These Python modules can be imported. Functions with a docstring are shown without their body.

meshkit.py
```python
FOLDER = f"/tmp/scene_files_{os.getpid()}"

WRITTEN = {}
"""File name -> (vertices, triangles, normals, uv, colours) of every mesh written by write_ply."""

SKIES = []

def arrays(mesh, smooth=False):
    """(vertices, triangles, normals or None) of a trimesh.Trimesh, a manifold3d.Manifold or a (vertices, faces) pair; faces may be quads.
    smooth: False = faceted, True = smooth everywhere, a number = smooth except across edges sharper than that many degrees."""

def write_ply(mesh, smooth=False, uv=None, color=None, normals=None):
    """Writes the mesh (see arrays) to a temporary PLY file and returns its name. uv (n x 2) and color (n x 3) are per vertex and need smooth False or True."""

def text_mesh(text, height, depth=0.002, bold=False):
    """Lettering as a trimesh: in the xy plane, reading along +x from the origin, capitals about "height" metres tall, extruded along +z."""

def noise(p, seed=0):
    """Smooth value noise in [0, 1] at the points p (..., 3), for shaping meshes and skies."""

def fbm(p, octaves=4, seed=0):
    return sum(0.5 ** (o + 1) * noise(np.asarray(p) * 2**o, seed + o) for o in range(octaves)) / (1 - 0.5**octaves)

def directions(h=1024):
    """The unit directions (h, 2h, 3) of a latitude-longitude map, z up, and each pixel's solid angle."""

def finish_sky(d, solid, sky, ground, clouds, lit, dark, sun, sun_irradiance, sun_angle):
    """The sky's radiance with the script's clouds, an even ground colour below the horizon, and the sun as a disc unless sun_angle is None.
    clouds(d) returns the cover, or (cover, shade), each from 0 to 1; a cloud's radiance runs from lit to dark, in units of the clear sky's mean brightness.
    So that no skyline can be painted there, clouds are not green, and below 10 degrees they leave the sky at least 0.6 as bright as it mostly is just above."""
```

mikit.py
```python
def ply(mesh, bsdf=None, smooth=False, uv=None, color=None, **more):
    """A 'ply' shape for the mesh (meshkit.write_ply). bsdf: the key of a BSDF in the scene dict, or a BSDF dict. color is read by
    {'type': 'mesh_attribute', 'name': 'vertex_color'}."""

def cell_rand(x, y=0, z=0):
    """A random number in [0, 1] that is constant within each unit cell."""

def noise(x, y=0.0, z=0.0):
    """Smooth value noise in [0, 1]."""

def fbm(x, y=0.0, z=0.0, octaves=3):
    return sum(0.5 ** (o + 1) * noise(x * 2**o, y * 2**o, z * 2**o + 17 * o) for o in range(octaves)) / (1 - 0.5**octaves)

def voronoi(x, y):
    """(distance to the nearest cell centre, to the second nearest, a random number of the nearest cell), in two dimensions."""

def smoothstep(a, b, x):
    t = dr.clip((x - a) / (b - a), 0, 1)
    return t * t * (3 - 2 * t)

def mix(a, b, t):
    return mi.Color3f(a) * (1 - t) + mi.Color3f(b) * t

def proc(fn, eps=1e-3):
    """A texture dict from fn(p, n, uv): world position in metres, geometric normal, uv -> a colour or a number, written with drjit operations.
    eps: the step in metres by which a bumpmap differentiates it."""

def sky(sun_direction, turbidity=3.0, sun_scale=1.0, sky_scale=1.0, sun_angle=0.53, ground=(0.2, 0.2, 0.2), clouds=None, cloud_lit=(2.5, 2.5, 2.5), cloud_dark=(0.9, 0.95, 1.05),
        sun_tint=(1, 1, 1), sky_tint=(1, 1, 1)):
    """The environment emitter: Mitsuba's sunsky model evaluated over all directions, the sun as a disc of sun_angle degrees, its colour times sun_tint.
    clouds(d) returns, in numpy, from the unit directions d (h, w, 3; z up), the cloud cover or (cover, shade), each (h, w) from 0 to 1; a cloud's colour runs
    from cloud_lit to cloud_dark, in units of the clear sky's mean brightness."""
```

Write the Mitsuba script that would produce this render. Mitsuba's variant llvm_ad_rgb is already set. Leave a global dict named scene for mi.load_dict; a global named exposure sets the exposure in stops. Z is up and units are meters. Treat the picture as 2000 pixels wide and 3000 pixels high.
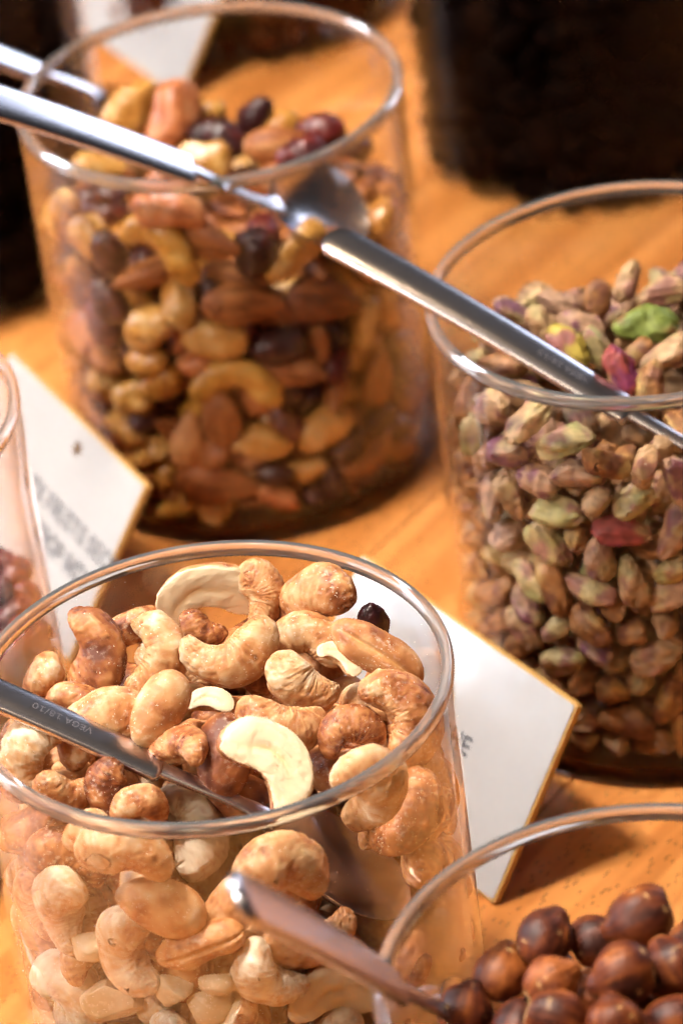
import math, random
import numpy as np, trimesh
import mitsuba as mi, drjit as dr
import mikit, meshkit
from mikit import proc, noise, fbm, cell_rand, smoothstep, mix, voronoi

T = mi.ScalarTransform4f
scene, labels = {}, {}
exposure = 0.58

# ------------------------------------------------------------------ camera
EYE = np.array([0.0, -0.88885, 0.71767])
FWD = np.array([0.0, 0.834773, -0.550594])
UPV = np.array([0.118247, 0.546731, 0.828916])
FOV = 2 * math.degrees(math.atan(1000 / 12011))
scene['camera'] = {'type': 'thinlens', 'fov': FOV, 'fov_axis': 'x', 'aperture_radius': 0.0058, 'focus_distance': 1.035,
                   'near_clip': 0.05, 'far_clip': 30.0,
                   'to_world': T().look_at(origin=EYE.tolist(), target=(EYE + FWD).tolist(), up=UPV.tolist())}

# ------------------------------------------------------------------ light: one daylit shop window on the left, warm ceiling lamps
def area(name, centre, aim, w, h, rgb, label, cat):
    c, a = np.array(centre, float), np.array(aim, float)
    scene[name] = {'type': 'rectangle', 'to_world': T().look_at(origin=c.tolist(), target=a.tolist(), up=[0, 0.01, 1]) @ T().scale([w / 2, h / 2, 1]),
                   'emitter': {'type': 'area', 'radiance': {'type': 'rgb', 'value': list(rgb)}}}
    labels[name] = {'label': label, 'category': cat}
scene['room_light'] = {'type': 'constant', 'radiance': {'type': 'rgb', 'value': [0.014, 0.014, 0.0145]}}
area('shop_window', (-1.55, 0.68, 0.74), (0.0, 0.05, 0.1), 0.66, 0.80, (8.5, 9.4, 11.0), 'bright daylit shop window left of the table', 'window')
area('right_window', (1.75, 2.15, 0.98), (0.0, 0.1, 0.1), 1.1, 0.7, (3.6, 4.1, 5.0), 'cool daylit window far behind the table at the right', 'window')
area('pendant_lamp', (-0.66, -0.46, 0.80), (0.0, 0.0, 0.08), 0.15, 0.15, (66.0, 58.0, 51.0), 'square warm pendant lamp hanging at the left, nearest the table', 'lamp')
area('ceiling_lamp', (-0.34, 0.02, 1.30), (0.0, 0.05, 0.0), 0.20, 0.18, (172.0, 156.0, 141.0), 'square white lamp hanging high above the front of the table', 'lamp')
for _i, (_x, _y) in enumerate(((-0.1, 0.9), (0.35, 0.75), (-0.55, 0.7), (0.1, -0.9), (-0.4, -1.0))):
    area('ceiling_spotlight' + (f'_{_i:03d}' if _i else ''), (_x, _y, 1.9), (_x, _y, 0.0), 0.07, 0.07, (150.0, 105.0, 62.0), 'small warm ceiling spotlight above the ' + ('back of the table', 'back right of the table', 'back left of the table', 'camera', 'left of the camera')[_i], 'spotlight')
    labels['ceiling_spotlight' + (f'_{_i:03d}' if _i else '')]['group'] = 'small warm ceiling spotlights'


# ------------------------------------------------------------------ helpers
MM = 1e-3
def ref(k): return k
def put(key, mesh, bsdf, label=None, cat=None, group=None, kind=None, smooth=False, color=None, to_world=None):
    scene[key] = mikit.ply(mesh, bsdf, smooth=smooth, color=color)
    if to_world is not None: scene[key]['to_world'] = to_world
    tag(key, label, cat, group, kind)
def tag(key, label=None, cat=None, group=None, kind=None):
    d = {k: v for k, v in (('label', label), ('category', cat), ('group', group), ('kind', kind)) if v}
    if d: labels[key] = d
def frame(o, x, y, z):
    m = np.eye(4); m[:3, 0], m[:3, 1], m[:3, 2], m[:3, 3] = x, y, z, o
    return T(m.tolist())
def nrm(v): v = np.asarray(v, float); return v / np.linalg.norm(v)

# ------------------------------------------------------------------ materials
VC = {'type': 'mesh_attribute', 'name': 'vertex_color'}
def bump(b, fn, eps=1e-4): return {'type': 'bumpmap', 'arbitrary': proc(fn, eps), 'scale': 1.0, 'bsdf': b}
def nut_bump(p, n, uv): return 0.00026 * fbm(p.x * 800, p.y * 800, p.z * 800, 3) + 0.00010 * noise(p.x * 3200, p.y * 3200, p.z * 3200)
def fine_bump(p, n, uv): return 0.00016 * fbm(p.x * 700, p.y * 700, p.z * 700, 3)
def wrinkle_bump(p, n, uv): return 0.0007 * dr.abs(fbm(p.x * 420, p.y * 420, p.z * 420, 3) - 0.5)
def salt(p, n, uv):
    x, y, z = p.x * 2300, p.y * 2300, p.z * 2300
    r = cell_rand(x, y, z)
    fx, fy, fz = x - dr.floor(x) - 0.5, y - dr.floor(y) - 0.5, z - dr.floor(z) - 0.5
    d = dr.sqrt(fx * fx + fy * fy + fz * fz)
    patch = smoothstep(0.35, 0.75, noise(p.x * 150, p.y * 150, p.z * 150))
    powder = smoothstep(0.5, 0.85, fbm(p.x * 900, p.y * 900, p.z * 900, 3)) * (0.10 + 0.30 * patch)
    return dr.select((r > 0.985 - 0.05 * patch) & (d < 0.25 + 0.25 * cell_rand(x, y, z + 9)), 0.6, powder)
scene['m_cashew'] = bump({'type': 'blendbsdf', 'weight': proc(salt),
    'a': {'type': 'principled', 'base_color': VC, 'roughness': 0.46, 'specular': 0.42},
    'b': {'type': 'diffuse', 'reflectance': {'type': 'rgb', 'value': [0.80, 0.70, 0.58]}}}, nut_bump)
scene['m_pistachio'] = bump({'type': 'principled', 'base_color': VC, 'roughness': 0.5, 'specular': 0.35}, fine_bump)
scene['m_hazelnut'] = bump({'type': 'principled', 'base_color': VC, 'roughness': 0.5, 'specular': 0.36}, fine_bump)
scene['m_almond'] = bump({'type': 'principled', 'base_color': VC, 'roughness': 0.5, 'specular': 0.35}, nut_bump)
scene['m_dried_dark'] = bump({'type': 'principled', 'base_color': VC, 'roughness': 0.34, 'specular': 0.5}, wrinkle_bump)
scene['m_prune'] = bump({'type': 'principled', 'base_color': VC, 'roughness': 0.6, 'specular': 0.0}, wrinkle_bump)
scene['m_dried_gold'] = bump({'type': 'principled', 'base_color': VC, 'roughness': 0.32, 'specular': 0.5, 'sheen': 0.1}, fine_bump)
scene['m_glass'] = {'type': 'dielectric', 'int_ior': 1.49, 'ext_ior': 1.0, 'specular_transmittance': {'type': 'rgb', 'value': [0.985, 0.985, 0.985]}}
scene['m_rim'] = {'type': 'blendbsdf', 'weight': 0.11, 'a': {'type': 'dielectric', 'int_ior': 1.49, 'ext_ior': 1.0}, 'b': {'type': 'diffuse', 'reflectance': {'type': 'rgb', 'value': [0.66, 0.70, 0.72]}}}
scene['m_pane_plain'] = {'type': 'thindielectric', 'int_ior': 1.10, 'ext_ior': 1.0}
scene['m_pane'] = {'type': 'thindielectric', 'int_ior': 1.22, 'ext_ior': 1.0}
scene['m_pane_clear'] = {'type': 'thindielectric', 'int_ior': 1.43, 'ext_ior': 1.0}
def steel_bump(p, n, uv): return 0.000006 * noise(p.x * 900, p.y * 3000, p.z * 900)
scene['m_steel'] = bump({'type': 'roughconductor', 'material': 'Cr', 'alpha': 0.06, 'distribution': 'ggx', 'specular_reflectance': {'type': 'rgb', 'value': [1.0, 1.0, 1.0]}}, steel_bump)
scene['m_steel_dark'] = {'type': 'roughconductor', 'material': 'Cr', 'alpha': 0.3, 'specular_reflectance': {'type': 'rgb', 'value': [0.55, 0.53, 0.5]}}
def card_bump(p, n, uv): return 0.00012 * fbm(p.x * 90, p.y * 90, p.z * 90, 3)
scene['m_card'] = bump({'type': 'principled', 'base_color': {'type': 'rgb', 'value': [0.385, 0.378, 0.37]}, 'roughness': 0.13, 'specular': 0.6}, card_bump)
scene['m_card_edge'] = {'type': 'principled', 'base_color': {'type': 'rgb', 'value': [0.48, 0.27, 0.07]}, 'roughness': 0.6}
scene['m_nail'] = {'type': 'principled', 'base_color': {'type': 'rgb', 'value': [0.10, 0.045, 0.006]}, 'roughness': 0.6}
scene['m_ink'] = {'type': 'principled', 'base_color': {'type': 'rgb', 'value': [0.02, 0.02, 0.025]}, 'roughness': 0.35}
scene['m_dust'] = {'type': 'diffuse', 'reflectance': {'type': 'rgb', 'value': [0.75, 0.70, 0.62]}}
GA = math.radians(51.0)
GX, GY = math.cos(GA), math.sin(GA)
def wood_col(p, n, uv):
    u, v = p.x * GX + p.y * GY, -p.x * GY + p.y * GX
    w = v + 0.004 * (noise(u * 14, v * 30) - 0.5)
    plank = dr.floor((v - WOOD_V0) / WOOD_W)
    tone = cell_rand(plank, 3, 1) - 0.5
    grain = fbm(u * 9 + 40 * tone, w * 160, 3.0, 3)
    broad = fbm(u * 5, w * 34 + 9 * tone, 7.0, 2)
    c = mix((0.43, 0.150, 0.032), (0.56, 0.225, 0.057), smoothstep(0.3, 0.7, grain))
    c = c * (0.78 + 0.44 * broad) * (1 + 0.14 * tone)
    # beech flecks: short dark dashes along the grain
    cu, cv = u * 210 + 0.5 * dr.floor(v * 900), v * 900
    r = cell_rand(cu, cv, 5)
    fu, fv = cu - dr.floor(cu), cv - dr.floor(cv)
    dash = dr.select((r > 0.80) & (fu > 0.12) & (fu < 0.12 + 0.75 * cell_rand(cu, cv, 6)), smoothstep(0.5, 0.12, dr.abs(fv - 0.5)), 0.0)
    return c * (1 - 0.45 * dash)
def wood_rough(p, n, uv):
    return 0.34 + 0.16 * fbm(p.x * 60, p.y * 60, 2.0, 2)
WOOD_W = 0.118
WOOD_V0 = -0.02395 * GY + 0.19405 * GX
scene['m_wood'] = {'type': 'principled', 'base_color': proc(wood_col), 'roughness': proc(wood_rough), 'specular': 0.4}

# ------------------------------------------------------------------ shapes of the food
def outward(V, F):
    a, b, c = V[F[:, 0]], V[F[:, 1]], V[F[:, 2]]
    return F if (a * np.cross(b, c)).sum() > 0 else F[:, ::-1]
def closed_sweep(C, N, B, ru, rv, nphi, squash=None):
    """Tube around the polyline C with frames N, B; ru/rv (nt, nphi) radii; the ends close in poles."""
    nt = len(C); ph = np.arange(nphi) * 2 * np.pi / nphi
    V = C[:, None] + ru[..., None] * np.cos(ph)[None, :, None] * N[:, None] + rv[..., None] * np.sin(ph)[None, :, None] * B[:, None]
    V = V.reshape(-1, 3)
    i, j = np.meshgrid(np.arange(nt - 1), np.arange(nphi), indexing='ij'); j2 = (j + 1) % nphi
    a, b, c, d = i * nphi + j, i * nphi + j2, (i + 1) * nphi + j2, (i + 1) * nphi + j
    F = np.concatenate([np.stack([a, c, b], -1).reshape(-1, 3), np.stack([a, d, c], -1).reshape(-1, 3)])
    p0, p1 = len(V), len(V) + 1
    V = np.vstack([V, V[:nphi].mean(0), V[-nphi:].mean(0)])
    k = np.arange(nphi); k2 = (k + 1) % nphi; L = (nt - 1) * nphi
    F = np.vstack([F, np.stack([k * 0 + p0, k, k2], -1), np.stack([k * 0 + p1, L + k2, L + k], -1)])
    return V, outward(V, F)
def normals(V, F):
    n = np.zeros_like(V); f = np.cross(V[F[:, 1]] - V[F[:, 0]], V[F[:, 2]] - V[F[:, 0]])
    for k in range(3): np.add.at(n, F[:, k], f)
    return n / (np.linalg.norm(n, axis=1, keepdims=True) + 1e-20)
def ramp(cols, t):
    cols = np.array(cols, float); t = np.clip(t, 0, 1) * (len(cols) - 1); i = np.minimum(t.astype(int), len(cols) - 2); f = (t - i)[:, None]
    return cols[i] * (1 - f) + cols[i + 1] * f
SK = [(0.12, 0.03, 0.011), (0.31, 0.101, 0.031), (0.49, 0.212, 0.076), (0.58, 0.345, 0.163), (0.63, 0.482, 0.319), (0.76, 0.678, 0.507)]   # dark roasted .. pale skin of a cashew
CREAM = np.array([0.76, 0.62, 0.41])
def spaced(nt):
    t = (1 - np.cos(np.linspace(0.0, np.pi, nt))) / 2
    t[0], t[-1] = 0.0006, 0.9994
    return t
def cashew(seed, nt, nphi, span=None, a=None, fat=1.0, tone=0.6, half=False, seam=False):
    g = np.random.default_rng(seed)
    span = np.radians(g.uniform(150, 212) if span is None else span); a = (g.uniform(6.5, 8.5) if a is None else a) * MM; fat = fat * g.uniform(0.92, 1.06)
    t = spaced(nt); th = (t - 0.5) * span
    C = np.stack([a * np.cos(th), a * np.sin(th), 0.9 * MM * np.sin(2.2 * th + g.uniform(0, 6))], 1)
    N = np.stack([np.cos(th), np.sin(th), 0 * th], 1); B = np.tile([0, 0, 1.0], (nt, 1))
    e = np.clip(1 - np.abs(2 * t - 1) ** 2.5, 0, 1) ** 0.52 * (1 + g.uniform(0.15, 0.6) * (t - 0.5) * g.choice([-1, 1]))
    ph = np.arange(nphi) * 2 * np.pi / nphi
    dphi = (ph + np.pi) % (2 * np.pi) - np.pi
    inner = np.exp(-(np.abs(np.abs(dphi) - np.pi) / 0.34) ** 2)
    outl = np.exp(-(dphi / 0.30) ** 2)
    sec = 1 - 0.16 * inner - 0.10 * (np.cos(ph) < 0) * np.abs(np.cos(ph)) + 0.03 * outl
    ru = 6.4 * MM * fat * e[:, None] * sec[None]; rv = 5.6 * MM * fat * e[:, None] * (1 + 0 * sec[None])
    V, F = closed_sweep(C, N, B, ru, rv, nphi)
    n = normals(V, F)
    low = meshkit.fbm(V / (6.5 * MM) + seed * 7.3, 2, seed) - 0.5
    tt = np.concatenate([np.repeat(t, nphi), [0, 1]]); pp = np.concatenate([np.tile(ph, nt), [0, 0]])
    hoop = meshkit.fbm(np.stack([tt * 44, np.cos(pp) * 1.6 + seed, np.sin(pp) * 1.6], 1), 3, seed + 3) - 0.5
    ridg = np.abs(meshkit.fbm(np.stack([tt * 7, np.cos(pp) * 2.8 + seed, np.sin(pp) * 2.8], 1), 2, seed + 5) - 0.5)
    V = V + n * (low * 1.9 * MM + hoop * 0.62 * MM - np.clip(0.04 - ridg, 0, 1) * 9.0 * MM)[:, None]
    if seam:
        V[:, 2] -= 0.9 * MM * np.exp(-(np.abs(np.hypot(V[:, 0], V[:, 1]) - a) / (0.8 * MM)) ** 2) * (V[:, 2] > 0)
    k = meshkit.fbm(V / (4.2 * MM) + seed, 3, seed + 9)
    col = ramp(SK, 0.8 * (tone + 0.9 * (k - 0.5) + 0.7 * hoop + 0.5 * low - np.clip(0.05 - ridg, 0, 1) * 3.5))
    if half:
        flat = V[:, 2] < -0.2 * MM
        rho = np.hypot(V[:, 0], V[:, 1]) - a + 1.4 * MM * (meshkit.fbm(np.stack([tt * 4, 0 * tt + seed, 0 * tt], 1), 2, seed + 7) - 0.5)
        depth = np.clip((-0.2 * MM - V[:, 2]) / (5 * MM), 0, 1)
        gro = np.exp(-(rho / (0.75 * MM)) ** 2) * np.clip(1.2 - np.abs(tt - 0.45) * 3.2, 0, 1)
        V[flat, 2] = (-0.2 * MM - 1.5 * MM * depth ** 0.7 + 0.7 * MM * gro + 0.9 * MM * (meshkit.fbm(V / (3.2 * MM), 3, seed) - 0.5))[flat]
        f = np.clip(depth * 9, 0, 1)[:, None]
        w = meshkit.fbm(V / (4 * MM) + 3, 3, seed + 2)[:, None]
        col = col * (1 - f) + f * (CREAM * (0.80 + 0.42 * w) + np.array([-0.02, -0.10, -0.15]) * gro[:, None])
    V = V - np.array([4.6 * MM, 0, 0])
    return V, F, np.clip(col, 0.004, 0.9)
def blob(seed, L, W, H, nt, nphi, low=0.12, tip=0.0, grooves=0, groove_depth=0.05, power=2.0, pinch=0.0):
    g = np.random.default_rng(seed); t = spaced(nt); x = (t - 0.5) * L
    e = np.clip(1 - np.abs(2 * t - 1) ** power, 0, 1) ** 0.5
    e = e * (1 + tip * (t - 0.5)) - pinch * np.exp(-((t - 0.5) / 0.2) ** 2)
    ph = np.arange(nphi) * 2 * np.pi / nphi
    gr = 1 - groove_depth * np.abs(np.sin(ph * grooves / 2 + 0.4))[None] if grooves else np.ones((1, nphi))
    C = np.stack([x, 0.05 * W * np.sin(t * 3 + g.uniform(0, 6)), 0.05 * H * np.sin(t * 3 + g.uniform(0, 6))], 1)
    N = np.tile([0, 1.0, 0], (nt, 1)); B = np.tile([0, 0, 1.0], (nt, 1))
    V, F = closed_sweep(C, N, B, W / 2 * e[:, None] * gr, H / 2 * e[:, None] * gr, nphi)
    n = normals(V, F); s = min(W, H)
    V = V + n * ((meshkit.fbm(V / (0.8 * s) + seed * 3.1, 3, seed) - 0.5) * 2 * low * s)[:, None]
    tt = np.concatenate([np.repeat(t, nphi), [0, 1]]); pp = np.concatenate([np.tile(ph, nt), [0, 0]])
    return V, F, tt, pp
def almond(seed, nt, nphi, tone=0.5):
    V, F, t, p = blob(seed, 25 * MM, 13 * MM, 8.6 * MM, nt, nphi, 0.05, tip=-0.75, power=1.5)
    n = normals(V, F)
    st = meshkit.fbm(np.stack([t * 3, np.cos(p) * 9, np.sin(p) * 9], 1) + seed, 2, seed) - 0.5
    V = V + n * (st * 0.75 * MM)[:, None]
    return V, F, ramp([(0.10, 0.026, 0.007), (0.22, 0.062, 0.015), (0.34, 0.12, 0.032), (0.46, 0.22, 0.08)], tone + 1.3 * st + 0.6 * (meshkit.fbm(V / (5 * MM), 2, seed) - .5))
def tan_almond(seed, nt, nphi, tone=0.6):
    V, F, t, p = blob(seed, 21 * MM, 12.6 * MM, 10 * MM, nt, nphi, 0.07, tip=0.35, power=1.9)
    k = meshkit.fbm(V / (4 * MM) + seed, 3, seed)
    tipd = np.clip((0.10 - t) / 0.10, 0, 1)
    return V, F, np.clip(ramp(SK, 0.8 * (tone + 1.2 * (k - 0.5))) * (1 - 0.5 * tipd[:, None]), .01, .9)
def longnut(seed, nt, nphi, tone=0.42):
    V, F, t, p = blob(seed, 26 * MM, 11 * MM, 10.4 * MM, nt, nphi, 0.09, tip=0.12, power=2.8)
    d = (p - np.pi / 2 + np.pi) % (2 * np.pi) - np.pi
    s = np.exp(-(d / 0.13) ** 2) * np.clip(t * 5, 0, 1)
    n = normals(V, F); V = V - n * (s * 0.9 * MM)[:, None]
    k = meshkit.fbm(V / (4 * MM) + seed, 3, seed)
    col = ramp(SK, 0.8 * (tone + 1.0 * (k - .5))); col = col * (1 - 0.65 * s[:, None]) + np.array([0.62, 0.33, 0.12]) * 0.65 * s[:, None]
    return V, F, col
def hazelnut(seed, nt, nphi, tone=0.5):
    V, F, t, p = blob(seed, 14.6 * MM, 13.8 * MM, 13.2 * MM, nt, nphi, 0.085, tip=0.10)
    n = normals(V, F)
    st = meshkit.fbm(np.stack([t * 2, np.cos(p) * 5, np.sin(p) * 5], 1) + seed, 2, seed) - 0.5
    V = V + n * (st * 0.4 * MM)[:, None]
    V[:, 0] -= 1.1 * MM * np.clip((0.10 - t) / 0.10, 0, 1) * -1
    V[:, 0] += 1.3 * MM * np.exp(-((1 - t) / 0.035) ** 2)
    k = meshkit.fbm(V / (5 * MM) + seed, 3, seed)
    st2 = meshkit.fbm(np.stack([t * 1.5, np.cos(p) * 14, np.sin(p) * 14], 1) + seed, 2, seed + 8) - 0.5
    col = ramp([(0.030, 0.006, 0.003), (0.078, 0.014, 0.004), (0.155, 0.035, 0.007), (0.32, 0.095, 0.02)], tone + 1.5 * (k - .5) + 0.8 * st + 0.9 * st2)
    sc = np.clip((0.055 - t) / 0.02 + 1.2 * (k - .5), 0, 1)[:, None]
    fl = np.clip((meshkit.fbm(V / (2.2 * MM) + 5 * seed, 2, seed + 1) - 0.74) * 14, 0, 1)[:, None]
    col = col * (1 - sc) + sc * np.array([0.55, 0.37, 0.17]); col = col * (1 - fl) + fl * np.array([0.50, 0.30, 0.12])
    return V, F, col
PIST = {  # skin, patch, flesh
    'tan': ((0.42, 0.26, 0.135), (0.28, 0.125, 0.09), (0.43, 0.33, 0.15)),
    'purple': ((0.38, 0.225, 0.14), (0.165, 0.06, 0.085), (0.4, 0.3, 0.15)),
    'green': ((0.4074, 0.3188, 0.1506), (0.3188, 0.1594, 0.124), (0.36, 0.33, 0.13)),
    'brown': ((0.3011, 0.1373, 0.0487), (0.1771, 0.0664, 0.0354), (0.4074, 0.2657, 0.0974)),
    'magenta': ((0.2805, 0.0546, 0.0467), (0.1558, 0.0234, 0.078), (0.3274, 0.187, 0.0857)),
    'bright_green': ((0.1481, 0.1948, 0.039), (0.1714, 0.0857, 0.0312), (0.2027, 0.2494, 0.0546)),
    'yellow': ((0.4428, 0.3365, 0.062), (0.2922, 0.1063, 0.0886), (0.4251, 0.4162, 0.0886)),
}
def pistachio(seed, nt, nphi, tone='tan'):
    g = np.random.default_rng(seed + 400)
    V, F, t, p = blob(seed, g.uniform(11.6, 15.0) * MM, g.uniform(7.6, 9.2) * MM, g.uniform(7.2, 8.6) * MM, nt, nphi, 0.19, tip=g.uniform(-.5, .5), grooves=g.integers(2, 5), groove_depth=0.16, power=g.uniform(1.9, 2.8))
    n = normals(V, F)
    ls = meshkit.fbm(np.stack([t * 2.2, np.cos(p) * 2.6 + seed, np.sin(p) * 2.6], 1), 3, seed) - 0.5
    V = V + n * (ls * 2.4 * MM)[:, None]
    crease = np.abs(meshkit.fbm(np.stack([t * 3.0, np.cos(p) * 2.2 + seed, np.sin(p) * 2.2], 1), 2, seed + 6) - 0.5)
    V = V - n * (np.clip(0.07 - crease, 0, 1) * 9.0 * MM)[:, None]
    for _ in range(g.integers(2, 5)):                                # flats where the kernels pressed on each other
        d = nrm(g.normal(size=3) * [.5, 1, 1]); h = V @ d; lim = np.quantile(h, 0.86); V = V - np.clip(h - lim, 0, 1)[:, None] * d * 0.7
    if g.random() < 0.4:                                             # a cut or broken end
        d = nrm(g.normal(size=3) * [1, .5, .5]); h = V @ d; lim = np.quantile(h, 0.90)
        V = V - np.clip(h - lim, 0, 1)[:, None] * d * 0.92
    s, q, f = map(np.array, PIST[tone])
    a = np.clip((meshkit.fbm(V / (4.5 * MM) + seed * 1.7, 3, seed + 1) - 0.54) * 8 + 0.3, 0, 1)[:, None]
    b = np.clip((meshkit.fbm(V / (5.5 * MM) + seed * 2.9, 2, seed + 2) - 0.60) * 9, 0, 1)[:, None]
    k = meshkit.fbm(V / (1.6 * MM) + seed, 3, seed + 4)[:, None]
    col = (s * (1 - a) + q * a) * (1 - b) + f * b
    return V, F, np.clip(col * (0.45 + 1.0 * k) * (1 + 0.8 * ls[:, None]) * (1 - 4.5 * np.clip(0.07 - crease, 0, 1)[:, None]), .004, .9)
def raisin(seed, nt, nphi, L=14, W=9.5, H=8, cols=((0.012, 0.003, 0.004), (0.036, 0.007, 0.008), (0.085, 0.014, 0.012))):
    V, F, t, p = blob(seed, L * MM, W * MM, H * MM, nt, nphi, 0.10, tip=0.2)
    n = normals(V, F)
    w = np.abs(meshkit.fbm(V / (2.6 * MM) + seed, 2, seed + 1) - 0.5)
    V = V + n * ((w - 0.1) * 2.6 * MM)[:, None]
    return V, F, ramp(cols, 0.2 + 2.2 * w + (meshkit.fbm(V / (6 * MM), 2, seed) - .5))
GOLD = ((0.22, 0.07, 0.01), (0.38, 0.16, 0.025), (0.52, 0.29, 0.07))
def chunk(seed, nt, nphi, cols=((0.28, 0.105, 0.016), (0.44, 0.215, 0.045), (0.60, 0.40, 0.17))):
    V, F, t, p = blob(seed, *(np.random.default_rng(seed).uniform((14, 10, 6.5), (21, 15, 11.5)) * MM), nt, nphi, 0.2, power=3.0)
    g = np.random.default_rng(seed)
    for _ in range(5):
        d = nrm(g.normal(size=3)); h = V @ d; lim = np.quantile(h, 0.88); V = V - np.clip(h - lim, 0, 1)[:, None] * d * 0.85
    return V, F, ramp(cols, 0.5 + 1.6 * (meshkit.fbm(V / (5 * MM) + seed, 3, seed) - .5))
def bit(seed, nt, nphi):
    V, F, t, p = blob(seed, 9.5 * MM, 8 * MM, 6.5 * MM, nt, nphi, 0.14, power=3.4)
    g = np.random.default_rng(seed)
    for _ in range(7):
        d = nrm(g.normal(size=3)); h = V @ d; lim = np.quantile(h, 0.82); V = V - np.clip(h - lim, 0, 1)[:, None] * d * 0.95
    k = meshkit.fbm(V / (2.5 * MM) + seed, 3, seed)
    return V, F, ramp([(0.36, 0.19, 0.075), (0.53, 0.38, 0.20), (0.64, 0.53, 0.36)], 0.7 + 1.0 * (k - .5))
def ringpiece(seed, nt, nphi):
    g = np.random.default_rng(seed); span = np.radians(g.uniform(150, 190)); a = 10.5 * MM
    t = spaced(nt); th = (t - 0.5) * span
    C = np.stack([a * np.cos(th), a * np.sin(th), 1.5 * MM * np.sin(2 * th + seed)], 1)
    N = np.stack([np.cos(th), np.sin(th), 0 * th], 1); B = np.tile([0, 0, 1.0], (nt, 1))
    e = np.clip(1 - np.abs(2 * t - 1) ** 5, 0, 1) ** 0.5
    V, F = closed_sweep(C, N, B, 4.4 * MM * e[:, None] * np.ones((1, nphi)), 3.4 * MM * e[:, None] * np.ones((1, nphi)), nphi)
    n = normals(V, F); V = V + n * ((meshkit.fbm(V / (4 * MM) + seed, 3, seed) - .5) * 2.6 * MM)[:, None]
    V[:, 0] -= 6 * MM
    return V, F, ramp([(0.29, 0.115, 0.014), (0.45, 0.215, 0.032), (0.60, 0.37, 0.10)], 0.5 + 1.5 * (meshkit.fbm(V / (5 * MM) + seed, 3, seed) - .5))

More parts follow.
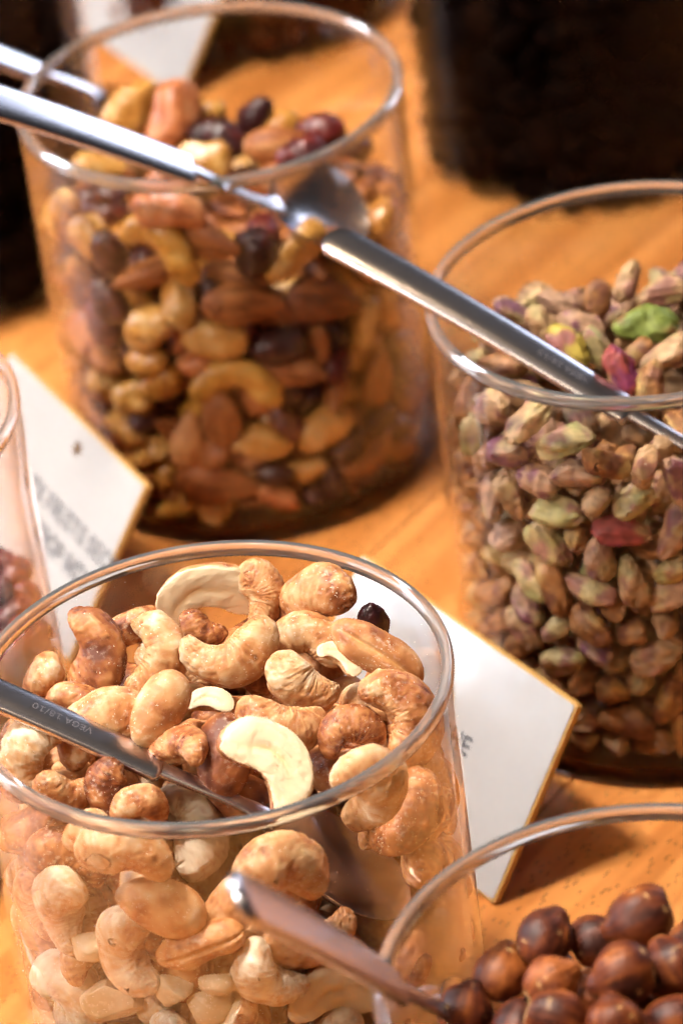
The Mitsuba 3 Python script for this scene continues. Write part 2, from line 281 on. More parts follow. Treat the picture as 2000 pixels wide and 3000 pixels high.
# kind -> (builder, material, (nt, nphi) near, (nt, nphi) far)
KIND = {
    'cashew': (lambda s, a, b, tone=.62: cashew(s, a, b, tone=tone), 'm_cashew', (72, 48), (30, 18)),
    'half': (lambda s, a, b, tone=.55: cashew(s, a, b, tone=tone, half=True, a=8.2), 'm_cashew', (72, 48), (30, 18)),
    'almond': (almond, 'm_almond', (40, 32), (22, 16)),
    'tan_almond': (tan_almond, 'm_cashew', (56, 40), (24, 18)),
    'longnut': (longnut, 'm_cashew', (60, 56), (26, 20)),
    'hazelnut': (hazelnut, 'm_hazelnut', (44, 40), (18, 16)),
    'pistachio': (pistachio, 'm_pistachio', (34, 30), (14, 12)),
    'raisin': (lambda s, a, b, tone=0: raisin(s, a, b), 'm_dried_dark', (34, 28), (16, 12)),
    'cranberry': (lambda s, a, b, tone=0: raisin(s, a, b, cols=((0.035, 0.004, 0.004), (0.09, 0.008, 0.007), (0.18, 0.016, 0.011))), 'm_dried_dark', (30, 24), (14, 12)),
    'goldraisin': (lambda s, a, b, tone=0: raisin(s, a, b, cols=GOLD), 'm_dried_gold', (34, 28), (16, 12)),
    'chunk': (lambda s, a, b, tone=0: chunk(s, a, b), 'm_dried_gold', (34, 30), (18, 14)),
    'papaya': (lambda s, a, b, tone=0: chunk(s, a, b, cols=((0.26, 0.06, 0.018), (0.40, 0.13, 0.045), (0.52, 0.25, 0.11))), 'm_dried_gold', (34, 30), (18, 14)),
    'bit': (lambda s, a, b, tone=0: bit(s, a, b), 'm_cashew', (24, 22), (14, 12)),
    'ringpiece': (lambda s, a, b, tone=0: ringpiece(s, a, b), 'm_dried_gold', (44, 26), (22, 14)),
    'prune': (lambda s, a, b, tone=0: raisin(s, a, b, 27, 20, 15, cols=((0.0010, 0.0006, 0.0005), (0.003, 0.0014, 0.001), (0.010, 0.0035, 0.002))), 'm_prune', (30, 24), (16, 14)),
    'date': (lambda s, a, b, tone=0: raisin(s, a, b, 27, 20, 15, cols=((0.02, 0.005, 0.002), (0.05, 0.011, 0.003), (0.09, 0.022, 0.005))), 'm_prune', (30, 24), (16, 14)),
}
_made = {}
def piece_mesh(kind, seed, tone, near):
    k = (kind, seed, tone, near)
    if k not in _made:
        fn, m, hi, lo = KIND[kind]
        nt, nphi = hi if near else lo
        _made[k] = fn(seed, nt, nphi, tone) if tone is not None else fn(seed, nt, nphi)
    return _made[k]
_plys = {}
def piece(key, kind, seed, tone, near, m4, label, cat, group=None):
    k = (kind, seed, tone, near)
    if k not in _plys:
        V, F, c = piece_mesh(*k)
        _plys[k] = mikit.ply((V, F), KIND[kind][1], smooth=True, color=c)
    scene[key] = {**_plys[k], 'to_world': T(m4.tolist())}
    tag(key, label, cat, group)
def m4_of(pos, q, s):
    w, x, y, z = q
    R = np.array([[1 - 2 * (y * y + z * z), 2 * (x * y - z * w), 2 * (x * z + y * w)], [2 * (x * y + z * w), 1 - 2 * (x * x + z * z), 2 * (y * z - x * w)], [2 * (x * z - y * w), 2 * (y * z + x * w), 1 - 2 * (x * x + y * y)]])
    m = np.eye(4); m[:3, :3] = R * s; m[:3, 3] = pos
    return m

# ------------------------------------------------------------------ the table: boards of beech
TAG_TABLE = 'orange brown beech table top that all the glass cups stand on'
tag('table', TAG_TABLE, 'table', kind='structure')
for i in range(-9, 12):
    v0, v1 = WOOD_V0 + i * WOOD_W + 0.00035, WOOD_V0 + (i + 1) * WOOD_W - 0.00035
    b = trimesh.creation.box((2.6, v1 - v0, 0.024)); b.apply_translation((0.1, (v0 + v1) / 2, -0.012))
    b.apply_transform(trimesh.transformations.rotation_matrix(GA, (0, 0, 1)))
    put('table__board' + ('' if i == -9 else f'_{i + 9:03d}'), b, 'm_wood')

# ------------------------------------------------------------------ glass cups
CUP_R, CUP_H, WALL = 0.060, 0.1314, 0.0026
def rev(pts, n=144): return trimesh.creation.revolve(np.array(pts), sections=n)
def arc(cx, cz, r, a0, a1, n): return [(cx + r * math.cos(math.radians(a)), cz + r * math.sin(math.radians(a))) for a in np.linspace(a0, a1, n)]
RIM_Z = CUP_H - 0.0043                                                # the wall is two clear faces, closed above by a rounded solid lip and below by a solid base
OUTER_MESH = rev([(CUP_R, 0.0052), (CUP_R, 0.05), (CUP_R, 0.09), (CUP_R, RIM_Z)])
INNER_MESH = rev([(CUP_R - WALL, 0.0052), (CUP_R - WALL, 0.05), (CUP_R - WALL, 0.09), (CUP_R - WALL, RIM_Z)])
_rc, _rw, _rh = CUP_R - WALL / 2, WALL / 2 + 0.00035, 0.0021
RIM_MESH = rev([(_rc + _rw * np.sign(math.cos(a)) * abs(math.cos(a)) ** 0.8, CUP_H - _rh + _rh * np.sign(math.sin(a)) * abs(math.sin(a)) ** 0.8) for a in np.linspace(-np.pi / 2, 1.5 * np.pi, 33)])
BASE_MESH = rev([(0.0, 0.0006), (CUP_R - 0.006, 0.0006), (CUP_R - 0.0045, 0.0)] + arc(CUP_R - 0.0024, 0.0024, 0.0024, -75, 0, 6) + [(CUP_R, 0.0046)] + arc(CUP_R - 0.0006, 0.0044, 0.0006, 20, 90, 3) + [(0.0, 0.0050)])
def cup(key, c, label, dust=0, seed=1, pane='m_pane'):
    for part, mesh, m in (('wall', OUTER_MESH, pane), ('inner_wall', INNER_MESH, pane), ('rim', RIM_MESH, 'm_rim'), ('base', BASE_MESH, 'm_glass' if pane != 'm_pane_plain' else pane)):
        scene[key + '__' + part] = {**mikit.ply(mesh, m, smooth=35), 'to_world': T().translate([float(c[0]), float(c[1]), 0.0003])}
    tag(key, label, 'glass cup', 'glass cups of nuts and dried fruit on the table')
    if dust:
        g = np.random.default_rng(seed); parts = []
        base = trimesh.creation.icosphere(0, 1.0)
        for _ in range(dust):
            an, z = g.uniform(0, 2 * np.pi), CUP_H - 0.005 - 0.115 * g.random() ** 1.2
            s = 0.00006 + 0.00016 * g.random() ** 4
            m = base.copy(); m.apply_scale(s * g.uniform(.6, 1.3, 3)); r = CUP_R - WALL - 0.5 * s if g.random() < .7 else CUP_R + 0.4 * s
            m.apply_translation((c[0] + r * np.cos(an), c[1] + r * np.sin(an), z)); parts.append(m)
        put(key + '__dust', trimesh.util.concatenate(parts), 'm_dust', kind='stuff')

# ------------------------------------------------------------------ spoons
def spline(P, n):
    P = np.asarray(P, float)
    from scipy.interpolate import CubicSpline, PchipInterpolator
    d = np.r_[0, np.cumsum(np.linalg.norm(np.diff(P, axis=0), axis=1))]
    s = np.linspace(0, d[-1], n)
    return CubicSpline(d, P, bc_type='natural')(s), s, d
def strip(C, up, w, th, n=28, power=3.2):
    """Solid bar along C with half widths w and half thicknesses th: a super-elliptic section."""
    t = np.gradient(C, axis=0); t /= np.linalg.norm(t, axis=1, keepdims=True)
    side = np.cross(t, up); side /= np.linalg.norm(side, axis=1, keepdims=True); nz = np.cross(side, t)
    ph = np.arange(n) * 2 * np.pi / n
    cx = np.sign(np.cos(ph)) * np.abs(np.cos(ph)) ** (2 / power); cy = np.sign(np.sin(ph)) * np.abs(np.sin(ph)) ** (2 / power)
    V = C[:, None] + (w[:, None] * cx[None])[..., None] * side[:, None] + (th[:, None] * cy[None])[..., None] * nz[:, None]
    nt = len(C); i, j = np.meshgrid(np.arange(nt - 1), np.arange(n), indexing='ij'); j2 = (j + 1) % n
    a, b, c, d = i * n + j, i * n + j2, (i + 1) * n + j2, (i + 1) * n + j
    V = V.reshape(-1, 3); F = np.concatenate([np.stack([a, b, c], -1).reshape(-1, 3), np.stack([a, c, d], -1).reshape(-1, 3)])
    p0, p1 = len(V), len(V) + 1; V = np.vstack([V, C[0], C[-1]]); k = np.arange(n); k2 = (k + 1) % n; L = (nt - 1) * n
    F = np.vstack([F, np.stack([k * 0 + p0, k2, k], -1), np.stack([k * 0 + p1, L + k, L + k2], -1)])
    Q = V - V.mean(0)
    return V, outward(Q, F), side, nz, t
def spoon(key, tip, shoulder, neck, bowl_end, label, up=(0, 0, 1), tipw=5.9, shw=4.3, bowl_w=15.5, text=None, text_at=12.0, roll=0.0, depth=7.0, bowl_up=None):
    tip, shoulder, neck, bowl_end = (np.asarray(v, float) for v in (tip, shoulder, neck, bowl_end))
    tag(key, label, 'spoon', 'steel spoons resting in the glass cups')
    up = nrm(up)
    # handle, from the shoulder to the rounded tip
    L = np.linalg.norm(tip - shoulder); n = 90
    s = np.r_[np.linspace(0, 0.0026, 10), np.linspace(0.0026, L - 0.006, n)[1:], L - 0.006 + 0.006 * np.sin(np.linspace(0, np.pi / 2, 12))[1:]]
    d = (tip - shoulder) / L
    bow = np.outer(0.0012 * np.sin(np.pi * s / L), up)
    C = shoulder + s[:, None] * d + bow
    w = (shw + (tipw - shw) * (s / L) ** 0.8) * MM; th = (1.6 + 0.3 * (s / L)) * MM
    endr = np.sqrt(np.clip(1 - (np.clip(s - (L - 0.006), 0, 0.006) / 0.006) ** 2, 0.003, 1)); w = w * endr ** 0.9; th = th * endr ** 0.55
    sh = np.sqrt(np.clip(1 - (np.clip(0.0016 - s, 0, 0.0016) / 0.0016) ** 2, 0.0, 1)); w = w * (0.50 + 0.50 * sh); th = th * (0.5 + 0.5 * sh)
    V, F, side, nz, t = strip(C, up, w, th, 48, 2.7)
    put(key + '__handle', (V, F), 'm_steel', smooth=50)
    # neck, into the bowl
    hb = nrm(bowl_end - neck); Ln = np.linalg.norm(neck - shoulder); u = np.linspace(0, 1, 60)[:, None]
    p0, p1, m0, m1 = shoulder + d * 0.003, neck + hb * 0.004, -d * Ln, hb * Ln
    Cn = (2 * u ** 3 - 3 * u ** 2 + 1) * p0 + (u ** 3 - 2 * u ** 2 + u) * m0 + (3 * u ** 2 - 2 * u ** 3) * p1 + (u ** 3 - u ** 2) * m1
    u = u[:, 0]
    wn = (2.6 - 0.35 * u + 1.6 * np.clip(u - 0.7, 0, 1) / 0.3) * MM; tn = (1.25 - 0.55 * u) * MM
    V, F, *_ = strip(Cn, up, wn, tn, 28, 2.6)
    put(key + '__neck', (V, F), 'm_steel', smooth=50)
    # bowl: an egg-shaped dished shell
    bd = nrm(bowl_end - neck); Lb = np.linalg.norm(bowl_end - neck); bu = nrm(up if bowl_up is None else bowl_up); bs = nrm(np.cross(bd, bu)); bu = np.cross(bs, bd)
    nr, na = 22, 72; r = np.linspace(0, 1, nr) ** 0.8; an = np.arange(na) * 2 * np.pi / na
    R_, A_ = np.meshgrid(r, an, indexing='ij')
    x = R_ * np.cos(A_); y = R_ * np.sin(A_)
    wy = bowl_w * MM * (1 + 0.16 * x)
    top = neck + ((x + 1) / 2 * Lb)[..., None] * bd + (y * wy)[..., None] * bs - (depth * MM * (1 - R_ ** 2.2) - 0.0)[..., None] * bu
    bot = top - (0.0011 * (1 - 0.55 * R_ ** 6))[..., None] * bu
    V = np.vstack([top.reshape(-1, 3), bot.reshape(-1, 3)]); M = nr * na
    i, j = np.meshgrid(np.arange(nr - 1), np.arange(na), indexing='ij'); j2 = (j + 1) % na
    a, b, c, e = i * na + j, i * na + j2, (i + 1) * na + j2, (i + 1) * na + j
    Ft = np.concatenate([np.stack([a, e, c], -1).reshape(-1, 3), np.stack([a, c, b], -1).reshape(-1, 3)])
    Fb = Ft[:, ::-1] + M
    k = np.arange(na); k2 = (k + 1) % na; o = (nr - 1) * na
    Fe = np.vstack([np.stack([o + k, M + o + k, M + o + k2], -1), np.stack([o + k, M + o + k2, o + k2], -1)])
    put(key + '__bowl', (V, outward(V - V.mean(0), np.vstack([Ft, Fb, Fe]))), 'm_steel', smooth=60)
    if text:
        m = meshkit.text_mesh(text, 0.0020, 0.00008)
        i0 = np.searchsorted(s, text_at * MM)
        x, z = t[i0], nz[i0]; y = np.cross(z, x)
        if text_flip: x, y = -x, -y
        ext = m.bounds[1, 0]
        o = C[i0] + z * (th[i0] - 0.00002) - y * 0.0010
        M4 = np.eye(4); M4[:3, 0], M4[:3, 1], M4[:3, 2], M4[:3, 3] = x, y, z, o
        m.apply_transform(M4)
        put(key + '__engraving', m, 'm_steel_dark', 'small stamped lettering on the spoon handle')
text_flip = False

# ------------------------------------------------------------------ price cards: white laminate on a thin brown board
def card(key, B, e, s, W, Hh, label, lines=(), hole=None, leg=True):
    """B: corner on the table, e: along the bottom edge, s: up the face."""
    B, e, s = np.asarray(B, float), nrm(e), nrm(s); nz = np.cross(e, s)
    if nz @ FWD > 0: nz = -nz
    tag(key, label, 'price card', 'white price cards leaning in front of the cups')
    def slab(x0, x1, y0, y1, z0, z1, bevel=0.0):
        m = trimesh.creation.box((x1 - x0, y1 - y0, z1 - z0)); m.apply_translation(((x0 + x1) / 2, (y0 + y1) / 2, (z0 + z1) / 2)); return m
    M4 = np.eye(4); M4[:3, 0], M4[:3, 1], M4[:3, 2], M4[:3, 3] = e, s, nz, B
    from shapely import box as sbox
    def plate(x0, x1, y0, y1, r, z0, z1):
        return trimesh.creation.extrude_polygon(sbox(x0 + r, y0 + r, x1 - r, y1 - r).buffer(r, quad_segs=5), z1 - z0, engine='earcut').apply_translation((0, 0, z0))
    put(key + '__board', plate(0, W, 0, Hh, 0.0012, 0, 0.0019).apply_transform(M4), 'm_card_edge')
    put(key + '__face', plate(0.0008, W - 0.0008, 0.0008, Hh - 0.0008, 0.0010, 0.0019, 0.0023).apply_transform(M4), 'm_card')
    if hole:
        m = trimesh.creation.cylinder(0.0021, 0.0005, sections=20); m.apply_translation((hole[0], hole[1], 0.0024)); put(key + '__nail', m.apply_transform(M4), 'm_nail', 'brown nail head in the card')
    k = 0
    for txt, x0, y0, h in lines:                                      # the lettering runs along -e
        m = meshkit.text_mesh(txt, h, 0.00008, bold=True); m.apply_transform(np.diag([1, 1, 1, 1.0]))
        D = np.eye(4); D[:3, 0], D[:3, 1], D[:3, 2], D[:3, 3] = (-1, 0, 0), (0, 1, 0), (0, 0, 1), (x0, y0, 0.00231)
        V = m.vertices.copy(); V[:, 0] *= -1; m2 = trimesh.Trimesh(V + np.array([x0, y0, 0.00231]), m.faces[:, ::-1], process=False)
        put(key + '__lettering' + (f'_{k:03d}' if k else ''), m2.apply_transform(M4), 'm_ink'); k += 1
    if leg:                                                           # a small prop behind, so that it stands
        m = slab(W * 0.42, W * 0.58, 0.004, Hh * 0.7, -0.0012, -0.0001); put(key + '__prop', m.apply_transform(M4), 'm_card_edge')
PIECES = {
'cashew': '''
cashew 123 72 1 -11 -1014 1190 573 689 61 441 121 0
cashew 135 66 1 -243 -1150 1064 586 592 -292 470 112 1
cashew 129 128 1 -481 -748 920 912 371 77 157 118 2
cashew 131 68 1 -612 -1106 1134 628 398 -527 411 106 3
cashew 100 72 1 -329 -421 1220 676 339 312 -575 106 4
cashew 119 44 1 80 -714 1165 866 410 142 251 106 5
cashew 112 62 1 -201 -689 1195 -568 -172 -464 658 105 6
cashew 138 58 1 -194 -1097 831 580 346 561 -479 101 7
cashew 105 26 1 -685 -335 1190 781 557 -156 -233 112 8
cashew 109 60 1 -646 -638 1155 506 354 -281 735 112 9
cashew 113 76 1 -135 -520 1170 -397 -184 -419 796 110 10
cashew 134 92 1 -634 -1103 845 195 -230 -643 704 106 11
cashew 137 104 1 -305 -1173 775 -287 -181 -633 696 95 13
tan_almond 132 62 1 -545 -1130 987 761 618 106 -164 110 14
cashew 125 84 1 -820 -718 1180 203 148 -454 855 96 16
cashew 133 86 1 -790 -960 879 407 -283 -628 600 106 17
longnut 117 44 1 49 -504 1210 832 426 152 -322 103 18
cashew 104 66 1 -523 -370 1190 881 454 81 -103 99 19
half 121 50 1 -256 -917 1205 -407 859 304 66 112 22
tan_almond 108 66 1 -505 -655 1225 796 425 -116 416 101 23
cashew 116 46 1 -81 -237 1190 510 155 -667 521 103 25
longnut 136 48 1 -462 -1159 882 746 636 -175 92 90 26
tan_almond 122 10 1 -360 -747 1120 728 333 -272 534 112 28
cashew 120 26 1 -49 -742 1150 495 439 -262 702 83 30
half 101 50 1 -381 -152 1189 -445 448 560 537 112 34
cashew 127 22 1 -625 -834 1130 -158 61 -576 800 94 35
half 139 60 1 -162 -1133 633 581 -502 -562 -308 106 37
cashew 126 50 1 -753 -804 1150 -636 -10 -564 526 83 38
cashew 102 55 1 -241 -184 1210 815 449 306 203 83 41
cashew 128 54 1 -575 -910 1120 569 510 -210 609 69 49
cashew 115 60 1 -133 -337 1145 655 414 -332 537 90 51
bit 141 0 1 -704 -1049 657 718 631 -180 -231 168 52
cashew 124 40 1 -464 -750 1160 828 -10 -307 470 72 59
cashew 107 64 1 -797 -346 1120 -379 374 -599 598 83 66
tan_almond 130 26 1 -324 -713 970 871 429 123 -207 101 67
cashew 110 48 1 -728 -442 1120 556 488 -513 436 69 89
tan_almond 140 62 1 -708 -989 1132 755 532 -383 13 81 97
cashew 103 25 1 -381 -239 1170 -501 16 -307 809 65 99
bit 145 0 0 -462 -1178 707 735 617 -229 163 129 101
cashew 106 40 1 -579 -166 1130 202 571 -538 586 83 106
bit 144 0 0 -544 -1162 751 742 655 -67 -130 112 113
bit 143 0 0 -432 -1188 786 749 658 2 -69 101 120
bit 142 0 0 -740 -1037 809 748 574 -320 -97 112 121
raisin 118 0 0 43 -313 1169 478 474 588 -449 95 124
half 111 70 1 -388 -567 1160 -188 746 631 98 56 125
half 114 70 1 -50 -524 1225 -287 817 497 -66 52 127
cashew 1 34 1 -14 -995 627 -206 893 -390 -88 103 130
cashew 6 34 1 61 -859 966 -288 752 -515 294 114 131
cashew 2 48 1 109 -857 786 -617 380 661 -194 109 132
cashew 1 72 1 -334 -1059 904 -288 -536 578 -544 113 133
cashew 7 95 1 -41 -773 593 -460 701 -54 543 109 134
cashew 6 110 1 108 -865 569 196 382 -538 -725 109 135
cashew 6 34 1 -764 -893 977 -499 672 441 323 99 136
cashew 5 34 1 -829 -740 1004 -85 676 -660 316 111 137
cashew 4 110 1 -815 -932 586 286 -779 -100 -549 104 138
cashew 2 48 1 -66 -689 761 -795 285 375 -382 109 141
longnut 5 42 1 77 -752 640 824 378 89 -411 106 145
cashew 4 48 1 -179 -1059 706 81 725 681 59 104 147
cashew 3 95 1 -54 -997 503 -984 -124 61 -109 112 151
cashew 3 72 1 -854 -854 823 -585 -379 -543 -468 106 152
cashew 2 95 1 -442 -352 475 118 920 -183 325 111 172
half 2 55 1 -153 -592 843 -675 -192 -686 -193 110 185
cashew 2 110 1 -215 -1119 536 -497 -724 -331 345 112 187
cashew 6 34 1 -881 -604 1083 138 -762 -30 633 114 137
cashew 1 72 1 -724 -935 699 -343 469 807 101 100 203
cashew 2 95 1 -281 -409 548 730 605 -232 217 108 187
cashew 1 34 1 -210 -615 928 -222 -659 223 683 108 215
cashew 6 34 1 -198 -456 717 136 -517 -545 646 111 227
cashew 3 34 1 -361 -396 1005 -54 -849 484 205 105 229
cashew 5 60 1 121 -708 930 653 481 233 537 102 241
cashew 5 48 1 -73 -665 990 234 207 -926 212 110 246
cashew 2 60 1 -379 -1019 733 812 -229 -38 -536 113 255
half 8 55 1 -432 -1158 633 294 -613 623 -387 114 265
cashew 8 72 1 -637 -838 774 -55 -745 -647 153 114 268
cashew 6 110 1 -543 -1154 581 330 141 651 669 103 275
cashew 1 60 1 -18 -793 1001 616 315 -388 -608 97 284
tan_almond 7 35 1 -858 -792 556 -335 472 -727 -369 102 286
cashew 6 72 1 -447 -317 976 242 -220 -563 -759 98 297
tan_almond 3 35 1 -505 -1096 741 -724 -368 573 -110 100 303
half 4 80 1 -112 -835 581 646 246 -501 521 97 308
half 2 80 1 64 -868 497 -141 44 987 -58 109 309
cashew 2 34 1 102 -520 965 -794 -38 486 -363 104 325
cashew 2 72 1 -479 -505 864 -186 -923 230 247 96 331
cashew 4 95 1 -541 -1026 572 -694 585 378 186 95 342
cashew 2 34 1 -612 -286 1005 -60 966 143 206 109 343
cashew 7 48 1 72 -754 923 267 -489 825 96 106 348
cashew 8 34 1 -221 -893 753 261 -683 387 -562 111 352
tan_almond 5 70 1 -561 -464 846 -582 -447 667 -132 101 361
cashew 8 48 1 146 -592 755 -48 -580 -181 -792 100 362
cashew 8 34 1 -569 -977 845 -543 -202 813 63 105 368
cashew 2 34 1 -590 -819 929 -666 329 667 -59 111 371
cashew 7 34 1 -212 -411 1014 382 -827 -363 195 115 378
half 2 55 1 -877 -680 520 507 -24 -861 -31 98 380
cashew 1 72 1 -887 -655 830 19 776 -34 -630 111 152
tan_almond 3 70 1 27 -508 1066 241 -20 30 970 95 384
cashew 4 34 1 -663 -807 860 7 545 1 838 99 387
bit 4 0 0 156 -733 334 -309 -646 -61 695 107 388
cashew 2 95 1 66 -694 506 166 543 -817 99 113 402
longnut 3 42 1 -425 -312 615 649 93 410 634 108 403
tan_almond 5 70 1 -579 -972 981 -523 -205 -155 813 95 404
cashew 7 34 1 -303 -582 977 -585 205 618 483 109 405
cashew 6 60 1 -126 -208 1004 538 623 122 -554 113 407
cashew 2 34 1 -384 -928 795 697 -13 -92 -711 99 409
cashew 4 72 1 -540 -437 956 323 935 145 18 108 410
cashew 2 95 1 -102 -587 535 564 354 -728 -163 96 417
cashew 8 95 1 110 -646 405 543 -700 -385 -257 97 425
half 2 55 1 -3 -640 635 391 196 -645 -627 96 429
cashew 7 48 1 -417 -561 995 -281 -457 -371 -758 99 430
cashew 3 72 1 114 -671 697 -43 -822 -376 426 101 432
cashew 1 110 1 -652 -997 503 675 8 -116 -728 109 433
cashew 2 95 1 -770 -888 545 599 -481 -60 637 108 434
bit 3 0 0 98 -855 424 12 -164 -6 -986 98 435
cashew 8 95 1 -301 -980 557 485 475 -33 -734 101 441
cashew 4 95 1 89 -629 588 590 -204 505 596 104 445
tan_almond 8 60 1 -842 -790 696 124 -368 -855 -343 113 446
cashew 7 34 1 -402 -1045 641 -58 340 935 -86 101 447
cashew 7 72 1 -455 -218 1062 727 142 127 660 107 449
cashew 7 34 1 -252 -218 1081 109 351 928 -59 113 451
cashew 7 48 1 -808 -477 961 198 396 -829 343 98 453
tan_almond 6 60 1 -371 -1112 582 400 -463 -387 690 97 455
half 4 55 1 -614 -403 892 104 359 -80 -924 100 458
cashew 8 72 1 -286 -533 861 -230 -25 -590 773 102 462
bit 3 0 0 95 -919 387 168 733 -354 556 106 388
bit 1 0 0 23 -917 398 269 -257 844 385 99 478
cashew 4 34 1 10 -589 994 -401 -708 544 206 105 246
cashew 3 48 1 -843 -645 651 333 482 -147 797 115 483
cashew 2 34 1 -594 -970 757 -324 -428 -709 456 99 488
cashew 5 34 1 -641 -582 862 -586 -306 -734 -155 104 491
cashew 5 72 1 -677 -731 1012 132 902 -40 410 105 496
cashew 3 72 1 -704 -449 1016 52 -889 -446 85 105 501
cashew 6 60 1 -569 -621 873 361 714 -496 -339 113 503
cashew 4 110 1 -227 -950 562 -822 -111 -283 -481 113 172
longnut 8 42 1 -646 -931 558 -209 610 149 -750 108 509
cashew 2 34 1 -83 -527 785 318 838 387 -214 108 141
bit 8 0 0 -868 -851 424 123 -489 -720 -477 105 519
tan_almond 4 35 1 -553 -452 568 -715 -386 -538 -226 101 524
bit 3 0 0 -897 -740 339 725 429 377 385 103 526
cashew 1 110 1 91 -752 360 297 224 -928 -26 99 530
cashew 5 95 1 -148 -950 365 779 -511 164 -325 112 534
cashew 8 60 1 133 -520 850 523 -77 -793 303 97 537
cashew 4 34 1 -320 -164 928 406 161 -768 468 96 541
tan_almond 4 35 1 -139 -910 648 -274 -275 -394 -833 96 543
cashew 2 72 1 -782 -590 972 -206 610 -701 308 106 496
tan_almond 2 60 1 -89 -330 951 -936 247 249 17 100 551
cashew 2 60 1 -87 -488 883 168 867 469 -15 113 559
cashew 7 48 1 -560 -315 793 -404 -501 614 457 104 368
cashew 4 95 1 -542 -882 555 53 -513 -511 688 107 567
bit 3 0 0 48 -965 347 922 272 269 55 104 388
half 4 80 1 -438 -1100 520 486 121 398 769 102 571
half 5 80 1 -108 -483 388 -698 -74 -7 712 110 575
bit 1 0 0 -358 -400 288 -140 448 -237 -850 97 581
half 6 55 1 -287 -256 646 85 -988 132 8 111 582
cashew 5 95 1 -83 -448 566 664 185 -283 666 107 591
tan_almond 7 70 1 -111 -509 1012 102 -105 -914 -379 115 594
cashew 3 48 1 -18 -537 685 586 544 536 -272 112 595
bit 8 0 0 53 -871 342 289 718 -162 613 106 388
bit 1 0 0 4 -1007 398 93 967 -178 -158 109 600
cashew 7 95 1 138 -539 568 289 411 553 665 102 606
cashew 8 72 1 -765 -736 730 -670 -713 -84 -186 97 607
bit 2 0 0 -344 -330 295 -334 -140 927 -99 97 581
bit 5 0 0 145 -529 389 761 184 -387 -487 104 388
cashew 2 110 1 -876 -567 316 656 -20 735 -170 100 619
cashew 3 34 1 -471 -942 600 399 -754 -515 87 101 620
cashew 4 48 1 84 -401 1005 128 374 548 737 98 624
cashew 6 60 1 -462 -264 838 325 245 226 -885 97 638
cashew 1 48 1 -313 -316 705 -81 334 88 -935 98 639
cashew 6 34 1 -667 -768 646 97 895 -337 -275 101 646
cashew 8 110 1 -94 -800 418 -356 -21 233 -905 114 650
cashew 3 95 1 -595 -389 371 866 -3 -138 481 114 653
cashew 8 48 1 -403 -329 896 -31 -872 365 -324 100 491
cashew 5 60 1 -704 -282 971 473 773 -331 -263 96 654
cashew 6 95 0 -304 -242 540 -43 12 -55 71 106 -1
longnut 3 42 0 -456 -235 702 -36 -6 -93 3 114 -1
bit 8 0 0 -279 -355 264 11 -47 71 52 113 -1
cashew 6 110 0 92 -522 247 0 78 52 -33 104 -1
cashew 3 95 0 -397 -225 170 -75 17 7 63 101 -1
cashew 1 95 0 -67 -783 320 6 95 17 25 114 -1
cashew 3 60 0 -91 -385 691 -66 -14 53 -51 111 -1
cashew 5 60 0 -748 -739 907 -28 -14 -93 18 107 -1
cashew 5 110 0 117 -648 211 -81 43 -38 16 112 -1
cashew 6 72 0 -429 -398 765 60 -29 14 73 103 -1
tan_almond 3 35 0 -433 -198 930 -34 70 -43 46 100 -1
bit 5 0 0 -276 -417 314 69 55 3 -47 102 -1
half 7 80 0 58 -900 270 -73 -30 1 61 111 -1
half 1 80 0 82 -830 205 44 -20 46 -74 99 -1
bit 4 0 0 -145 -371 326 -17 17 -18 -95 97 -1
half 6 55 0 -535 -182 625 37 -41 -40 73 101 -1
cashew 1 48 0 67 -651 811 -25 54 -15 79 108 -1
half 5 55 0 -16 -406 300 19 49 -72 46 107 -1
bit 7 0 0 -204 -868 262 -18 68 48 52 115 -1
bit 2 0 0 -669 -569 244 -57 -53 53 33 114 -1
bit 8 0 0 -623 -595 299 73 40 -34 43 95 -1
bit 5 0 0 -130 -266 228 60 20 -78 0 99 -1
bit 4 0 0 -219 -334 91 -8 49 7 87 106 -1
bit 6 0 0 -804 -464 280 -57 35 37 -64 95 -1
bit 6 0 0 77 -375 257 -72 61 31 -10 108 -1
cashew 3 95 0 -842 -894 289 49 -77 12 -40 95 -1
bit 3 0 0 -578 -821 299 14 73 -25 63 98 -1
bit 5 0 0 -411 -329 321 -59 -17 -78 -6 99 -1
half 8 80 0 -463 -155 295 -61 -13 17 -77 109 -1
bit 5 0 0 77 -603 238 58 81 -5 2 103 -1
bit 5 0 0 92 -677 93 -2 -37 -41 -83 110 -1
bit 3 0 0 -661 -366 169 25 -14 -84 47 103 -1
bit 1 0 0 -798 -353 315 -79 -16 -6 59 103 -1
bit 7 0 0 -69 -612 88 38 82 19 -38 98 -1
bit 4 0 0 -69 -225 211 97 -1 -22 2 109 -1
bit 7 0 0 -102 -844 188 68 -48 -55 -4 100 -1
bit 8 0 0 -798 -851 397 -5 -65 -70 30 101 -1
bit 3 0 0 22 -475 88 64 34 33 60 99 -1
bit 8 0 0 -369 -399 165 -70 -53 -25 -42 101 -1
bit 7 0 0 -898 -590 191 -59 4 -76 -26 106 -1
half 5 55 0 -611 -270 233 -86 -32 34 -18 113 -1
cashew 3 95 0 -416 -169 97 50 18 -12 84 95 -1
half 1 55 0 -43 -958 205 -32 -1 -26 -91 111 -1
bit 3 0 0 -408 -290 260 -79 -43 41 -16 97 -1
bit 7 0 0 -238 -888 415 -30 -14 84 -44 102 -1
bit 4 0 0 -52 -740 210 68 -56 -27 39 105 -1
bit 6 0 0 -124 -322 174 42 -70 -9 -58 114 -1
bit 7 0 0 -398 -923 296 66 42 -55 31 100 -1
bit 6 0 0 43 -504 157 -54 -11 10 -83 101 -1
bit 5 0 0 -899 -714 264 32 34 32 82 109 -1
bit 5 0 0 -480 -317 332 -17 -93 -31 13 97 -1
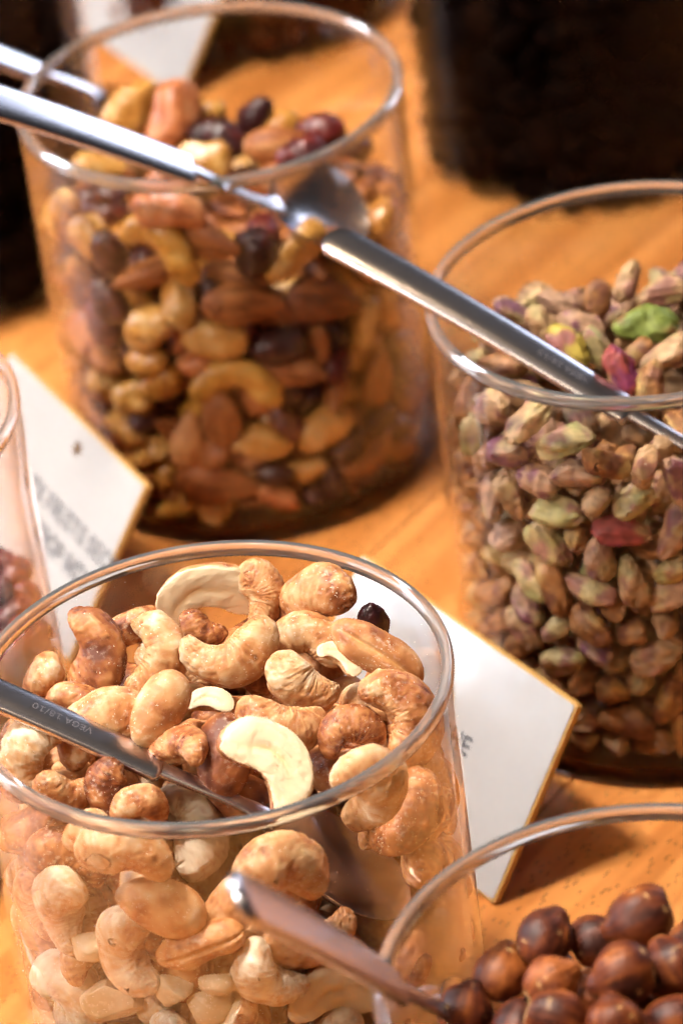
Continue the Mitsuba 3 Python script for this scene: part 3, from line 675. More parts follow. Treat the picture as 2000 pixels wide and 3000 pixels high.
bit 2 0 0 -842 -420 341 2 58 81 -12 111 -1
bit 8 0 0 -838 -695 313 -8 -68 71 -18 111 -1
bit 7 0 0 -8 -270 304 41 -90 -7 14 100 -1
cashew 1 110 0 -497 -402 253 53 38 -41 64 102 -1
half 2 55 0 -55 -821 282 -20 -79 -57 9 108 -1
bit 6 0 0 -446 -409 396 54 60 -59 10 106 -1
bit 8 0 0 -709 -340 120 5 -21 -98 -1 99 -1
bit 8 0 0 -143 -794 306 -37 -56 -20 -71 105 -1
bit 4 0 0 -269 -983 426 67 1 -67 34 99 -1
bit 4 0 0 -515 -148 157 -2 -95 -9 -29 101 -1
half 1 80 0 -5 -343 81 -90 -14 -15 -39 97 -1
cashew 1 95 0 -285 -221 361 50 55 -66 11 97 -1
bit 3 0 0 -612 -771 406 89 -15 -40 -19 111 -1
bit 8 0 0 -522 -276 378 26 51 -80 -20 106 -1
bit 6 0 0 -651 -931 417 -10 23 68 69 100 -1
bit 8 0 0 -34 -499 153 -78 -60 -18 9 113 -1
bit 5 0 0 -793 -418 402 65 -67 -30 17 102 -1
bit 1 0 0 -769 -660 340 -43 21 69 -54 110 -1
bit 4 0 0 -626 -721 89 -67 23 4 70 101 -1
bit 7 0 0 -43 -325 191 -42 -25 -87 2 109 -1
bit 5 0 0 -99 -203 289 42 -80 -25 35 102 -1
half 2 80 0 -748 -674 407 -15 -64 46 -59 99 -1
cashew 1 110 0 -64 -618 354 60 -68 -5 -42 96 -1
bit 3 0 0 -796 -551 241 86 47 18 9 101 -1
half 5 80 0 21 -1067 261 51 -69 -1 51 103 -1
cashew 3 110 0 -310 -305 146 -36 73 -55 20 107 -1
bit 3 0 0 14 -640 237 64 53 55 12 102 -1
bit 2 0 0 -531 -869 323 74 46 15 -47 98 -1
cashew 5 110 0 -7 -623 138 21 86 -30 -36 105 -1
bit 1 0 0 -546 -230 91 -45 30 39 75 106 -1
bit 3 0 0 -634 -636 94 58 32 73 -16 112 -1
bit 7 0 0 -639 -816 344 24 15 38 88 110 -1
bit 4 0 0 -141 -531 338 17 -36 -92 -3 109 -1
bit 7 0 0 -207 -453 289 26 19 -88 -36 112 -1
bit 3 0 0 -386 -223 90 87 36 31 -15 102 -1
bit 8 0 0 -148 -1002 254 43 75 44 -23 100 -1
bit 8 0 0 -733 -598 402 87 -33 -1 38 111 -1
bit 1 0 0 -647 -302 208 14 -14 77 61 105 -1
bit 4 0 0 -469 -220 263 4 31 71 63 101 -1
bit 4 0 0 -747 -795 318 -43 89 10 13 112 -1
bit 3 0 0 -766 -307 158 6 22 -97 11 96 -1
bit 4 0 0 -325 -404 223 -42 -33 -62 -57 99 -1
bit 7 0 0 149 -760 160 76 -60 -11 -20 115 -1
half 2 80 0 -598 -494 140 -69 -51 -51 -10 108 -1
cashew 8 95 0 -819 -516 369 -87 19 10 45 97 -1
bit 1 0 0 -177 -304 367 62 27 -54 49 104 -1
cashew 6 95 0 -209 -426 159 76 47 23 38 107 -1
bit 1 0 0 -556 -847 387 1 19 91 37 100 -1
cashew 3 95 0 -724 -494 160 -42 -13 -64 -63 110 -1
half 1 80 0 50 -402 374 33 5 14 -93 113 -1
bit 3 0 0 -520 -363 89 37 -3 52 -77 101 -1
bit 1 0 0 -754 -358 378 -76 63 7 14 105 -1
bit 8 0 0 -217 -1036 381 -11 89 13 -42 106 -1
half 6 80 0 -570 -423 122 42 45 68 -39 109 -1
bit 6 0 0 -568 -484 295 42 -6 -74 53 114 -1
half 4 55 0 -324 -373 321 85 -25 -26 -38 111 -1
bit 6 0 0 -794 -601 301 -93 -22 -22 21 98 -1
bit 1 0 0 -695 -639 348 -53 -5 27 -80 101 -1
bit 1 0 0 -902 -623 434 84 22 20 -46 104 -1
bit 6 0 0 23 -842 410 14 -28 29 91 112 -1
bit 8 0 0 -861 -465 402 42 65 -17 -61 104 -1
bit 6 0 0 -190 -283 147 21 -20 -7 -95 101 -1
bit 5 0 0 -787 -731 141 7 91 1 41 110 -1
bit 5 0 0 -472 -313 228 71 30 20 -60 107 -1
bit 6 0 0 24 -698 285 -29 -66 64 -27 112 -1
cashew 5 110 0 -46 -583 215 58 26 -8 77 99 -1
bit 2 0 0 149 -787 89 52 19 -80 -22 99 -1
half 3 80 0 -831 -532 97 -33 53 24 74 107 -1
bit 5 0 0 -148 -299 292 51 48 33 63 104 -1
cashew 8 110 0 -122 -745 111 9 82 -14 55 101 -1
bit 6 0 0 -589 -997 403 -10 -90 41 11 115 -1
half 4 80 0 -745 -960 330 28 43 -69 -51 100 -1
bit 5 0 0 -119 -1073 363 -36 11 -1 93 96 -1
bit 5 0 0 -408 -233 310 -1 -42 65 -63 110 -1
bit 4 0 0 53 -762 242 71 -36 60 -7 115 -1
bit 6 0 0 -112 -603 312 72 6 -12 69 112 -1
bit 2 0 0 -386 -398 92 -32 -5 79 -53 109 -1
bit 4 0 0 -259 -325 411 -54 -71 -25 37 106 -1
bit 8 0 0 -379 -278 371 -75 -29 -59 9 109 -1
bit 3 0 0 122 -856 93 -82 25 38 -34 111 -1
bit 8 0 0 149 -563 94 -4 -60 67 43 114 -1
bit 2 0 0 -300 -917 454 94 -6 -28 -15 111 -1
cashew 3 110 0 38 -420 143 48 -70 -44 -30 110 -1
bit 5 0 0 -739 -979 410 21 -36 8 91 95 -1
cashew 3 95 0 -564 -238 165 -9 67 25 69 100 -1
bit 5 0 0 -571 -167 260 54 58 -34 51 102 -1
bit 2 0 0 -500 -203 371 -8 43 85 29 102 -1
bit 2 0 0 -36 -249 92 63 -35 -36 60 109 -1
half 5 55 0 -48 -331 240 -42 3 -23 -88 104 -1
cashew 7 110 0 -652 -301 103 90 6 -15 40 111 -1
half 2 80 0 -850 -674 195 43 -10 -30 84 115 -1
bit 4 0 0 -747 -546 297 20 -35 75 52 103 -1
bit 5 0 0 -159 -187 171 -9 -18 40 -90 98 -1
cashew 2 110 0 -811 -773 210 22 -4 -43 87 96 -1
bit 7 0 0 -251 -919 218 -18 -45 -78 38 112 -1
cashew 6 110 0 -874 -637 101 98 -1 -17 0 108 -1
bit 4 0 0 -147 -525 94 26 -72 41 50 98 -1
half 4 80 0 -702 -253 363 -50 -46 -60 42 104 -1
cashew 6 110 0 -283 -207 223 48 -57 -66 13 112 -1
bit 5 0 0 -72 -536 94 28 60 -42 62 113 -1
bit 4 0 0 -640 -381 244 58 -73 -9 34 115 -1
bit 2 0 0 -71 -508 305 -71 -23 60 -29 113 -1
bit 1 0 0 -836 -398 269 10 -70 62 -34 96 -1
bit 6 0 0 -130 -183 87 -41 83 18 33 95 -1
bit 4 0 0 -131 -384 239 9 -23 97 -1 101 -1
half 3 55 0 -59 -1013 291 40 72 14 55 108 -1
bit 4 0 0 -797 -342 240 8 26 81 52 103 -1
bit 4 0 0 -692 -327 267 39 -77 -49 8 98 -1
bit 8 0 0 -551 -403 149 9 42 -89 13 110 -1
bit 4 0 0 -15 -395 88 24 -31 -85 36 96 -1
bit 5 0 0 -114 -598 143 -4 25 -89 -38 112 -1
bit 2 0 0 -141 -528 176 90 17 -39 -13 113 -1
half 7 55 0 -172 -1062 288 -48 70 28 44 104 -1
half 2 80 0 -202 -196 303 39 17 58 69 115 -1
cashew 1 95 0 -661 -814 216 47 64 -12 60 110 -1
bit 2 0 0 -188 -313 226 -57 1 -78 -26 108 -1
bit 5 0 0 -583 -909 436 -11 -12 -56 81 101 -1
bit 4 0 0 -500 -147 234 65 -26 -67 -23 110 -1
bit 7 0 0 -149 -900 211 46 -80 40 -2 111 -1
bit 6 0 0 -669 -224 201 49 -55 62 -27 111 -1
bit 2 0 0 -860 -849 238 -18 41 83 32 96 -1
bit 5 0 0 -819 -638 398 -33 -93 15 5 109 -1
bit 2 0 0 -48 -460 90 -40 -2 -48 78 102 -1
bit 3 0 0 -129 -455 270 1 -5 -99 16 98 -1
bit 4 0 0 -535 -152 87 75 -27 58 13 95 -1
bit 4 0 0 -192 -860 468 59 -14 -6 79 101 -1
bit 7 0 0 -633 -693 404 1 -48 -87 10 108 -1
bit 3 0 0 -522 -276 281 -10 91 1 41 114 -1
bit 2 0 0 -626 -859 405 29 -57 -52 -57 96 -1
bit 4 0 0 84 -519 94 -87 -16 1 -46 113 -1
cashew 4 110 0 84 -556 367 5 -32 83 46 113 -1
half 3 55 0 -708 -612 334 37 48 79 13 96 -1
bit 2 0 0 -349 -130 185 -85 -9 -14 50 104 -1
bit 5 0 0 -603 -540 152 23 39 -64 62 104 -1
bit 5 0 0 -105 -202 382 -7 71 37 -59 109 -1
bit 4 0 0 -191 -857 158 -43 -78 -35 -28 113 -1
half 1 55 0 -569 -1112 379 -29 17 -35 -87 110 -1
bit 3 0 0 -20 -258 165 -86 -16 36 32 98 -1
bit 6 0 0 -723 -725 351 -28 39 -88 -6 109 -1
cashew 8 95 0 31 -788 141 91 -37 6 -18 105 -1
bit 7 0 0 -146 -448 346 18 -74 -63 14 115 -1
bit 6 0 0 -813 -420 93 57 -57 48 35 112 -1
half 4 80 0 127 -876 215 85 -1 -51 -14 108 -1
bit 7 0 0 -798 -669 192 -31 67 15 -65 115 -1
cashew 3 110 0 -708 -659 133 4 -45 -16 88 102 -1
bit 1 0 0 -206 -348 292 84 -49 19 12 101 -1
bit 3 0 0 -626 -495 236 -91 -38 16 3 113 -1
bit 6 0 0 159 -714 91 -63 58 18 49 106 -1
half 1 55 0 -735 -411 114 64 -42 57 29 103 -1
bit 1 0 0 -284 -196 91 -68 52 29 -43 105 -1
bit 6 0 0 -100 -408 89 -13 -89 -14 -40 101 -1
bit 1 0 0 -852 -436 164 44 -68 -57 9 106 -1
bit 6 0 0 -207 -955 274 -77 -48 -33 27 109 -1
cashew 2 110 0 -675 -703 259 -73 46 17 -48 112 -1
cashew 1 110 0 -312 -957 376 12 53 76 -35 109 -1
bit 4 0 0 -108 -475 129 -13 -8 -93 -34 101 -1
bit 5 0 0 -653 -1049 415 -16 74 -49 -44 102 -1
bit 4 0 0 -395 -347 398 -65 14 -39 64 96 -1
bit 1 0 0 -138 -336 94 -60 31 66 33 114 -1
bit 5 0 0 -147 -525 262 -36 63 -54 -42 101 -1
bit 1 0 0 -22 -936 341 0 66 2 75 104 -1
cashew 2 110 0 -292 -1109 396 -10 -16 97 -16 111 -1
cashew 2 95 0 -695 -914 368 -51 1 -83 -21 109 -1
half 3 80 0 -777 -820 346 -18 21 77 58 108 -1
half 7 55 0 -18 -708 159 20 -59 63 -46 101 -1
bit 5 0 0 -112 -696 216 -57 17 -31 -74 96 -1
cashew 6 95 0 -694 -470 337 -40 -89 -4 22 105 -1
half 7 55 0 -127 -256 127 37 -86 29 20 97 -1
half 8 55 0 -799 -551 203 37 55 15 -73 99 -1
half 8 55 0 -757 -421 196 -65 -11 7 -75 98 -1
bit 2 0 0 -20 -491 359 30 -78 26 49 96 -1
bit 3 0 0 -574 -225 351 -18 -5 74 65 106 -1
bit 1 0 0 129 -487 323 30 0 65 -70 112 -1
bit 6 0 0 -625 -603 184 -30 13 64 -70 97 -1
bit 4 0 0 -175 -1097 409 -55 -62 38 41 108 -1
cashew 8 110 0 -471 -338 137 38 92 -3 -10 97 -1
bit 3 0 0 -62 -1096 402 -41 -82 3 -41 104 -1
bit 6 0 0 96 -917 136 17 -13 -67 -71 108 -1
cashew 5 95 0 -78 -333 356 -64 6 75 -15 100 -1
cashew 4 95 0 -476 -1109 426 4 -96 26 11 109 -1
bit 5 0 0 -183 -480 219 -12 -41 -85 32 96 -1
cashew 4 110 0 -482 -948 383 -12 -26 -88 -39 105 -1
bit 2 0 0 -374 -131 261 63 39 3 67 109 -1
bit 5 0 0 -44 -945 418 -41 54 20 -71 111 -1
bit 2 0 0 -424 -155 202 -51 34 -57 -54 115 -1
bit 3 0 0 -209 -869 342 25 -14 15 94 102 -1
bit 5 0 0 -55 -865 423 -30 -74 -56 -20 109 -1
bit 1 0 0 -259 -268 90 33 -94 5 3 103 -1
bit 2 0 0 -370 -340 215 80 23 49 25 114 -1
bit 8 0 0 -600 -935 336 59 -8 -79 17 99 -1
bit 3 0 0 -256 -426 394 14 37 -18 90 100 -1
half 7 55 0 -759 -344 202 17 -94 28 -8 102 -1
bit 7 0 0 -885 -793 283 5 94 29 18 109 -1
bit 6 0 0 -671 -526 181 22 -55 -56 58 99 -1
bit 5 0 0 3 -281 377 70 -70 7 12 101 -1
bit 7 0 0 -155 -233 330 73 20 -44 48 104 -1
half 7 80 0 -537 -918 295 55 -47 53 45 111 -1
bit 6 0 0 -210 -399 345 -66 -39 21 -61 99 -1
bit 4 0 0 -109 -448 199 -16 -4 56 81 104 -1
cashew 8 95 0 30 -377 317 -54 14 40 -72 96 -1
bit 4 0 0 164 -640 88 25 84 13 47 98 -1
bit 3 0 0 31 -312 167 33 59 35 64 105 -1
bit 7 0 0 -63 -347 88 -7 92 -18 -33 96 -1
tan_almond 8 70 0 -670 -661 719 49 7 72 48 112 -1
cashew 4 48 0 -760 -314 644 77 53 35 1 102 -1
tan_almond 5 70 0 -709 -461 520 32 -83 27 36 106 -1
cashew 1 110 0 -823 -472 531 -21 -32 77 51 112 -1
tan_almond 8 70 0 -712 -505 600 93 35 14 4 101 -1
tan_almond 1 70 0 -219 -276 918 39 37 -71 45 110 -1
cashew 2 34 0 -309 -283 847 18 -75 -2 63 96 -1
cashew 2 110 0 -346 -145 501 -53 45 45 56 107 -1
cashew 7 34 0 -49 -293 815 75 4 41 51 110 -1
half 1 55 0 -552 -1115 469 58 -19 18 77 98 -1
cashew 6 60 0 -259 -386 854 38 80 -18 43 111 -1
cashew 5 72 0 -649 -505 740 12 -96 -24 -13 107 -1
cashew 1 34 0 -552 -427 647 45 -58 -62 -28 100 -1
tan_almond 8 70 0 -115 -336 481 -50 2 4 86 114 -1
tan_almond 2 60 0 -658 -355 760 -41 59 8 70 101 -1
cashew 5 95 0 -483 -177 546 -13 17 55 -81 97 -1
cashew 2 60 0 -16 -350 856 -43 -42 52 -61 97 -1
cashew 4 110 0 -757 -340 480 -92 17 18 30 110 -1
cashew 1 48 0 -435 -160 781 30 16 -73 60 96 -1
tan_almond 6 70 0 -643 -572 628 -58 -29 7 -76 111 -1
cashew 4 95 0 51 -419 559 58 -80 -9 14 104 -1
cashew 5 95 0 -768 -749 525 56 65 27 -43 96 -1
cashew 7 48 0 -210 -165 844 51 -45 63 38 100 -1
longnut 6 42 0 -581 -192 912 -3 -39 30 87 114 -1
cashew 2 72 0 -756 -387 702 27 17 46 -83 106 -1
cashew 2 110 0 -163 -183 553 18 -9 75 64 105 -1
cashew 6 72 0 -780 -457 834 6 64 77 7 114 -1
cashew 7 110 0 -29 -509 500 43 1 -8 -90 102 -1
cashew 3 110 0 -627 -351 546 42 60 -53 -44 108 -1
half 2 80 0 -469 -667 878 -47 84 16 -21 100 -1
tan_almond 6 70 0 -359 -1177 507 -5 -10 -98 14 107 -1
cashew 1 95 0 -13 -342 559 -71 -53 -34 -33 109 -1
cashew 8 60 0 -619 -217 773 29 -82 43 25 105 -1
half 5 55 0 -797 -681 823 -58 69 37 -22 113 -1
cashew 8 48 0 80 -398 693 25 -61 -11 -74 100 -1
cashew 6 34 0 -322 -154 686 -39 -35 61 -59 113 -1
cashew 3 95 0 -155 -285 547 29 51 -47 66 112 -1
cashew 1 110 0 -783 -656 580 -72 1 5 69 99 -1
cashew 4 72 0 -808 -518 692 21 -63 -62 -42 109 -1
cashew 7 110 0 -664 -727 504 -97 -1 11 -21 102 -1
cashew 3 95 0 -756 -608 486 -48 -37 20 -77 102 -1
half 4 55 0 -760 -378 935 54 9 31 -77 103 -1
cashew 5 95 0 -544 -296 566 -76 52 -27 30 108 -1
tan_almond 7 60 0 -612 -526 507 44 -36 24 -79 108 -1
cashew 6 95 0 -97 -782 526 3 -32 11 -94 102 -1
cashew 1 34 0 -194 -301 726 35 58 70 25 101 -1
cashew 4 110 0 -632 -215 569 33 -25 66 -63 114 -1
cashew 4 60 0 -735 -568 852 -32 23 57 -72 105 -1
cashew 6 48 0 -729 -319 874 28 -17 49 81 97 -1
cashew 6 60 0 -82 -224 701 46 -25 74 42 96 -1
''',
'mixed': '''
ringpiece 116 0 1 -448 1972 1034 674 564 -452 156 115 20
chunk 100 0 1 -522 2731 1120 797 492 -166 309 130 21
ringpiece 130 0 1 -276 1934 543 528 560 -494 403 110 24
papaya 101 0 1 -380 2626 1130 718 443 -267 466 130 27
chunk 120 0 1 -47 1991 968 714 645 6 272 120 29
papaya 117 0 1 -400 1971 1172 720 654 -48 -226 120 31
almond 127 20 1 25 2023 763 744 596 303 1 115 39
chunk 125 0 1 -327 1945 718 755 644 27 -122 105 40
almond 136 35 1 -375 1946 193 738 666 -35 -102 110 42
almond 122 40 1 -220 1933 839 739 663 100 -66 105 43
chunk 108 0 1 -304 2382 1100 857 511 40 -45 100 45
papaya 126 0 1 -745 2297 590 405 656 -47 -636 120 47
chunk 133 0 1 -224 1938 327 765 641 59 -17 100 48
chunk 129 0 1 138 2120 606 679 165 691 -187 110 50
chunk 124 0 1 -522 2012 751 750 601 -231 -151 100 53
chunk 134 0 1 -24 1990 322 731 638 84 228 100 60
chunk 123 0 1 -420 1986 851 672 324 -160 647 110 61
raisin 128 0 1 -132 1952 667 738 664 97 69 130 62
raisin 119 0 1 -169 1944 1006 618 600 -356 362 130 64
papaya 121 0 1 -86 2375 1000 860 509 2 16 100 65
raisin 114 0 1 -630 2099 809 488 658 125 -559 130 68
raisin 104 0 1 -247 2551 1085 835 499 127 -193 135 73
chunk 111 0 1 -742 2316 1014 747 81 -660 17 115 74
cranberry 107 0 1 6 2386 1090 857 509 -16 83 120 76
almond 118 40 1 -309 1970 1055 630 692 -263 -234 110 79
almond 132 45 1 -111 1967 575 872 460 100 -134 100 81
chunk 131 0 1 -610 2076 479 740 555 -325 -196 95 83
chunk 112 0 1 -672 2170 1011 589 680 -4 -437 100 90
chunk 110 0 0 -629 2462 1080 857 511 51 -38 80 91
raisin 113 0 1 -613 2081 992 361 668 386 -524 120 94
almond 135 85 1 -452 1971 351 649 450 -492 366 85 95
goldraisin 137 0 1 -509 1999 551 750 609 -260 15 110 100
raisin 103 0 1 -120 2647 1100 394 305 511 -701 105 104
cranberry 106 0 1 82 2512 1090 846 504 65 -159 110 105
almond 105 55 1 -58 2466 1090 845 533 32 2 90 111
cranberry 115 0 1 -663 2155 702 471 663 73 -577 120 112
goldraisin 109 0 0 -45 2625 1065 794 505 67 332 100 128
goldraisin 102 0 0 -276 2733 1080 837 509 -95 177 90 129
papaya 6 0 1 90 2436 933 -62 -962 -267 5 103 149
chunk 8 0 1 -579 2080 258 83 341 102 -931 101 159
almond 4 50 1 -330 1930 420 576 -451 480 484 94 161
almond 4 50 1 163 2148 382 102 767 -230 590 107 164
almond 1 50 1 -501 2058 908 239 35 -235 -941 102 165
papaya 1 0 1 -189 1931 125 168 -291 -346 -876 92 175
chunk 1 0 1 211 2249 623 672 109 -732 15 105 189
almond 6 50 1 245 2271 748 25 -655 256 -711 102 198
goldraisin 1 0 0 -542 2014 630 -841 -481 179 169 106 202
chunk 7 0 1 -641 2144 332 -109 -428 -885 -147 103 206
almond 6 50 1 90 2069 175 -903 -286 30 -318 103 209
chunk 6 0 1 -105 1996 179 899 -308 -87 -299 104 212
chunk 4 0 1 -456 2804 863 -346 -831 -348 263 110 217
chunk 1 0 1 -383 1980 105 -563 -85 -318 758 97 218
chunk 8 0 1 129 2253 895 287 437 851 -53 110 221
goldraisin 3 0 0 222 2215 928 452 333 12 -828 99 222
goldraisin 3 0 1 138 2136 856 -140 -161 -557 802 98 225
almond 8 50 1 -222 2004 913 -114 88 902 406 91 236
cranberry 5 0 0 36 2018 523 -427 162 -572 681 98 240
raisin 2 0 1 43 2014 229 86 317 -542 -774 100 242
almond 5 50 1 36 2116 935 68 991 73 -91 104 243
cranberry 8 0 1 -631 2478 922 974 174 72 -124 100 247
cranberry 5 0 1 -139 1970 373 825 120 411 -369 101 248
ringpiece 4 0 1 -470 2061 85 0 -949 314 0 91 252
raisin 7 0 0 -195 1925 218 -135 -65 959 -240 92 253
almond 2 50 1 -29 2051 584 -697 -375 608 56 109 254
almond 4 50 1 -412 1996 278 -353 -245 -834 -346 99 257
almond 5 50 0 -231 2409 910 -234 -795 560 0 94 258
raisin 6 0 0 -17 1977 122 -194 -711 -202 645 96 260
raisin 7 0 0 148 2102 262 269 287 -446 -804 95 261
goldraisin 5 0 0 -517 2055 189 -572 -649 -404 -296 108 271
ringpiece 4 0 1 107 2188 746 860 -91 390 -317 97 274
goldraisin 3 0 0 -709 2222 855 797 -211 404 395 105 276
almond 7 50 1 172 2152 101 364 55 -509 -778 94 277
raisin 8 0 0 238 2261 436 669 557 397 292 102 279
almond 3 50 1 -649 2202 553 791 107 129 589 98 283
raisin 2 0 0 181 2683 915 -305 -99 631 706 95 287
raisin 7 0 0 -571 2083 390 795 442 102 403 102 288
chunk 6 0 1 -161 2713 911 -634 -53 61 -769 107 292
papaya 8 0 1 163 2195 792 -475 479 589 -445 100 293
papaya 4 0 1 -346 2003 624 -989 72 74 -102 103 294
almond 2 50 1 -158 2013 778 -306 300 593 682 102 295
almond 7 50 0 -607 2100 129 2 735 -526 427 101 296
raisin 6 0 0 98 2050 90 -700 607 140 -349 91 298
almond 4 50 1 19 2063 442 -491 -471 368 634 105 299
almond 6 50 0 -6 2258 921 -17 -595 771 -227 106 300
papaya 6 0 1 -425 2668 877 127 -81 639 -754 101 304
raisin 3 0 0 -718 2197 156 -105 -838 507 170 100 306
raisin 2 0 0 -67 2030 429 -836 -241 396 -294 94 310
chunk 7 0 1 -649 2197 456 -209 -32 949 232 106 311
papaya 7 0 1 -231 1996 481 -584 454 -540 -402 96 313
papaya 4 0 1 99 2550 899 675 -666 -214 237 109 322
almond 6 50 0 193 2397 908 541 -548 -198 606 90 326
chunk 5 0 1 108 2174 477 640 -727 -78 238 101 327
raisin 2 0 0 213 2196 164 653 552 473 212 98 328
almond 2 50 1 -186 2597 893 50 138 546 825 102 332
almond 8 50 1 -671 2202 243 -30 979 -132 155 100 334
cranberry 8 0 0 -230 1992 716 -149 687 349 -620 105 335
raisin 1 0 0 -84 1984 90 644 154 273 698 98 337
papaya 1 0 1 -406 2042 699 158 -366 210 892 103 338
almond 8 50 1 45 2197 271 -485 256 462 -698 109 339
raisin 4 0 0 39 2093 593 217 674 459 -537 93 340
chunk 3 0 1 -146 2478 880 -781 -9 -338 -525 108 292
almond 1 50 1 -137 2327 891 -970 57 234 16 96 344
almond 7 50 1 -742 2282 349 663 159 -118 722 95 345
raisin 2 0 0 -625 2624 895 960 173 -5 -220 98 346
chunk 2 0 1 -289 2706 783 -78 60 -223 -970 105 350
almond 7 50 1 229 2304 207 133 -383 913 35 98 355
raisin 4 0 0 219 2250 355 -721 6 -134 680 109 358
chunk 4 0 1 44 2176 372 -597 -199 -110 -769 91 360
almond 2 50 1 267 2412 844 499 -549 210 637 97 198
cranberry 2 0 0 260 2319 858 -656 -4 735 174 101 364
raisin 6 0 0 273 2493 866 778 104 616 67 103 365
almond 7 50 1 88 2373 862 750 -387 -294 -449 102 366
raisin 2 0 0 -104 2002 488 -534 -159 -482 676 97 369
cranberry 2 0 1 -40 2079 725 -550 606 572 58 110 370
almond 1 50 1 -458 2079 314 -366 150 569 721 98 257
ringpiece 2 0 1 -379 2046 462 494 368 -246 -748 98 372
almond 6 50 1 222 2315 518 -895 -278 -301 -178 102 373
almond 4 50 1 -700 2323 747 421 -765 -173 456 110 375
almond 8 50 0 -5 2096 855 -697 -453 368 418 94 376
raisin 2 0 1 -719 2291 429 165 129 -582 -786 104 377
almond 2 50 1 199 2279 272 -838 -108 97 526 99 381
raisin 6 0 0 -519 2177 890 -476 622 -497 374 93 383
goldraisin 4 0 0 -700 2208 89 -203 -184 -664 -696 95 386
cranberry 4 0 0 -139 2137 972 -37 555 828 -67 107 390
raisin 1 0 0 -298 2003 826 426 -439 -401 -682 105 391
almond 8 50 0 -513 2113 101 695 -78 -86 -710 109 393
raisin 2 0 0 -504 2092 460 -261 -339 656 -621 96 394
chunk 2 0 1 -117 2118 777 -281 325 533 -729 106 350
raisin 3 0 0 270 2362 590 268 581 -707 -301 102 397
goldraisin 1 0 1 -542 2099 825 -395 734 -361 -417 103 398
almond 8 50 1 -197 2023 94 -274 -12 13 962 109 400
raisin 4 0 0 -764 2301 848 -748 229 237 577 93 401
almond 2 50 1 -782 2387 322 -246 -662 -311 -636 92 408
cranberry 8 0 0 266 2356 292 291 634 716 19 101 411
chunk 8 0 1 -47 2406 849 834 162 -372 -373 101 413
almond 3 50 1 -634 2718 879 -276 45 -488 -827 101 414
almond 2 50 0 -765 2422 717 -221 -660 718 25 109 416
cranberry 1 0 1 -684 2223 382 829 -506 90 220 107 418
ringpiece 1 0 1 -767 2407 194 309 -752 214 -541 107 421
almond 2 50 0 -631 2176 165 621 -599 -185 470 92 422
almond 6 50 0 -274 2098 429 482 409 -751 -190 108 426
chunk 8 0 1 208 2284 99 16 182 -978 -97 93 427
almond 6 50 0 250 2366 152 -173 783 -584 129 91 431
raisin 8 0 0 65 2679 912 -949 158 109 -252 102 438
almond 2 50 1 -245 2264 885 132 79 526 837 103 332
ringpiece 2 0 1 -755 2474 873 -520 277 793 -153 108 440
almond 4 50 1 -29 2071 114 -760 -503 -27 412 101 444
raisin 1 0 0 235 2566 863 364 -122 8 -923 103 450
chunk 3 0 1 -479 2183 375 699 109 623 -333 108 456
cranberry 2 0 0 151 2196 242 -50 204 976 -54 98 460
raisin 4 0 0 -323 2081 828 132 829 -197 507 105 461
almond 5 50 1 -135 2083 232 -138 -329 -934 -26 104 463
almond 7 50 1 -274 2014 169 -342 -879 330 -36 95 466
raisin 8 0 0 -219 2062 621 569 -476 -642 -190 97 469
goldraisin 2 0 0 -367 2040 348 -215 139 -193 947 100 471
papaya 1 0 1 -267 2019 265 391 -919 47 32 109 474
almond 2 50 1 -317 2119 282 66 -919 87 -380 94 476
raisin 2 0 1 -672 2560 902 222 44 -445 866 104 346
almond 4 50 1 -318 2421 874 -372 -363 -472 -712 99 479
almond 8 50 1 -446 2212 897 -465 -739 22 487 100 479
papaya 4 0 1 -447 2514 904 -591 -705 392 -2 99 304
chunk 4 0 1 244 2411 384 -2 -357 -267 895 104 484
raisin 3 0 0 -726 2301 280 -440 -830 -241 -245 102 492
cranberry 4 0 0 -723 2290 206 -920 348 164 -78 99 493
ringpiece 5 0 1 201 2449 786 362 219 -904 -58 110 494
ringpiece 1 0 1 -728 2501 146 -448 -290 -79 -842 102 495
almond 3 50 0 -521 2766 797 666 94 324 665 96 498
goldraisin 3 0 0 -354 2143 865 -262 310 -488 773 96 511
almond 2 50 1 -699 2398 406 -177 -977 76 89 105 515
almond 7 50 1 -111 2123 643 -886 -291 273 -236 106 518
chunk 7 0 1 266 2516 643 643 226 607 409 94 520
almond 5 50 1 -47 2092 291 -206 -873 -354 265 91 522
almond 5 50 1 -479 2924 851 -843 414 318 -129 105 525
almond 6 50 1 -399 2089 593 -850 -143 456 -224 105 528
almond 8 50 1 -578 2633 829 937 161 -110 -291 91 529
raisin 2 0 0 -549 2165 222 333 853 -386 -110 97 531
chunk 8 0 1 -685 2410 867 15 -703 -681 -203 98 533
raisin 6 0 0 -581 2108 612 42 716 413 561 90 536
raisin 3 0 0 -22 2562 916 -231 -306 588 712 107 539
ringpiece 7 0 1 -287 2136 935 -753 64 -147 -638 102 540
almond 7 50 1 -31 2114 358 301 -318 -217 -872 93 545
ringpiece 4 0 1 -535 2449 822 -200 118 535 812 109 547
almond 2 50 1 186 2646 835 -51 -98 401 -910 92 552
almond 3 50 1 218 2422 515 -939 343 26 -10 93 554
cranberry 7 0 0 -760 2424 802 -398 188 -153 885 104 555
almond 3 50 1 -396 2069 205 117 904 -405 -68 100 556
raisin 3 0 0 -516 2086 556 -81 -326 -913 232 93 557
almond 3 50 1 -601 2196 818 -4 97 -545 -833 96 558
ringpiece 6 0 1 223 2472 128 -15 643 428 -635 94 562
almond 6 50 1 -748 2400 549 -678 -611 391 -116 92 563
chunk 1 0 1 41 2214 763 613 78 397 -679 98 564
raisin 1 0 0 -461 2085 750 -73 809 -158 561 106 565
chunk 4 0 1 -181 2083 371 -280 -749 -566 -200 107 566
raisin 7 0 0 -590 2288 879 688 -49 74 -721 106 568
raisin 2 0 0 280 2459 209 -306 600 -625 394 97 328
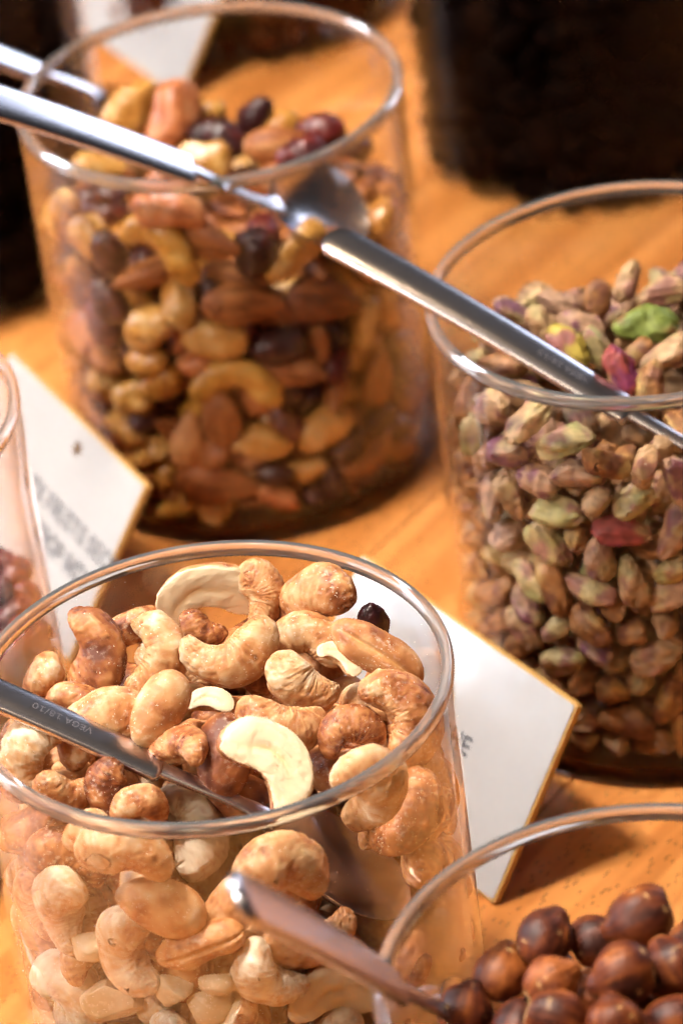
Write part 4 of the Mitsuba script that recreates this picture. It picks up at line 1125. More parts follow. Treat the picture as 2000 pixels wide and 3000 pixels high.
chunk 2 0 1 -747 2496 492 -541 467 598 363 109 311
almond 3 50 1 154 2273 425 708 -383 -566 179 104 570
raisin 2 0 0 277 2499 131 -228 -614 -749 -97 102 328
chunk 5 0 1 -751 2482 101 65 697 710 68 101 577
almond 7 50 1 -312 2969 786 -844 -434 -306 -70 96 578
goldraisin 5 0 0 -568 2232 951 -904 -340 125 225 97 579
cranberry 1 0 0 -537 2499 840 -374 -115 727 -564 93 584
raisin 3 0 0 -216 2426 819 -229 -594 767 73 101 587
ringpiece 8 0 1 -7 2212 689 541 6 824 168 102 588
chunk 7 0 1 0 2199 560 -45 979 -134 146 95 592
raisin 3 0 0 26 2192 864 205 264 794 509 93 596
chunk 6 0 1 -123 2144 890 -894 121 165 -398 95 597
goldraisin 4 0 0 245 2481 309 330 -271 -718 549 92 599
chunk 1 0 1 -199 2091 489 -534 -136 -404 -731 102 603
almond 5 50 1 249 2519 405 -324 -804 -167 470 100 381
chunk 7 0 1 -294 2154 708 -478 -309 749 340 94 609
chunk 1 0 1 63 2271 654 270 110 693 660 104 610
chunk 4 0 1 -756 2579 608 -120 -657 150 729 103 612
almond 4 50 0 -47 2646 855 743 334 574 85 92 613
almond 7 50 1 -72 2242 835 -14 -855 -10 518 107 614
almond 2 50 0 -285 2493 792 303 -611 -650 334 91 616
raisin 8 0 0 -546 2177 495 260 -835 407 -264 92 557
cranberry 3 0 0 182 2398 444 167 -294 -671 660 106 623
chunk 6 0 1 -236 2102 813 561 572 -84 -593 106 350
almond 1 50 1 -652 2270 171 926 -149 -341 -56 92 422
chunk 8 0 1 -505 2320 867 -9 -722 -176 669 100 626
raisin 6 0 0 -39 2146 188 504 -755 268 -323 95 627
goldraisin 6 0 0 66 2169 651 209 -525 577 590 93 628
chunk 2 0 1 -593 2309 778 396 676 116 -611 102 629
raisin 5 0 0 -335 2032 414 -202 610 669 -374 91 631
almond 6 50 1 -569 2225 585 -771 -147 -580 -219 98 632
raisin 4 0 0 -421 2724 794 283 -115 802 514 95 633
papaya 6 0 1 60 2327 286 -225 350 908 -49 105 634
raisin 3 0 0 -670 2295 888 -277 580 -204 -738 108 568
raisin 2 0 0 -334 2045 88 -719 664 -107 178 95 636
raisin 1 0 0 -381 2090 459 -351 -468 810 -47 99 637
almond 2 50 1 -657 2479 777 -155 -585 389 695 96 642
almond 2 50 1 -227 2799 284 167 -868 -449 129 101 476
almond 3 50 1 -485 2160 780 615 -553 -293 -479 107 525
raisin 7 0 0 -143 2066 304 -639 -176 275 697 92 631
raisin 2 0 0 -320 2121 519 199 220 -917 -266 106 647
chunk 7 0 1 -405 2183 493 -610 -23 406 680 109 648
almond 1 50 1 -343 2121 123 672 -695 245 65 107 649
raisin 6 0 1 -581 2654 750 -81 -516 550 651 108 658
goldraisin 5 0 1 -615 2228 728 -136 289 933 164 110 276
almond 7 50 0 56 2261 470 -172 847 427 -266 92 663
raisin 2 0 0 -533 2095 673 842 169 343 -382 93 664
raisin 8 0 0 -292 2900 716 20 -90 -21 -33 108 -1
raisin 8 0 0 -194 2944 828 -51 49 -54 -46 91 -1
raisin 1 0 0 -264 2089 202 -83 47 -18 22 107 -1
goldraisin 7 0 0 173 2770 803 0 71 30 -64 99 -1
almond 1 50 0 -238 2781 879 -74 -55 -23 -31 108 -1
goldraisin 6 0 0 -215 2175 549 55 12 82 -7 97 -1
raisin 3 0 0 -371 2821 763 49 -63 -8 59 107 -1
almond 6 50 0 75 2492 780 11 40 -70 57 103 -1
raisin 1 0 0 -140 2108 157 75 -3 -8 66 91 -1
almond 3 50 0 -48 2180 100 40 -30 -71 50 94 -1
almond 2 50 0 98 2832 779 -80 8 50 33 107 -1
raisin 1 0 0 -282 2130 599 -71 18 -23 -64 110 -1
chunk 2 0 0 -195 2165 712 -5 -33 39 -86 93 -1
almond 4 50 0 42 2135 137 -43 62 -63 -18 98 -1
almond 5 50 0 -505 2324 117 48 65 -28 -51 110 -1
raisin 7 0 0 -358 2121 358 -12 -14 15 97 94 -1
chunk 5 0 0 -483 2270 517 49 -43 -66 36 105 -1
raisin 6 0 0 -226 2583 801 -47 38 19 -78 106 -1
papaya 6 0 0 -40 2555 801 -76 -31 51 24 103 -1
almond 2 50 0 -275 2933 886 2 40 86 -31 97 -1
raisin 7 0 0 93 2280 528 -58 74 -35 -8 92 -1
chunk 1 0 0 202 2376 661 6 54 -37 -75 94 -1
almond 3 50 0 -54 2185 468 -1 67 -74 -8 109 -1
almond 2 50 0 -507 2252 301 -8 65 -74 -14 99 -1
raisin 5 0 0 -116 2810 709 -13 49 -4 -86 106 -1
raisin 4 0 0 260 2602 334 -64 -26 -70 18 100 -1
goldraisin 1 0 0 -511 2174 161 99 11 -10 3 101 -1
ringpiece 4 0 0 -625 2601 696 -44 -75 -7 49 93 -1
raisin 5 0 0 -151 2191 215 -6 34 6 94 94 -1
chunk 4 0 0 116 2361 566 -75 -3 -63 -19 96 -1
ringpiece 2 0 0 -161 2240 739 -54 69 30 38 105 -1
chunk 3 0 0 -454 2201 632 6 43 80 -42 102 -1
raisin 8 0 0 -47 2892 857 65 -15 -30 68 105 -1
raisin 5 0 0 -185 2982 229 75 -65 9 -1 107 -1
raisin 8 0 0 215 2704 471 -12 83 -54 1 106 -1
raisin 6 0 0 -460 2945 289 23 93 23 -17 104 -1
raisin 6 0 0 123 2836 667 -48 8 -60 -63 95 -1
almond 4 50 0 -744 2516 307 27 79 -55 1 91 -1
goldraisin 2 0 0 131 2794 205 27 -27 -37 -85 99 -1
cranberry 4 0 0 -578 2661 627 -52 58 -48 -40 102 -1
raisin 8 0 0 -334 2187 207 -7 -99 12 0 99 -1
almond 2 50 0 41 2639 239 10 9 -97 -20 95 -1
almond 5 50 0 -562 2737 389 -8 2 -52 85 98 -1
almond 1 50 0 -370 2198 784 -31 53 -75 23 102 -1
ringpiece 4 0 0 -263 2956 120 11 67 66 -32 107 -1
almond 5 50 0 82 2573 105 31 18 -83 -43 95 -1
raisin 7 0 0 231 2592 525 86 -40 -18 -27 99 -1
almond 3 50 0 -478 2655 452 48 -84 -11 21 98 -1
cranberry 3 0 0 -472 2238 793 -3 99 3 15 99 -1
raisin 1 0 0 -162 2371 791 -69 48 16 -53 99 -1
raisin 2 0 0 64 2245 196 -39 92 7 2 93 -1
cranberry 7 0 0 -512 2794 244 -6 15 37 -91 97 -1
chunk 4 0 0 -485 2831 615 19 -48 -78 -36 99 -1
ringpiece 1 0 0 -621 2422 554 -76 -59 0 -26 94 -1
almond 1 50 0 -395 2951 546 9 -67 20 71 109 -1
raisin 5 0 0 -257 2821 543 49 22 -63 -57 105 -1
cranberry 3 0 0 195 2583 667 -35 75 -34 -45 95 -1
ringpiece 8 0 0 125 2679 178 -16 62 75 16 107 -1
chunk 3 0 0 148 2567 583 -53 -15 -26 -80 102 -1
almond 2 50 0 63 2467 149 -43 0 0 90 90 -1
almond 2 50 0 -643 2347 592 -54 1 75 38 93 -1
almond 8 50 0 -103 2888 781 -29 -2 16 94 107 -1
almond 2 50 0 -216 2843 95 -69 72 4 0 92 -1
almond 6 50 0 -309 2925 369 -35 -60 -71 5 110 -1
raisin 5 0 0 -120 2691 759 -27 52 79 -21 93 -1
raisin 3 0 0 26 2390 536 -70 -20 -54 -42 109 -1
raisin 7 0 0 -550 2899 391 -52 -75 -36 17 99 -1
raisin 3 0 0 -747 2643 387 1 -75 -21 63 109 -1
raisin 6 0 0 -114 2824 553 36 -61 64 29 95 -1
almond 7 50 0 117 2678 125 3 77 52 -36 101 -1
raisin 8 0 0 -673 2627 123 -6 59 -33 -74 104 -1
ringpiece 3 0 0 -19 2610 634 -71 -52 46 9 98 -1
papaya 2 0 0 -530 2715 282 21 -90 -33 -18 95 -1
chunk 4 0 0 -32 2669 578 67 -50 -7 54 97 -1
raisin 5 0 0 -340 2186 417 16 -45 9 88 107 -1
papaya 2 0 0 -550 2893 230 -57 40 55 47 93 -1
cranberry 2 0 0 -635 2382 235 -29 -77 -56 -7 99 -1
almond 5 50 0 32 2352 91 -70 0 0 -71 106 -1
raisin 7 0 0 108 2499 88 -11 23 -93 27 93 -1
raisin 8 0 0 -12 2856 610 -3 63 -39 67 96 -1
raisin 2 0 0 -608 2297 361 -21 -9 30 -93 102 -1
ringpiece 7 0 0 -586 2379 226 -70 -32 61 19 96 -1
cranberry 4 0 0 -302 2782 627 16 77 58 22 105 -1
almond 7 50 0 -466 2426 783 -90 -23 38 2 101 -1
raisin 8 0 0 -609 2443 678 -23 58 77 -16 100 -1
raisin 3 0 0 65 2881 321 23 -81 50 21 90 -1
raisin 8 0 0 -490 2137 597 -54 -3 -59 -60 96 -1
almond 7 50 0 -695 2361 89 1 -58 81 1 102 -1
cranberry 3 0 0 -232 2949 570 -43 40 80 -13 93 -1
almond 2 50 0 122 2360 121 25 -62 -46 58 106 -1
cranberry 4 0 0 48 2550 704 -34 13 50 78 103 -1
cranberry 7 0 0 -628 2284 91 64 43 41 49 104 -1
raisin 5 0 0 61 2516 498 36 -6 -73 58 92 -1
raisin 8 0 0 54 2476 672 47 37 -80 2 108 -1
goldraisin 2 0 0 -190 2894 480 -35 82 -9 44 103 -1
almond 5 50 0 198 2491 724 11 -56 6 82 107 -1
raisin 3 0 0 -460 2717 224 -39 11 -53 -74 110 -1
raisin 5 0 0 -529 2408 302 71 29 -16 -62 91 -1
goldraisin 2 0 0 26 2888 773 -65 22 38 62 102 -1
almond 8 50 0 -443 2690 580 27 -76 -37 46 91 -1
almond 1 50 0 -393 2272 880 51 -4 69 52 98 -1
raisin 4 0 0 -210 2908 213 -72 41 -22 -51 92 -1
almond 4 50 0 95 2476 557 -3 7 90 42 95 -1
cranberry 4 0 0 -673 2729 701 -17 -23 24 -93 94 -1
chunk 1 0 0 -445 2842 508 4 -64 -31 -71 97 -1
ringpiece 7 0 0 12 2690 372 -85 -28 27 36 103 -1
almond 5 50 0 -364 2352 860 55 -1 -79 27 95 -1
raisin 3 0 0 -232 2976 412 10 74 -7 -66 96 -1
almond 2 50 0 -19 2715 385 48 28 -71 -42 103 -1
chunk 6 0 0 5 2786 520 -51 29 -81 6 101 -1
raisin 6 0 0 -246 2987 166 -64 75 -15 -3 97 -1
almond 7 50 0 59 2376 219 -25 1 -21 95 93 -1
goldraisin 1 0 0 -550 2593 549 -59 -70 37 -11 105 -1
almond 6 50 0 -30 2254 398 -86 -4 -2 -50 104 -1
goldraisin 2 0 0 -544 2502 561 46 -37 -80 -9 100 -1
cranberry 6 0 0 -16 2438 755 48 75 -36 -29 102 -1
raisin 8 0 0 -286 2818 193 32 64 17 -68 107 -1
raisin 3 0 0 69 2319 775 22 41 85 24 102 -1
almond 6 50 0 131 2600 416 1 6 98 18 104 -1
chunk 1 0 0 -675 2506 619 12 33 -68 65 98 -1
raisin 4 0 0 -596 2768 285 74 -9 -64 -19 91 -1
almond 6 50 0 -697 2454 210 -31 -48 1 82 108 -1
raisin 7 0 0 138 2723 743 -65 31 14 68 101 -1
almond 2 50 0 40 2787 702 34 88 -17 -29 103 -1
ringpiece 8 0 0 -174 2851 188 -10 -41 86 -30 95 -1
almond 4 50 0 35 2654 486 -2 8 -82 -57 102 -1
papaya 2 0 0 -517 2693 699 42 74 -45 -26 103 -1
raisin 8 0 0 -619 2576 183 -37 85 34 -15 110 -1
raisin 4 0 0 -533 2591 331 26 -30 46 80 108 -1
raisin 5 0 0 -343 2977 427 28 3 88 -38 110 -1
raisin 5 0 0 -642 2246 647 51 -60 -59 18 104 -1
almond 5 50 0 215 2667 571 -74 52 -41 -14 90 -1
ringpiece 1 0 0 89 2785 554 -8 -73 -9 68 105 -1
goldraisin 3 0 0 -94 2330 786 39 -72 39 43 91 -1
raisin 7 0 0 182 2433 103 47 14 -7 87 95 -1
raisin 5 0 0 -743 2665 750 34 58 30 -67 99 -1
ringpiece 5 0 0 9 2718 612 -85 -12 44 -27 93 -1
raisin 3 0 0 -457 2899 128 6 -26 -82 -50 100 -1
raisin 3 0 0 227 2624 93 0 28 96 2 109 -1
raisin 8 0 0 -579 2582 391 -49 24 -79 28 97 -1
chunk 5 0 0 -613 2426 135 20 -67 -67 25 110 -1
chunk 2 0 0 -325 2900 109 25 40 -83 30 92 -1
ringpiece 8 0 0 -584 2373 371 -75 -50 -22 37 92 -1
raisin 1 0 0 -589 2691 465 38 6 -82 43 101 -1
almond 5 50 0 -456 2933 405 -44 -22 79 -36 97 -1
almond 7 50 0 -529 2742 108 68 69 -7 -23 106 -1
cranberry 1 0 0 -66 2779 89 21 3 9 97 99 -1
raisin 5 0 0 -624 2490 355 76 42 49 -5 99 -1
cranberry 8 0 0 218 2638 746 67 72 14 -4 92 -1
almond 5 50 0 -583 2830 715 -35 87 34 -6 92 -1
almond 2 50 0 -577 2662 345 -81 56 15 11 100 -1
almond 2 50 0 -751 2638 140 66 -34 -66 12 101 -1
chunk 8 0 0 -499 2269 207 8 -1 91 41 108 -1
almond 4 50 0 -425 2760 436 92 -26 30 3 97 -1
raisin 3 0 0 -36 2877 693 -1 -99 -10 2 95 -1
raisin 6 0 0 -544 2742 618 -39 92 -6 6 97 -1
almond 1 50 0 -407 2760 630 32 -31 -4 -89 97 -1
ringpiece 3 0 0 -291 2870 276 33 78 11 52 104 -1
chunk 3 0 0 32 2514 409 -43 47 63 -45 101 -1
almond 6 50 0 -578 2280 445 58 56 -7 -58 101 -1
cranberry 2 0 0 -445 2805 707 -1 37 -83 42 100 -1
cranberry 2 0 0 -122 2165 92 -46 -23 -32 -79 107 -1
papaya 8 0 0 -157 2754 605 42 -80 32 -29 99 -1
raisin 2 0 0 205 2651 365 -30 -82 9 -48 102 -1
almond 4 50 0 -594 2818 424 -61 -64 45 -15 91 -1
almond 1 50 0 -51 2233 328 -85 -2 -8 -52 93 -1
goldraisin 5 0 0 51 2188 88 -37 88 -25 13 96 -1
raisin 2 0 0 218 2460 592 -36 16 66 64 103 -1
raisin 6 0 0 190 2683 695 -5 85 44 26 102 -1
raisin 4 0 0 -501 2303 395 -89 26 -33 17 101 -1
almond 8 50 0 -631 2566 273 11 29 60 74 101 -1
goldraisin 3 0 0 -535 2432 648 7 -64 -60 47 96 -1
papaya 1 0 0 -185 2877 666 64 -66 9 38 91 -1
almond 1 50 0 -402 2182 284 -5 26 -32 -91 109 -1
cranberry 6 0 0 -354 2183 642 -1 -58 15 -80 109 -1
almond 6 50 0 -187 2960 666 28 55 -59 52 97 -1
raisin 7 0 0 -674 2415 297 -2 88 36 30 99 -1
papaya 4 0 0 -116 2741 433 20 -80 40 -41 98 -1
almond 1 50 0 -677 2703 209 -54 67 7 50 92 -1
raisin 1 0 0 -583 2828 171 8 -13 -91 39 108 -1
raisin 8 0 0 206 2729 109 82 -25 45 -25 100 -1
raisin 4 0 0 84 2780 302 32 -17 -83 42 90 -1
raisin 6 0 0 -549 2895 550 -56 -69 -45 2 101 -1
almond 8 50 0 -453 2630 785 -14 98 12 12 95 -1
raisin 7 0 0 -349 2191 111 -35 -78 20 -48 91 -1
raisin 8 0 0 159 2443 179 -22 0 -38 90 98 -1
cranberry 7 0 0 -187 2955 298 13 82 51 22 96 -1
raisin 8 0 0 -449 2660 158 72 43 52 -16 95 -1
raisin 2 0 0 -556 2821 340 37 -78 47 -20 96 -1
ringpiece 4 0 0 -96 2773 255 -7 33 -9 94 109 -1
almond 1 50 0 -292 2763 457 51 -68 -11 -52 100 -1
raisin 7 0 0 160 2359 205 -84 -36 -27 -29 95 -1
almond 4 50 0 -97 2953 172 -4 -94 26 -21 100 -1
chunk 2 0 0 104 2711 352 -34 -29 -3 89 97 -1
papaya 5 0 0 126 2488 394 -3 -83 -22 -52 99 -1
almond 2 50 0 -41 2755 287 19 43 3 88 108 -1
chunk 7 0 0 -130 2952 397 4 33 -93 18 95 -1
almond 6 50 0 -545 2524 151 44 -37 76 31 104 -1
raisin 5 0 0 40 2683 93 -66 43 -34 52 109 -1
raisin 7 0 0 268 2580 462 64 -1 39 66 94 -1
almond 1 50 0 -628 2485 517 -52 66 29 -46 106 -1
ringpiece 8 0 0 -454 2561 744 -38 18 56 71 101 -1
almond 2 50 0 -176 2742 89 98 0 -1 -19 98 -1
chunk 3 0 0 -328 2885 570 56 -28 -76 -20 103 -1
cranberry 2 0 0 -505 2664 546 -84 13 -29 44 98 -1
raisin 5 0 0 -621 2272 287 -25 95 3 -20 103 -1
raisin 6 0 0 -157 2646 813 -18 -68 62 34 102 -1
raisin 3 0 0 153 2800 462 -29 57 -45 -62 95 -1
almond 5 50 0 16 2862 89 99 0 -1 11 102 -1
raisin 3 0 0 24 2307 161 6 2 68 73 99 -1
papaya 4 0 0 -665 2609 516 75 23 48 -39 109 -1
raisin 2 0 0 -663 2569 377 22 -55 55 -58 100 -1
raisin 4 0 0 -102 2962 710 39 -27 -86 -17 107 -1
goldraisin 8 0 0 -11 2903 362 73 4 -34 59 91 -1
almond 8 50 0 195 2450 255 -15 -39 90 15 91 -1
raisin 7 0 0 -206 2110 120 3 -28 40 -87 94 -1
raisin 8 0 0 -574 2391 749 10 13 98 10 107 -1
raisin 6 0 0 -152 2733 523 -3 3 -93 -37 107 -1
almond 7 50 0 -553 2511 447 -28 -85 -36 -27 104 -1
goldraisin 4 0 0 -660 2764 492 21 16 47 -84 107 -1
almond 6 50 0 -346 2906 264 55 43 -55 -46 109 -1
raisin 5 0 0 -738 2572 224 -28 -1 -30 -91 101 -1
goldraisin 5 0 0 63 2435 280 0 0 -63 -78 92 -1
chunk 6 0 0 109 2326 368 48 35 -22 77 100 -1
chunk 2 0 0 -578 2646 102 5 61 78 8 102 -1
cranberry 8 0 0 -232 2136 268 27 -78 46 -32 109 -1
raisin 1 0 0 -277 2967 668 72 -17 -56 37 99 -1
cranberry 3 0 0 11 2352 464 -80 12 -28 -51 105 -1
raisin 7 0 0 262 2568 762 48 70 -40 34 93 -1
raisin 8 0 0 -697 2614 843 -76 63 -18 3 96 -1
almond 4 50 0 61 2536 236 -32 21 -42 -82 107 -1
almond 4 50 0 -658 2804 240 -31 22 -71 60 91 -1
chunk 6 0 0 58 2670 805 5 46 -27 -84 100 -1
raisin 1 0 0 -49 2258 198 -39 5 -73 56 103 -1
almond 2 50 0 -145 2732 186 -18 -26 56 -76 102 -1
cranberry 6 0 0 108 2582 499 76 -61 22 6 102 -1
raisin 3 0 0 -533 2512 327 -65 42 -53 -35 98 -1
ringpiece 2 0 0 -79 2746 757 -57 74 22 29 101 -1
raisin 7 0 0 -246 2175 91 -1 -3 29 -96 106 -1
cranberry 8 0 0 68 2833 376 -93 -36 -4 5 107 -1
cranberry 6 0 0 -567 2434 368 -20 25 -93 -18 104 -1
raisin 7 0 0 -266 2737 356 -80 -58 -12 7 91 -1
almond 2 50 0 46 2781 149 -2 -10 -64 -76 103 -1
raisin 2 0 0 -714 2641 241 38 -6 -81 43 96 -1
raisin 2 0 0 -528 2858 482 -61 -47 -63 -9 93 -1
goldraisin 4 0 0 -451 2924 207 -86 -46 15 15 103 -1
ringpiece 7 0 0 -385 2764 251 -83 42 -28 23 107 -1
cranberry 5 0 0 201 2552 268 -22 97 5 1 91 -1
raisin 2 0 0 13 2787 799 33 12 24 91 92 -1
almond 4 50 0 89 2618 295 -15 -34 90 24 98 -1
raisin 1 0 0 -532 2404 226 -51 -52 -19 -66 92 -1
papaya 8 0 0 -490 2636 272 36 26 40 -80 101 -1
cranberry 1 0 0 -152 2733 700 -19 2 93 33 101 -1
almond 5 50 0 -121 2960 491 -95 25 -17 -1 96 -1
raisin 5 0 0 -549 2738 510 -79 37 -49 -8 91 -1
almond 8 50 0 -686 2756 349 -9 60 -48 -63 106 -1
papaya 2 0 0 -342 2783 97 41 80 -40 -20 102 -1
almond 3 50 0 124 2405 744 -5 66 58 -48 101 -1
raisin 8 0 0 -506 2585 124 62 1 72 -30 105 -1
raisin 1 0 0 -366 2739 513 26 80 36 40 105 -1
ringpiece 2 0 0 -118 2865 130 95 -18 -12 -23 105 -1
cranberry 3 0 0 -244 2766 682 41 -82 -22 34 106 -1
raisin 5 0 0 40 2425 361 -48 27 -18 -81 93 -1
chunk 8 0 0 -67 2856 430 49 -83 -15 21 103 -1
papaya 5 0 0 113 2216 133 -69 -34 60 23 99 -1
chunk 6 0 0 -122 2157 542 -1 91 -13 40 101 -1
raisin 6 0 0 -415 2810 235 -94 -1 23 25 91 -1
raisin 2 0 0 41 2752 892 -13 -33 73 -58 98 -1
goldraisin 6 0 0 -200 2768 457 -43 -61 -24 -63 98 -1
raisin 5 0 0 93 2592 759 -68 -63 -36 6 106 -1
ringpiece 3 0 0 137 2822 228 52 -4 -70 49 93 -1
cranberry 1 0 0 -37 2694 137 -18 -31 36 86 109 -1
chunk 7 0 0 20 2861 228 -12 -68 -15 -71 109 -1
goldraisin 3 0 0 -679 2359 492 -29 77 -49 30 108 -1
raisin 7 0 0 -370 2842 449 73 13 -40 -54 99 -1
chunk 6 0 0 154 2768 601 -61 -33 62 -37 107 -1
raisin 1 0 0 -754 2561 370 26 31 -89 21 107 -1
almond 1 50 0 -220 2827 392 -13 -85 21 47 103 -1
raisin 5 0 0 -466 2908 750 -15 -38 -77 -49 94 -1
raisin 2 0 0 -263 2741 186 -71 38 -54 -25 106 -1
raisin 2 0 0 141 2561 336 -1 19 -95 24 107 -1
almond 1 50 0 -479 2270 720 90 10 -7 -42 101 -1
almond 4 50 0 -95 2191 270 25 3 -97 4 106 -1
almond 8 50 0 -100 2918 321 27 92 27 -8 105 -1
papaya 2 0 0 -601 2853 94 40 -85 -32 13 93 -1
raisin 3 0 0 -643 2704 574 -16 30 86 38 94 -1
almond 1 50 0 -536 2370 537 36 48 -32 73 95 -1
raisin 8 0 0 -437 2958 87 11 7 -19 -97 93 -1
raisin 8 0 0 134 2716 440 92 24 30 -5 93 -1
raisin 5 0 0 -415 2218 118 -19 -63 -50 56 100 -1
raisin 8 0 0 209 2725 341 -79 3 -53 30 96 -1
cranberry 1 0 0 -145 2882 198 -58 -50 15 -62 101 -1
raisin 8 0 0 141 2802 86 73 -66 9 -12 91 -1
almond 7 50 0 -672 2678 417 89 31 -12 -32 92 -1
chunk 1 0 0 -569 2699 185 51 1 -18 84 91 -1
raisin 8 0 0 64 2461 214 7 -12 90 -40 97 -1
raisin 4 0 0 -403 2948 754 73 48 20 -44 99 -1
raisin 7 0 0 -253 2344 776 -33 14 91 -23 100 -1
raisin 8 0 0 -53 2764 880 9 -53 -84 -1 100 -1
raisin 4 0 0 -132 2713 354 -7 22 74 -64 101 -1
chunk 5 0 0 50 2383 651 -84 53 -6 -13 96 -1
chunk 8 0 0 -546 2304 648 74 -26 2 -62 91 -1
goldraisin 1 0 0 254 2628 643 1 -65 -37 -66 93 -1
raisin 5 0 0 -667 2568 702 83 -17 -46 -27 105 -1
raisin 6 0 0 248 2643 238 22 59 50 60 96 -1
raisin 2 0 0 -291 2920 481 29 2 65 -70 99 -1
raisin 7 0 0 -668 2649 764 -57 -26 42 66 102 -1
almond 8 50 0 -84 2919 575 -54 15 62 -55 95 -1
goldraisin 7 0 0 -474 2819 314 -18 -92 30 -17 96 -1
almond 4 50 0 159 2610 215 65 -52 -48 28 98 -1
goldraisin 2 0 0 -763 2584 744 -49 58 -57 -33 107 -1
cranberry 1 0 0 -611 2852 511 38 -37 -20 -82 97 -1
cranberry 1 0 0 165 2389 321 -23 0 72 -65 94 -1
raisin 4 0 0 -135 2183 395 61 36 71 1 100 -1
cranberry 2 0 0 -261 2841 776 20 -34 86 32 103 -1
cranberry 8 0 0 58 2876 459 36 77 -36 -38 97 -1
raisin 4 0 0 -692 2726 93 79 55 9 25 103 -1
raisin 7 0 0 -515 2826 101 3 36 -45 -82 91 -1
raisin 3 0 0 -564 2242 88 54 56 49 39 93 -1
goldraisin 8 0 0 -560 2471 195 28 18 -3 94 90 -1
cranberry 8 0 0 -20 2253 121 24 -47 -35 77 96 -1
almond 1 50 0 -419 2753 135 50 -68 7 -53 107 -1
raisin 5 0 0 -404 2700 719 -49 -76 -41 -7 96 -1
raisin 4 0 0 -207 2177 163 59 77 23 -2 98 -1
raisin 5 0 0 98 2655 681 -47 -45 -6 -76 97 -1
raisin 8 0 0 -10 2602 87 45 -32 -47 69 98 -1
raisin 8 0 0 -491 2839 390 -39 72 20 -54 100 -1
raisin 7 0 0 220 2580 157 -21 -3 -93 -30 91 -1
chunk 4 0 0 51 2866 881 -19 -72 -67 -4 91 -1
papaya 3 0 0 -416 2870 317 36 76 -29 45 90 -1
''',
